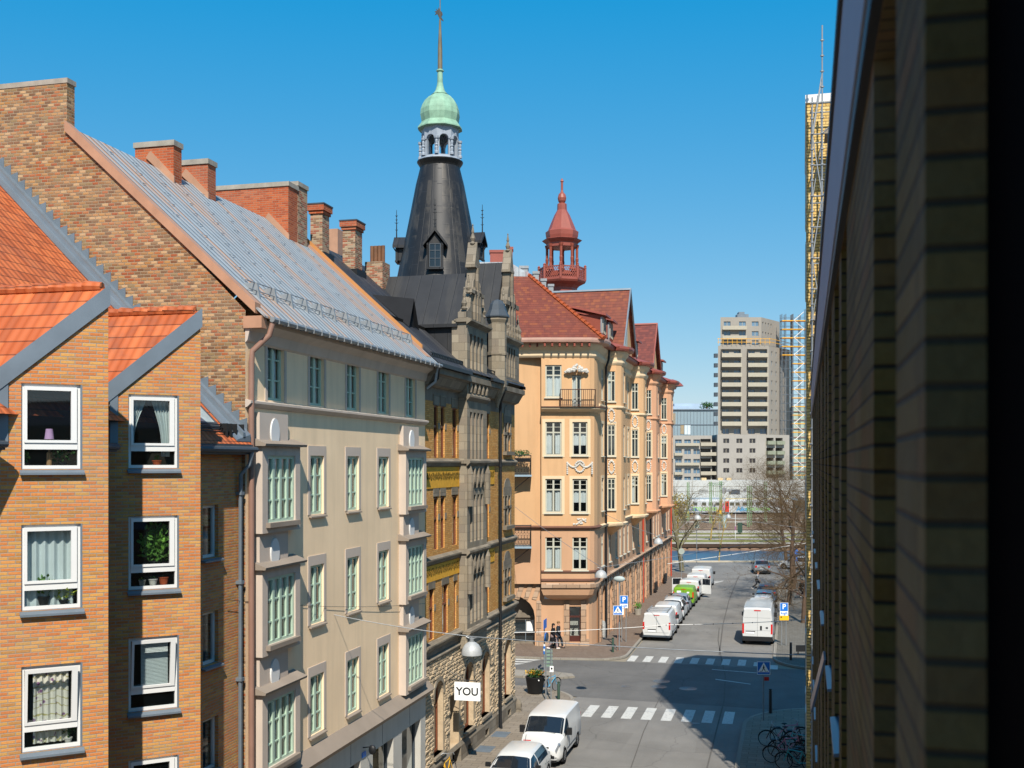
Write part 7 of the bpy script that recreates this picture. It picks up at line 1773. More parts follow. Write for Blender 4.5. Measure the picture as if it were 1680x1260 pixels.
def place(t, x, y, rot=0): t.location = (x, y, 0.005); t.rotation_euler = (0, 0, rot); return t
M['green_paint'] = plain('lime_green_car_paint', '6f9c28', .3, .03, 1, spec=.6); M['navy'] = plain('dark_blue_car_paint', '24405c', .25, .05, 1, spec=.7); M['silver'] = plain('silver_grey_car_paint', '9ba2a8', .3, .03, 1, metal=.4); M['bluegrey'] = plain('steel_blue_car_paint', '4a6a84', .25, .04, 1, spec=.7)
GL, GR = 'vehicles parked along the left kerb', 'vehicles parked along the right kerb'
v = place(vehicle('parked_van', van_spec(4.97, 1.98, 1.98), M['white'], 'white van with roof rack, first on the left kerb beyond the crossing', 'van', GL), -9.05, 78.7)
q = MB(); 
for x in (-.7, .7): q.box(x-.03, x+.03, -2.2, .8, 2.0, 2.06)
for y in (-2.0, -1.1, -.2): q.box(-.75, .75, y-.03, y+.03, 2.05, 2.09)
o = link(q.mesh('roof_rack', M['zinc']), 'roof_rack', v)
def decal(v, s, mat, y, z, size, x=0): text('lettering', s, mat, F(0, y, 1, 0), x, 0, z, size, None); 
def rear_text(v, s, mat, L, x, z, size):
    o = text('lettering', s, mat, F(0, -L/2, 1, 0), x, .012, z, size, None); o.parent = v
M['red_text'] = plain('red_vinyl_lettering', 'b03a3a', .5, 0); M['dark_text'] = plain('dark_vinyl_lettering', '3a3d42', .5, 0)
v = place(vehicle('parked_van', van_spec(4.4, 1.83, 1.82, 1.08), M['white'], 'white compact van with small red lettering behind the foremost van on the left kerb', 'van', GL), -9.05, 83.9)
v = place(vehicle('parked_car', hatch_spec(4.2, 1.82, 1.66, 1.0, .22, .06), M['white'], 'white sport utility car with wide dark rear window on the left kerb', 'car', GL), -9.05, 88.5)
v = place(vehicle('parked_car', hatch_spec(3.5, 1.7, 1.5, .92, .3), M['silver'], 'silver hatchback wedged between the white sport utility car and the green van', 'car', GL), -9.0, 92.5)
v = place(vehicle('parked_van', van_spec(4.3, 1.82, 1.72, 1.04), M['green_paint'], 'lime green van on the left kerb', 'van', GL), -8.95, 96.8)
q = MB(); q.box(-.55, -.2, -2.162, -2.154, 1.22, 1.42); q.box(.3, .5, -2.162, -2.154, 1.22, 1.34); link(q.mesh('white_sticker', M['white_sign']), 'white_sticker', v)
v = place(vehicle('parked_van', van_spec(4.4, 1.85, 1.84, side_glass=True), M['white'], 'white van with its left and right front doors swung open beyond the green van', 'van', GL), -8.9, 101.5)
for s in (-1, 1):
    q = MB(); f = seg((s*.93, .78), (s*(.93+.85), .45)) if s > 0 else seg((-.93-.85, .45), (-.93, .78)); q.wbox(f, 0, f.L, -.03, .03, .35, 1.15); q.wbox(f, 0, f.L, -.03, .03, 1.7, 1.76); q.wbox(f, 0, .07, -.03, .03, 1.15, 1.7); q.wbox(f, f.L-.07, f.L, -.03, .03, 1.15, 1.7); dd = link(q.mesh('open_door', M['white']), 'open_door', v)
    q = MB(); q.wbox(f, .07, f.L-.07, -.01, .01, 1.15, 1.7); link(q.mesh('door_window', M['car_glass']), 'door_window', dd)
v = place(vehicle('parked_van', van_spec(4.4, 1.85, 1.86), M['white'], 'white van with grey lettering across its rear doors near the end of the left row', 'van', GL), -8.7, 106.2); rear_text(v, 'BOVARIET', M['dark_text'], 4.4, 0, 1.35, .32)
v = place(vehicle('parked_van', van_spec(5.0, 1.95, 2.0), M['white'], 'plain white van at the far end of the left kerb row', 'van', GL), -8.6, 111.3)
sp = van_spec(5.9, 2.05, 2.55, 1.35, bumper='black'); l = 2.95; w = 1.025
sp['extra'] = [e for e in sp['extra'] if e[0] not in ('taillight', 'brake_light', 'number_plate', 'plate_recess', 'door_handle', 'door_seam')]+[('taillight', M['red_light'], [(w-.14, w-.02, -l-.006, -l+.15, .78, 1.45), (-w+.02, -w+.14, -l-.006, -l+.15, .78, 1.45)]), ('brake_light', M['red_light'], [(-.22, .22, -l-.016, -l+.03, 2.32, 2.39)]), ('door_seam', M['lead_d'], [(-.006, .006, -l-.004, -l, .62, 2.3), (-w+.16, w-.16, -l-.004, -l, 1.0, 1.01), (-w+.16, w-.16, -l-.004, -l, 1.86, 1.87)]), ('number_plate', M['plate'], [(-.75, -.22, -l-.02, -l-.002, .78, .9)]), ('plate_recess', M['black_pl'], [(-.78, -.15, -l-.012, -l, .91, .96)]), ('door_handle', M['black_pl'], [(.18, .3, -l-.03, -l, 1.05, 1.32)]), ('badge', M['dark_text'], [(.55, .7, -l-.01, -l, 1.14, 1.26)])]
v = place(vehicle('parked_van', sp, M['white'], 'tall white delivery van with black rear bumper, nearest on the right kerb', 'van', GR), -2.22, 79.2)
q = MB()
for k in range(12): q.box(-.86, .86, -2.7+k*.36, -2.68+k*.36, 2.553, 2.572)
link(q.mesh('roof_rib', M['silver']), 'roof_rib', v)
sp = van_spec(4.8, 1.92, 2.0); v = place(vehicle('parked_van', sp, M['white'], 'white van with a red word on its rear door just beyond the tall delivery van', 'van', GR), -2.2, 86.3); rear_text(v, 'Mekonomen'[:0]+'Service', M['red_text'], 4.8, -.35, 1.66, .2)
v = place(vehicle('parked_car', hatch_spec(4.4, 1.85, 1.66, 1.0, .3, .06), M['white'], 'white sport utility car with roof rails on the right kerb', 'car', GR), -2.2, 91.6)
v = place(vehicle('parked_car', hatch_spec(4.3, 1.8, 1.5), M['bluegrey'], 'steel blue hatchback on the right kerb beside the walking man', 'car', GR), -2.2, 96.6)
v = place(vehicle('parked_car', hatch_spec(4.4, 1.8, 1.5), M['navy'], 'dark blue car farthest in the right kerb row', 'car', GR), -2.15, 101.8)
v = place(vehicle('driving_car', hatch_spec(4.5, 1.82, 1.5, .92, .7), M['silver'], 'silver white car driving away at the end of the street by the water', 'car'), -3.3, 127, radians(6))
v = place(vehicle('parked_car', hatch_spec(4.4, 1.82, 1.5), M['white'], 'white car half hidden behind twigs at the right end of the quay road', 'car'), .8, 132, radians(70))
# near vehicles facing the camera
sp = van_spec(4.6, 1.82, 1.84, 1.06)
v = place(vehicle('parked_van', sp, M['white'], 'white van facing the camera, parked at the near left kerb before the zebra crossing', 'van', 'white vehicles facing the camera on the near left'), -9.95, 45.75, pi)
q = MB(); 
for z in (.74, .79, .84): q.box(-.42, .42, 2.05, 2.302, z-.015, z+.008)
q.box(-.66, .66, 2.15, 2.312, .40, .52); q.box(-.74, .74, 2.05, 2.29, .25, .34); link(q.mesh('grille_bar', M['black_pl']), 'grille_bar', v)
q = MB(); q.lathe(0, 2.46, [(.0, .85), (.0, .86)], 8); q = MB(); q.box(-.26, .26, 2.315, 2.325, .54, .65); link(q.mesh('front_plate', M['plate']), 'front_plate', v)
q = MB(); q.box(-.8, -.3, .6, 1.3, 1.1, 1.5); 
sp = hatch_spec(4.25, 1.79, 1.46)
v = place(vehicle('parked_car', sp, M['white'], 'white hatchback facing the camera just in front of the white van', 'car', 'white vehicles facing the camera on the near left'), -10.12, 40.6, pi)
q = MB(); q.tube([(0, -1.25, 1.44), (0, -1.45, 1.68)], .01, 4); link(q.mesh('aerial', M['black_pl']), 'aerial', v)
v = place(vehicle('parked_car', hatch_spec(4.5, 1.82, 1.5, .95, .3), M['white'], 'white car with a cross bar roof rack in front of the white hatchback', 'car', 'white vehicles facing the camera on the near left'), -10.2, 35.5, pi)
q = MB()
for y in (-1.1, .1): q.box(-.8, .8, y-.03, y+.03, 1.58, 1.62); q.box(-.62, -.55, y-.05, y+.05, 1.48, 1.58); q.box(.55, .62, y-.05, y+.05, 1.48, 1.58)
link(q.mesh('roof_rack', M['zinc']), 'roof_rack', v)
# ---------------- bare trees ----------------
def bare_tree(name, label, x, y, h, r0, spread, depth, mat, twigmat, seed, lean=(0, 0), group='bare street trees', low=.22, tw=1, z0=.1, wide=0):
    rr = random.Random(seed); t = thing(name, label, 'tree', (x, y, z0), group); tr = MB(); tg = MB()
    def rnd(): return Vector((rr.gauss(0, 1), rr.gauss(0, 1), rr.gauss(0, 1)))
    def grow(p, d, L, r, lev):
        n = 4 if lev < 2 else 3 if lev < 4 else 2; pts = [p]; rs = [r]; q = p
        for k in range(n):
            d = (d+rnd()*.13+Vector((0, 0, .05))).normalized(); q = q+d*L/n; pts.append(q); rs.append(max(.004, r*(1-.55*(k+1)/n)))
        (tr if lev < 3 else tg).tube(pts, rs, 7 if lev == 0 else 5 if lev < 3 else 3, cap=False)
        if lev >= depth: return
        nb = [0, 9, 7, 6, 5][min(lev+1, 4)] if lev < 4 else 3*tw
        for k in range(nb):
            f = rr.uniform(low if lev == 0 else .2, 1); i = min(int(f*n), n-1); base = pts[i].lerp(pts[i+1], f*n-i)
            dd = (pts[i+1]-pts[i]).normalized(); side = dd.cross(rnd()).normalized(); ang = rr.uniform(.5, 1.05)+(.25 if wide and lev < 2 else 0)
            nd = (dd*cos(ang)+side*sin(ang)*spread).normalized(); nl = L*rr.uniform(.42, .68)*(1.15-.45*f if lev == 0 else 1)
            grow(base, nd, nl, rs[i]*rr.uniform(.35, .55), lev+1)
    grow(Vector((x, y, z0)), Vector((lean[0], lean[1], 1)).normalized(), h*.72, r0, 0)
    tr.build('trunk', mat, t); tg.build('twigs', twigmat, t, uv=False); return t
M['bark'] = plain('grey_green_bark', '6f6a55', .95, .25, 3); M['bark_d'] = plain('dark_brown_bark', '5a4a3e', .95, .2, 3); M['twig'] = plain('brown_twigs', '66543c', .9, .2, 1); M['twig_r'] = plain('reddish_brown_twigs', '5a4a34', .9, .2, 1); M['bark_y'] = plain('ochre_bark', '9a8450', .9, .2, 2)
bare_tree('bare_tree', 'tall bare tree with grey green trunk at the quay corner beside the pink house', -12.0, 125.6, 12.3, .3, .9, 4, M['bark'], M['twig'], 11)
bare_tree('bare_tree', 'second bare trunk just behind the quay corner tree', -14.2, 131, 12, .28, .9, 4, M['bark'], M['twig'], 12)
RT = 'bare street trees on the right pavement'
t1 = bare_tree('bare_tree', 'tall bare tree rising from the right pavement behind the parking sign', 0, 0, 12.0, .19, 1.15, 5, M['bark_d'], M['twig_r'], 21, group=RT, z0=0, wide=1)
t1.location = (-.2, 98, .1); t1.scale = (1.12, 1.12, 1.05)
t2 = bare_tree('bare_tree', 'nearest bare tree on the right pavement whose shadow crosses the street', 0, 0, 10.4, .17, 1.1, 5, M['bark_d'], M['twig_r'], 22, group=RT, z0=0, wide=1)
t2.location = (.9, 87, .1); t2.scale = (1.15, 1.15, 1.0)
for src, lab, x, y, rz_ in ((t2, 'bare tree on the right pavement farther towards the canal', .3, 110, 2.1), (t1, 'bare tree farthest along the right side, by the canal', 1.8, 122, 4.0), (t1, 'bare tree at the water behind the parked white car on the right', -.5, 133, 1.0)):
    c = copy_tree(src); c.location = (x, y, .1); c.rotation_euler = (0, 0, rz_); c['label'] = lab
x, y = W(1179.5, 141/1.03); bare_tree('bare_tree', 'young slim tree standing alone at the canal edge', x, y, 8.5, .09, .7, 3, M['bark_y'], M['twig'], 31, z0=0)
x, y = W(1166, 176); bare_tree('bare_tree', 'young ochre-barked tree on the grass terrace across the canal', x, y, 9.5, .14, .6, 3, M['bark_y'], M['twig'], 32, z0=0)
for i, (px, z, s, lab) in enumerate(((1112, 190, 33, 'yellowish budding willow across the canal at the left'), (1098, 186, 34, 'yellowish budding willow half behind the pink house across the canal'))):
    x, y = W(px, z); t = thing('willow', lab, 'tree', (x, y, 0), 'budding willows across the canal'); m = MB(); m.tube([(x, y, 0), (x, y, 3)], [.2, .1], 6); m.build('trunk', M['bark_y'], t); m = MB(); leafball(m, (x, y, 4.6), (2.6, 2.0, 2.6), 900, .35, seed=s); m.build('foliage', plain('yellow_olive_buds', '8f7f40', .9, .3, .6), t)

# ---------------- people ----------------
def person(label, x, y, z0, rot, joints, coatmat, legmat, hair, skirt=False, hairlen=0, skin='c9967a', shoes='d8d2cc', coatlen=.55, scale=1.0):
    t = thing('person', label, 'person', (x, y, z0)); t.rotation_euler = (0, 0, rot)
    J = joints
    V = ['pelvis', 'waist', 'chest', 'neck', 'head', 'top', 'shl', 'ell', 'wrl', 'hal', 'shr', 'elr', 'wrr', 'har', 'hil', 'knl', 'anl', 'tol', 'hir', 'knr', 'anr', 'tor']
    E = [('pelvis', 'waist'), ('waist', 'chest'), ('chest', 'neck'), ('neck', 'head'), ('head', 'top'), ('chest', 'shl'), ('shl', 'ell'), ('ell', 'wrl'), ('wrl', 'hal'), ('chest', 'shr'), ('shr', 'elr'), ('elr', 'wrr'), ('wrr', 'har'), ('pelvis', 'hil'), ('hil', 'knl'), ('knl', 'anl'), ('anl', 'tol'), ('pelvis', 'hir'), ('hir', 'knr'), ('knr', 'anr'), ('anr', 'tor')]
    Rr = dict(pelvis=.13, waist=.12, chest=.135, neck=.055, head=.095, top=.06, shl=.062, ell=.045, wrl=.03, hal=.034, shr=.062, elr=.045, wrr=.03, har=.034, hil=.088, knl=.06, anl=.038, tol=.034, hir=.088, knr=.06, anr=.038, tor=.034)
    def skin_obj(name, vs, es, mat, extra=0, grow=1.0, parent=None):
        me = bpy.data.meshes.new(name); idx = {v: i for i, v in enumerate(vs)}
        me.from_pydata([tuple(c*scale for c in J[v]) for v in vs], [(idx[a], idx[b]) for a, b in es], []); me.materials.append(mat)
        o = link(me, name, parent or t); md = o.modifiers.new('Skin', 'SKIN'); me.skin_vertices or None
        if not me.skin_vertices: me.attributes
        sv = me.skin_vertices[0].data
        for v in vs: r = (Rr[v]*grow+extra)*scale; sv[idx[v]].radius = (r, r*(.8 if v in ('pelvis', 'waist', 'chest') else 1))
        sv[0].use_root = True; s = o.modifiers.new('Sub', 'SUBSURF'); s.levels = 1; s.render_levels = 2
        return o
    b = skin_obj('body', V, E, plain('skin_tone_'+skin, skin, .6, .04))
    cv_ = ['pelvis', 'waist', 'chest', 'shl', 'ell', 'wrl', 'shr', 'elr', 'wrr']; ce_ = [e for e in E if e[0] in cv_ and e[1] in cv_]
    skin_obj('coat', cv_, ce_, coatmat, .045)
    lv = ['pelvis', 'hil', 'knl', 'anl', 'hir', 'knr', 'anr']; skin_obj('trousers', lv, [e for e in E if e[0] in lv and e[1] in lv], legmat, .032)
    m = MB(); P = J['pelvis']
    if coatlen: m.lathe(P[0]*scale, P[1]*scale, [(.22*scale, (P[2]-coatlen*.7)*scale), (.19*scale, (P[2]-.1)*scale), (.165*scale, (P[2]+.2)*scale)], 12, sx=1); link(m.mesh('coat_hem', coatmat, smooth=True), 'coat_hem', t)
    h = J['head']; m = MB(); m.blob((h[0]*scale, (h[1]-.02)*scale, (h[2]+.07)*scale), (.105*scale, .115*scale, .10*scale), 10, 6)
    if hairlen: m.blob((h[0]*scale, (h[1]-.07)*scale, (h[2]-.06)*scale), (.10*scale, .07*scale, .14*scale), 8, 5)
    link(m.mesh('hair', hair, smooth=True), 'hair', t)
    m = MB(); m.blob((h[0]*scale, (h[1]+.1)*scale, (h[2]+.0)*scale), (.016, .025, .022), 6, 4)
    for s in (-1, 1): m.blob(((h[0]+s*.1)*scale, h[1]*scale, (h[2])*scale), (.012, .02, .03), 6, 4)
    link(m.mesh('nose_and_ears', MATS['skin_tone_'+skin], smooth=True), 'nose_and_ears', b)
    m = MB()
    for s in (-1, 1): m.blob(((h[0]+s*.035)*scale, (h[1]+.088)*scale, (h[2]+.03)*scale), (.012, .008, .008), 6, 4)
    link(m.mesh('eyes', M['black_sign']), 'eyes', b)
    m = MB()
    for side in ('l', 'r'):      # five short fingers on each hand
        hp = Vector(J['ha'+side]); wp = Vector(J['wr'+side]); d = (hp-wp).normalized(); u = d.cross(Vector((1, 0, 0))).normalized() if abs(d.x) < .9 else Vector((0, 1, 0))
        for k in range(4): a = hp+u*(-.03+.02*k); m.tube([a*scale, (a+d*.04)*scale, (a+d*.07+Vector((-.01, 0, 0)))*scale], [.009, .008, .006], 5)
        m.tube([(wp+(hp-wp)*.4)*scale, (wp+(hp-wp)*.8+u*.05)*scale], [.011, .008], 5)
    link(m.mesh('fingers', MATS['skin_tone_'+skin], smooth=True), 'fingers', b)
    for side in ('l', 'r'):
        m = MB(); a, b_ = Vector(J['an'+side]), Vector(J['to'+side]); m.tube([(a+Vector((0, -.05, -.045)))*scale, ((a+b_)/2+Vector((0, 0, -.02)))*scale, (b_+Vector((0, .04, 0)))*scale], [.05, .05, .035], 8); link(m.mesh('shoe', plain('shoe_'+shoes, shoes, .6), smooth=True), 'shoe', t)
    return t
def walk(h=1.0, st=.28, bend=0, armf=.2):
    k = h
    return dict(pelvis=(0, 0, .93*k), waist=(0, .01, 1.08*k), chest=(0, .02+bend*.5, 1.34*k), neck=(0, .03+bend, 1.47*k), head=(0, .05+bend, 1.59*k), top=(0, .04+bend, 1.68*k),
        shl=(-.18, .02+bend*.6, 1.38*k), ell=(-.23, -armf*.5, 1.12*k), wrl=(-.21, -armf*.2, .9*k), hal=(-.2, -armf*.1, .82*k), shr=(.18, .02+bend*.6, 1.38*k), elr=(.23, armf*.3, 1.12*k), wrr=(.2, armf*1.1, .95*k), har=(.19, armf*1.35, .9*k),
        hil=(-.09, 0, .9*k), knl=(-.1, .14+st*.3, .5*k), anl=(-.1, st, .09), tol=(-.11, st+.14, .05), hir=(.09, 0, .9*k), knr=(.1, -.02, .5*k), anr=(.1, -st-.05, .13), tor=(.11, -st+.07, .05))
M['coat_black'] = plain('black_coat', '1a1a1e', .85, .15, 5); M['coat_navy'] = plain('charcoal_jacket', '2b3038', .8, .15, 5); M['skirt'] = plain('grey_pink_trousers', '8f7f80', .85, .1, 5); M['hair_d'] = plain('dark_hair', '1d1612', .7, .1); M['hair_l'] = plain('light_brown_hair', '7c5e3c', .7, .1)
p = G(907, 1068); person('person with dark hair in a black coat walking on the left of a companion', p[0], p[1], .125, -pi/2-TH+.25, walk(.97), M['coat_black'], M['skirt'], M['hair_d'], hairlen=1)
p = G(915.5, 1066.5); person('person in a dark blue-grey jacket with short brown hair walking right of the companion', p[0], p[1], .125, -pi/2-TH+.25, walk(1.03), M['coat_navy'], M['coat_navy'], M['hair_l'], shoes='2a2624', coatlen=.25)
p = G(1242, 966.5); person('person in a grey top and dark trousers striding across the road towards the blue hatchback', p[0], p[1], .01, -pi/2-TH+.1, walk(1.0, .42, .06, .25), plain('grey_striped_top', '8d9298', .8, .1, 5), M['coat_navy'], M['hair_l'], coatlen=.12)

# ---------------- bicycles ----------------
def bicycle(label, x, y, z, rot, col, group=None, lean=0, seat='161616'):
    t = thing('bicycle', label, 'bicycle', (x, y, z), group); t.rotation_euler = (lean, 0, rot)
    for cx in (-.52, .54):
        w = MB(); w.tube([(cx+.34*cos(2*pi*k/22), 0, .36+.34*sin(2*pi*k/22)) for k in range(23)], .018, 6, cap=False)
        wo = link(w.mesh('wheel', M['tyre'], smooth=True), 'wheel', t); s = MB()
        for k in range(12): a = 2*pi*k/12; s.tube([(cx, 0, .36), (cx+.33*cos(a), 0, .36+.33*sin(a))], .003, 3)
        s.tube([(cx+.325*cos(2*pi*k/22), 0, .36+.325*sin(2*pi*k/22)) for k in range(23)], .008, 4, cap=False); link(s.mesh('spokes', M['zinc']), 'spokes', wo)
    f = MB()
    for a, b in (((-.52, 0, .36), (-.05, 0, .32)), ((-.05, 0, .32), (-.2, 0, .82)), ((-.2, 0, .78), (.36, 0, .84)), ((-.05, 0, .32), (.38, 0, .76)), ((-.52, 0, .36), (-.19, 0, .74)), ((.34, 0, .92), (.4, 0, .68)), ((.4, 0, .68), (.54, 0, .36))): f.tube([a, b], .02, 6)
    link(f.mesh('frame', col, smooth=True), 'frame', t)
    s = MB(); s.blob((-.24, 0, .9), (.13, .07, .03), 8, 5); s.tube([(-.2, 0, .8), (-.23, 0, .89)], .014, 5); link(s.mesh('saddle', M['black_pl'], smooth=True), 'saddle', t)
    h = MB(); h.tube([(.33, 0, .9), (.31, 0, 1.02)], .014, 5); h.tube([(.18, -.29, 1.0), (.3, -.22, 1.06), (.33, 0, 1.02), (.3, .22, 1.06), (.18, .29, 1.0)], .013, 6); link(h.mesh('handlebar', M['zinc'], smooth=True), 'handlebar', t)
    c = MB(); c.box(-.72, -.42, -.07, .07, .75, .765); c.tube([(-.7, .0, .75), (-.52, 0, .36)], .008, 4); c.box(-.1, .02, -.1, -.06, .28, .31); c.lathe(-.05, 0, [(.0, .3), (.0, .31)], 4); link(c.mesh('carrier', M['black_iron']), 'carrier', t)
    m = MB(); m.tube([(-.52+.37*cos(a), 0, .36+.37*sin(a)) for a in [pi*k/8+.1 for k in range(8)]], .015, 5); m.tube([(.54+.37*cos(a), 0, .36+.37*sin(a)) for a in [pi*k/8+.3 for k in range(6)]], .015, 5); link(m.mesh('mudguard', M['black_iron']), 'mudguard', t)
    return t
M['bike_blue'] = plain('light_blue_bicycle_paint', '4aa0c8', .35, 0); M['bike_yel'] = plain('yellow_bicycle_paint', 'd0a02c', .35, 0); M['bike_pink'] = plain('pink_bicycle_paint', 'c07a94', .4, 0); M['bike_blk'] = plain('black_bicycle_paint', '1c1c20', .35, 0); M['bike_red'] = plain('dark_red_bicycle_paint', '8a2430', .35, 0); M['bike_cy'] = plain('turquoise_bicycle_paint', '3aa0a8', .35, 0)
p = G(901, 1139); bicycle('light blue bicycle leaning behind the black planter and sign poles', p[0], p[1], .12, radians(60), M['bike_blue'], lean=.12)
bicycle('yellow bicycle with black bags leaning on the rough stone facade by the bottom edge', -12.72, 40.2, .13, radians(86), M['bike_yel'], lean=-.15)
BIK = 'bicycles crowded in the rack at the lower right'
bl_ = [('pink bicycle with raised handlebar at the front of the rack', 'bike_pink', -1.05, 48.9, 20), ('black bicycle at the left end of the rack, farthest row', 'bike_blk', -1.45, 48.2, 25), ('black bicycle with basket between the pink one and the wall', 'bike_blk', -.45, 48.4, 15),
       ('turquoise bicycle in the middle of the rack', 'bike_cy', -.55, 47.3, 18), ('pale pink bicycle lying low in the middle of the rack', 'bike_pink', -1.05, 46.6, 10), ('black bicycle with chrome handlebar in the middle row', 'bike_blk', -.2, 46.4, 22), ('dark red bicycle near the wall in the rack', 'bike_red', .1, 47.7, 12), ('black bicycle nearest the lower edge in the rack', 'bike_blk', -1.2, 45.5, 16), ('dark bicycle with a white saddle bag nearest the wall', 'bike_blk', -.3, 45.3, 20), ('turquoise bicycle nearest the lower edge', 'bike_cy', -.7, 44.6, 14)]
for i, (lab, c, x, y, a) in enumerate(bl_): bicycle(lab, x+.95, y+.6, .12, radians(a+160*(i % 2)), M[c], BIK, lean=.1*(-1)**i)
cyc = G(1316, 984); bicycle('dark red bicycle ridden on the right pavement', cyc[0], cyc[1], .12, -radians(20), M['bike_red'])
J = walk(1.0, .1); J.update(pelvis=(0, 0, .98), waist=(0, .05, 1.12), chest=(0, .14, 1.35), neck=(0, .2, 1.47), head=(0, .24, 1.58), top=(0, .23, 1.67), shl=(-.18, .15, 1.38), shr=(.18, .15, 1.38), ell=(-.24, .3, 1.18), elr=(.24, .3, 1.18), wrl=(-.22, .5, 1.1), wrr=(.22, .5, 1.1), hal=(-.21, .57, 1.08), har=(.21, .57, 1.08), knl=(-.1, .36, .82), anl=(-.1, .22, .42), tol=(-.1, .36, .38), knr=(.1, .3, .6), anr=(.1, .14, .2), tor=(.1, .28, .17))
person('person in dark clothes riding a bicycle on the right pavement', cyc[0]-.2, cyc[1]+.05, .12, -pi/2-radians(20), J, M['coat_black'], M['coat_black'], M['hair_d'], coatlen=0)
t = thing('motor_scooter', 'parked red and white moped on the right pavement near the cyclist', 'moped', (3.2, 79.6, .12)); m = MB(); m.box(2.9, 3.5, 79.4, 79.7, .45, .75); m.box(2.6, 2.75, 79.4, 79.7, .4, 1.0); m.build('body', M['bike_red'], t)
for x in (2.6, 3.6): m = MB(); m.tube([(x+.2*cos(2*pi*k/14), 79.55, .34+.2*sin(2*pi*k/14)) for k in range(15)], .05, 6, cap=False); m.build('wheel', M['tyre'], t, smooth=True)
m = MB(); m.blob((3.2, 79.55, .82), (.35, .13, .08), 8, 5); m.build('seat', M['white_sign'], t, smooth=True); m = MB(); m.tube([(2.68, 79.2, 1.05), (2.66, 79.55, 1.1), (2.68, 79.9, 1.05)], .02, 5); m.build('handlebar', M['black_pl'], t)

# ---------------- signs, poles, bollards, lamps ----------------
def sign_frame(x, y): return F(x-.0*CT, y, CT, ST)
def pole(m, x, y, h, r=.03, z0=.1): m.tube([(x, y, z0), (x, y, h)], r, 8)
def crossing_sign(label, px, py, ztop, size, colr):
    x, y = G(px, py); t = thing('crossing_sign', label, 'sign', (x, y, .1), 'blue pedestrian crossing signs'); m = MB(); pole(m, x, y, ztop); m.build('post', M[colr], t)
    f = F(x, y, CT, ST); s = size/2; zc = ztop-s-.02; n = MB(); n.wbox(f, -s, s, .03, .05, zc-s, zc+s); b = n.build('sign_face', M['blue_sign'], t)
    n = MB(); n.extr(f, [(-s*.86, zc-s*.62), (s*.86, zc-s*.62), (0, zc+s*.88)], .05, .056)
    for a, b2, c, d in ((-s, -s+.02, -s, s), (s-.02, s, -s, s)): n.wbox(f, a, b2, .05, .055, zc+c, zc+d)
    n.wbox(f, -s+.02, s-.02, .05, .055, zc-s, zc-s+.02); n.wbox(f, -s+.02, s-.02, .05, .055, zc+s-.02, zc+s); n.build('white_triangle', M['white_sign'], t)
    n = MB(); q = s*.9
    def bar(u0, z0, u1, z1, w=.05):
        d = Vector((u1-u0, z1-z0)).normalized(); nx, nz = -d.y*w*q, d.x*w*q; n.extr(f, [(u0*q-nx, zc+z0*q-nz), (u1*q-nx, zc+z1*q-nz), (u1*q+nx, zc+z1*q+nz), (u0*q+nx, zc+z0*q+nz)][::1], .056, .062)
    n.extr(f, [(q*.07*cos(k*pi/6), zc+q*.43+q*.08*sin(k*pi/6)) for k in range(12)], .056, .062)
    bar(0, .35, -.02, -.02, .08); bar(-.02, 0, -.16, -.28, .06); bar(-.16, -.28, -.26, -.5, .05); bar(0, 0, .14, -.25, .06); bar(.14, -.25, .22, -.5, .05); bar(0, .28, .17, .06, .04); bar(0, .28, -.16, .05, .04)
    for u in (-.62, -.36, .34, .6): bar(u-.06, -.54, u+.1, -.54, .05)
    n.build('pedestrian_symbol', M['black_sign'], t); return t, x, y, f
t, x, y, f = crossing_sign('pedestrian crossing sign with red plate below, in the tower shadow at right', 1252.5, 1186, 2.95, .62, 'lead')
n = MB(); n.wbox(f, .03, .25, .03, .045, 2.02, 2.2); n.build('red_plate', plain('red_plate', 'b01c1c', .5), t)
crossing_sign('pedestrian crossing sign on the sunlit left corner before the parked vans', 1013.5, 1071, 3.1, .60, 'brown_pipe')
def parking_sign(label, px, py, zt_, yellow, w=.56):
    x, y = G(px, py); t = thing('parking_sign', label, 'sign', (x, y, .1), 'parking signs on two posts'); f = F(x, y, CT, ST)
    for s in (-1, 1): m = MB(); a = f.p(s*.13*(w/.5), 0, 0); pole(m, a[0], a[1], zt_-.05, .03); m.build('post', M['zinc'], t)
    h = w; n = MB(); n.wbox(f, -w/2, w/2, .035, .05, zt_-h, zt_); n.build('sign_face', M['blue_sign'], t)
    text('letter_p', 'P', M['white_sign'], f, 0, .052, zt_-h/2, h*.85, t, bold=True)
    n = MB()
    for a, b, c, d in ((-w/2, -w/2+.02, zt_-h, zt_), (w/2-.02, w/2, zt_-h, zt_), (-w/2+.02, w/2-.02, zt_-.02, zt_)): n.wbox(f, a, b, .05, .055, c, d)
    n.build('white_border', M['white_sign'], t)
    n = MB(); n.wbox(f, -w/2, w/2, .035, .05, zt_-h-.3, zt_-h-.01); n.build('sub_plate', M['white_sign'], t); text('sub_plate_text', 'Avgift', M['blue_sign'], f, 0, .052, zt_-h-.155, .24, t, bold=True, sx=.85)
    if yellow: n = MB(); n.wbox(f, -w/2-.02, w/2+.04, .035, .055, zt_-h-.62, zt_-h-.31); n.build('yellow_plate', M['yellow'], t); n = MB(); n.wbox(f, -w/2+.04, -w/2+.14, .055, .06, zt_-h-.45, zt_-h-.36); n.build('plate_symbol', M['black_sign'], t)
    else: n = MB(); n.wbox(f, -.2, -.02, .035, .05, zt_-h-.75, zt_-h-.33); n.build('white_plate', M['white_sign'], t)
parking_sign('blue P sign with yellow plate on two posts on the right pavement', 1286, 1062, 3.0, True)
parking_sign('blue P sign on two posts on the left pavement behind the crossing sign', 1023.5, 1056, 3.3, False)
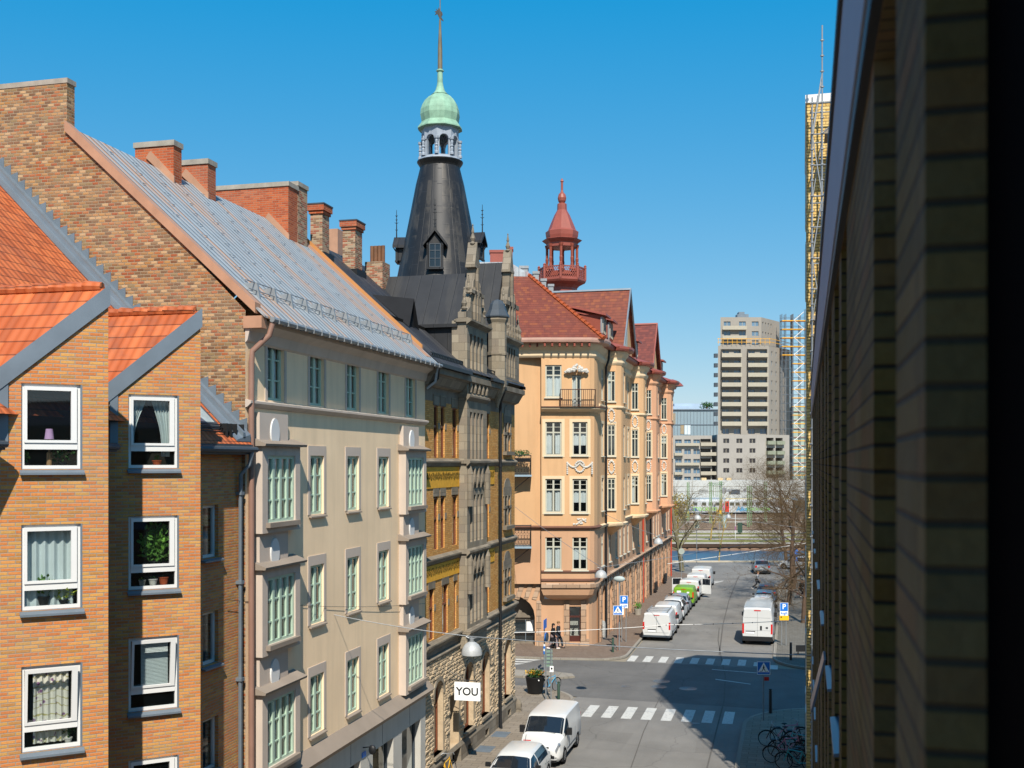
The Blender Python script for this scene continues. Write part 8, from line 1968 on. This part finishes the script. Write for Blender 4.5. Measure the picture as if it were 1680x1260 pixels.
# camera surveillance sign, back of a direction sign and blue pole near the planter
t = thing('direction_sign', 'grey green back of a road direction sign on two posts by the planter', 'sign', (*G(900, 1152), .1)); x, y = G(900, 1152); f = F(x, y, CT, ST); q = 55.5/1800
m = MB(); m.wbox(f, -6.5*q, 6.5*q, -.03, 0, Hh(1102, 55.5), Hh(1072, 55.5)); m.build('sign_back', plain('grey_green_sign_back', '7c9486', .6, .08, 4, metal=.2), t)
for z in range(6): 
    m = MB() if z == 0 else m
    m.wbox(f, -6.7*q, 6.7*q, .0, .03, Hh(1072+z*6, 55.5)-.02, Hh(1072+z*6, 55.5)+.02)
m.build('sign_rib', M['lead'], t)
for u in (-4.6*q, 4.0*q): m = MB(); a = f.p(u, .05, 0); pole(m, a[0], a[1], Hh(1071, 55.5), .035); m.build('post', M['zinc'], t)
m = MB(); m.wbox(f, 2*q, 8.2*q, .09, .1, Hh(1110, 55.5), Hh(1100, 55.5)); m.build('camera_plate', M['white_sign'], t); m = MB(); a = f.p(5*q, 0, 0); m.extr(f, [(3.4*q, Hh(1105, 55.5)), (6*q, Hh(1106.5, 55.5)), (7*q, Hh(1103.5, 55.5)), (4*q, Hh(1102, 55.5))], .1, .105); m.build('camera_symbol', M['black_sign'], t)
x, y = G(893, 1103); x, y = W(893, 64); q = 64/1800; t = thing('traffic_pole', 'blue and white banded pole with narrow blue signs seen edge on, on the traffic island', 'sign', (x, y, .1)); f = F(x, y, CT, ST); f2 = F(x, y, cos(TH+1.35), sin(TH+1.35))
m = MB(); pole(m, x, y, Hh(1018, 64), .035); m.build('post', M['zinc'], t)
m = MB()
for a, b in ((1060, 1064), (1068, 1073)): m.lathe(x, y, [(.06, Hh(b, 64)), (.06, Hh(a, 64))], 10)
m.build('blue_band', M['blue_sign'], t); m = MB()
for a, b in ((1064, 1068), (1057, 1060)): m.lathe(x, y, [(.055, Hh(b, 64)), (.055, Hh(a, 64))], 10)
m.build('white_band', M['white_sign'], t)
m = MB(); m.wbox(f2, -.45, .45, .04, .06, Hh(1031, 64), Hh(1016, 64)); m.build('name_plate', M['blue_sign'], t)
m = MB(); g2 = F(x+.05, y, cos(TH+1.3), sin(TH+1.3)); zc = Hh(1045, 64)
m.extr(g2, [(.32*cos(k*pi/10), zc+.28*sin(k*pi/10)) for k in range(20)], .04, .07); m.build('round_sign', M['blue_sign'], t); m = MB(); m.extr(F(x+.16, y, cos(TH+1.3), sin(TH+1.3)), [(.3*cos(k*pi/10), zc+.26*sin(k*pi/10)) for k in range(20)], .0, .03); m.build('round_sign_back', M['lead_d'], t)
def bollard(label, px, py, h=.95, mat='signgreen'):
    x, y = G(px, py); m = MB(); m.lathe(x, y, [(.075, .1), (.075, .1+h-.1), (.06, .1+h-.08), (.06, .1+h-.05), (.08, .1+h-.03), (.08, .1+h), (.03, .1+h+.02)], 10); m.solo('bollard', M[mat], label, 'bollard', (x, y, .1), 'street corner bollards', smooth=True)
bollard('dark green bollard on the sunlit left corner beside the crossing sign', 1005.5, 1073); bollard('dark green bollard behind the near white van', 916.5, 1152); bollard('black bollard on the right corner beyond the cross street', 1297.5, 1086, 1.1, 'black_iron'); bollard('black bollard on the near right corner in the shadow', 1264, 1174, 1.2, 'black_iron')
x, y = G(878, 1141); t = thing('planter', 'big black round planter full of yellow and orange flowers at the corner', 'planter', (x, y, .12)); m = MB(); m.lathe(x, y, [(.38, .16), (.4, .2), (.51, .95), (.53, .97), (.53, 1.02), (.46, 1.02), (.44, .95)], 24)
for k in range(4): m.box(x+.3*cos(k*1.57+.8)-.05, x+.3*cos(k*1.57+.8)+.05, y+.3*sin(k*1.57+.8)-.05, y+.3*sin(k*1.57+.8)+.05, .11, .18)
m.build('pot', M['black_iron'], t, smooth=True); m = MB(); leafball(m, (x, y, 1.15), (.42, .42, .2), 420, .13, seed=3); m.build('foliage', M['leaf_d'], t)
for c, s, n_ in (('e0b01c', 5, 150), ('d07a20', 6, 90)): m = MB(); leafball(m, (x+(.05 if s == 6 else -.08), y, 1.2), (.48, .45, .12), n_, .09, .6, seed=s); m.build('flowers', plain('flower_'+c, c, .7, .1), t)
n = MB(); p_ = F(x, y, CT, ST); n.extr(p_, [(.18+.035*cos(k*pi/6), .9+.035*sin(k*pi/6)) for k in range(12)], .49, .51); n.build('white_tag', M['white_sign'], t)
x, y = G(988, 1050); m = MB(); m.lathe(x, y, [(.22, .1), (.24, .2), (.24, 1.15), (.2, 1.3), (.1, 1.36)], 14); m.solo('litter_bin', plain('grey_sticker_covered_bin', 'a0a09c', .6, .35, 12), 'grey round bin covered with stickers against the corner house', 'bin', (x, y, .1), smooth=True)
x, y = G(1071, 978); t = thing('small_planter', 'small grey planter with a green shrub by the apricot facade', 'planter', (-12.0, 88.4, .12)); m = MB(); m.lathe(-12.0, 88.4, [(.26, .12), (.32, .6), (.28, .6)], 12); m.build('pot', M['concrete'], t); m = MB(); leafball(m, (-12.0, 88.4, .8), (.3, .3, .28), 150, .14, seed=9); m.build('foliage', M['leaf'], t)
# hanging street lamps on span wires
def lamp(label, px, zc, ytop, ybot, wpx):
    x, y = W(px, zc); z1, z0 = Hh(ytop, zc), Hh(ybot, zc); r = wpx/2*zc/1800; t = thing('street_lamp', label, 'street lamp', (x, y, z0), 'bell shaped lamps hung over the streets')
    m = MB(); h = z1-z0; m.lathe(x, y, [(r, z0), (r*1.0, z0+h*.06), (r*.96, z0+h*.25), (r*.85, z0+h*.45), (r*.66, z0+h*.62), (r*.4, z0+h*.74), (r*.22, z0+h*.79)], 22); m.build('shade', M['shade'], t, smooth=True)
    m = MB(); m.lathe(x, y, [(r*.22, z0+h*.76), (r*.2, z0+h*1.0), (r*.1, z0+h*1.02), (r*.1, z0+h*1.12)], 10); m.tube([(x-r*.6, y, z1+h*.08), (x-r*.25, y, z1+h*.0), (x+r*.25, y, z1+.0), (x+r*.6, y, z1+h*.08)], r*.05, 5); m.build('fitting', M['zinc'], t)
    m = MB(); m.lathe(x, y, [(r*.86, z0+.01), (r*.86, z0+h*.05), (0.01, z0+h*.05)], 16); m.build('diffuser', M['lead_d'], t); return (x, y, z1+h*.1)
M['shade'] = plain('mottled_aluminium_shade', 'adafaf', .55, .12, 9, metal=.2)
A1 = lamp('nearest and largest bell lamp, above the YOU sign', 774, 31.8, 1047, 1074, 34)
A2 = lamp('bell lamp in front of the oriel of the apricot corner house', 986, 54, 932, 947, 20)
A3 = lamp('bell lamp in front of the far arcade of the corner house', 1080, 72, 880, 892, 15)
A4 = lamp('bell lamp over the street, left of the two small ones before the train', 1144.5, 95, 843, 852, 12)
A5 = lamp('smallest bell lamp right of the other one below the train', 1195, 133, 842, 850, 9)
x, y = W(1016, 60); m = MB(); z = Hh(956, 60); m.lathe(x, y, [(0.01, z-.02), (.31, z-.01), (.33, z+.01), (.31, z+.03), (.1, z+.07), (.01, z+.08)], 22)
t = thing('disc_lamp', 'flat round disc lamp on a slim pole by the left corner', 'street lamp', (x, y, 0)); m = MB(); z = Hh(950, 72); x, y = W(1016, 72); t.location = (x, y, 0); m.blob((x, y, z), (.39, .2, .2), 18, 8); m.build('disc', plain('pale_grey_green_disc', 'a3aeac', .6), t, smooth=True); m = MB(); m.tube([(x, y, .1), (x, y, z)], .04, 6); m.build('pole', M['zinc'], t)
def wire(label, pts, r, mat='zinc', sag=.25, clips=0):
    t = thing('span_wire', label, 'wire', pts[0], 'wires across the street'); P = []
    for a, b in zip(pts, pts[1:]):
        a, b = Vector(a), Vector(b)
        for k in range(13): q = k/12; p = a.lerp(b, q); p.z -= sag*4*q*(1-q); P.append(p)
    m = MB(); m.tube(P, r, 5); m.build('cable', M[mat], t)
    if clips:
        m = MB(); L = (Vector(pts[-1])-Vector(pts[0])).length; n = int(L/clips)
        for k in range(1, n): i = k/n*(len(P)-1); j = int(i); m.blob(P[j].lerp(P[min(j+1, len(P)-1)], i-j), r*1.9, 6, 4)
        m.build('clip', M['black_iron'], t)
def ip(px, py, z): x, y = W(px, z); return (x, y, Hh(py, z))
wire('span wire holding the nearest lamp, from the stone facade to the near building', [(-13.2, 30.4, A1[2]+.5), A1, (XW(28)-.02, 29.5, 7.4)], .012, sag=.05)
wire('pale span wire with dark clips crossing just beyond the nearest lamp', [ip(843, 1038, 50), ip(1100, 1025, 50), ip(1330, 1016, 50)], .014, 'white_paint', .05, .9)
wire('wire slanting over the apricot facade past the second lamp', [ip(843, 830, 71), A2, ip(1330, 872, 57)], .012, sag=.1)
wire('span wire through the third lamp in front of the arcade', [(-12.6, 76, 8.8), A3, (1.4, 62, 8.2)], .015, sag=.1)
wire('pale span wire with dark clips low over the end of the street', [ip(1095, 925, 100), ip(1200, 910, 100), ip(1330, 890, 100)], .024, 'white_paint', .0, 1.5)
wire('thin wire over the bare trees with the fourth lamp', [ip(1097, 880, 95), A4, ip(1330, 868, 95)], .015, sag=.05)
wire('thin wire crossing the cream facade from the orange house', [(-13.2, 23.9, 9.1), (-13.1, 38.5, 7.2)], .006, 'black_iron', .15)
wire('thin wire high above the tracks', [ip(1095, 835, 150), A5, ip(1330, 835, 150)], .02, sag=.05)
x, y = G(1118, 985); 
for lab, px, py, z1, kind in (('small round grey-backed sign on a pole at the end of the left pavement', 1118, 955, 3.7, 'r'), ('small grey-green square sign on a thin pole by the canal', 1143, 935, 5.6, 's')):
    x, y = G(px, py); t = thing('small_sign', lab, 'sign', (x, y, .05)); m = MB(); m.tube([(x, y, 0), (x, y, z1)], .04, 6); m.build('post', M['zinc'], t); f = F(x, y, CT, ST); m = MB()
    if kind == 'r': m.extr(f, [(.32*cos(k*pi/8), z1-.5+.32*sin(k*pi/8)) for k in range(16)], .03, .05)
    else: m.wbox(f, -.3, .3, .03, .05, z1-.75, z1)
    m.build('plate', plain('grey_sign_back', '9aa39c', .5, .05), t)
x, y = G(1304, 950); t = thing('blue_sign', 'blue round traffic sign half hidden by twigs at the right end of the street', 'sign', (x, y, 0)); m = MB(); m.tube([(x, y, 0), (x, y, 3.3)], .04, 6); m.build('post', M['zinc'], t); f = F(x, y, CT, ST); m = MB(); m.extr(f, [(.35*cos(k*pi/8), 2.9+.35*sin(k*pi/8)) for k in range(16)], .03, .05); m.wbox(f, -.25, .25, .03, .05, 1.9, 2.45); m.build('plate', M['blue_sign'], t)
x, y = W(1335, 68.8); t = thing('barrier_board', 'low dark barrier board with a blue mark on the far right corner', 'barrier', (*W(1318, 70), .12)); f = F(*W(1306, 70), CT, ST); m = MB(); m.wbox(f, 0, 1.6, -.05, .05, .35, .75); m.build('board', M['black_iron'], t); m = MB(); m.wbox(f, .6, .8, .05, .055, .42, .68); m.build('blue_mark', M['blue_sign'], t); m = MB()
for u in (.1, 1.4): m.wbox(f, u, u+.06, -.04, .04, .12, .35)
m.build('leg', M['black_iron'], t)
for lab, px, py in (('nearer pale metal cellar hatch on the left pavement by the plinth', 789, 1233), ('farther pale metal cellar hatch on the left pavement by the plinth', 803, 1208)):
    p = G(px, py); x = -12.72; y = p[1]; m = MB(); m.box(x-.35, x+.35, y-.5, y+.5, .118, .128); m.solo('cellar_hatch', M['lead'], lab, 'hatch', (x, y, .12), 'cellar hatches in the pavement')
t = thing('shop_lamp', 'round projecting lamp and small blue number plate on the pale shop front', 'lamp', (BX+.02, 32.2, 3.3)); m = MB(); f = F(BX+.02, 0, 0, 1); m.tube([f.p(32.6, 0, 3.35), f.p(32.6, .3, 3.4)], .02, 5); m.blob(f.p(32.6, .32, 3.3), (.13, .08, .16), 10, 6); m.build('lamp_head', M['black_iron'], t, smooth=True)
m = MB(); m.wbox(f, 32.25, 32.6, .0, .03, 2.95, 3.2) if False else m.wbox(f, 32.5, 32.8, .0, .03, 3.04, 3.2); m.build('number_plate', M['blue_sign'], t)
# distant city edge so the horizon is closed
for i, (px0, px1, z, yt) in enumerate(((1020, 1110, 520, 742), (1290, 1420, 480, 735))):
    f = seg(W(px0, z), W(px1, z)); t = thing('distant_building', ('left', 'right')[i]+' one of the distant plain grey buildings closing the horizon beyond the railway', 'building', f.p(f.L/2, 0, 0)); m = MB(); m.wbox(f, 0, f.L, -20, 0, 0, Hh(yt, z)); m.build('wall', M['conc_l'], t)
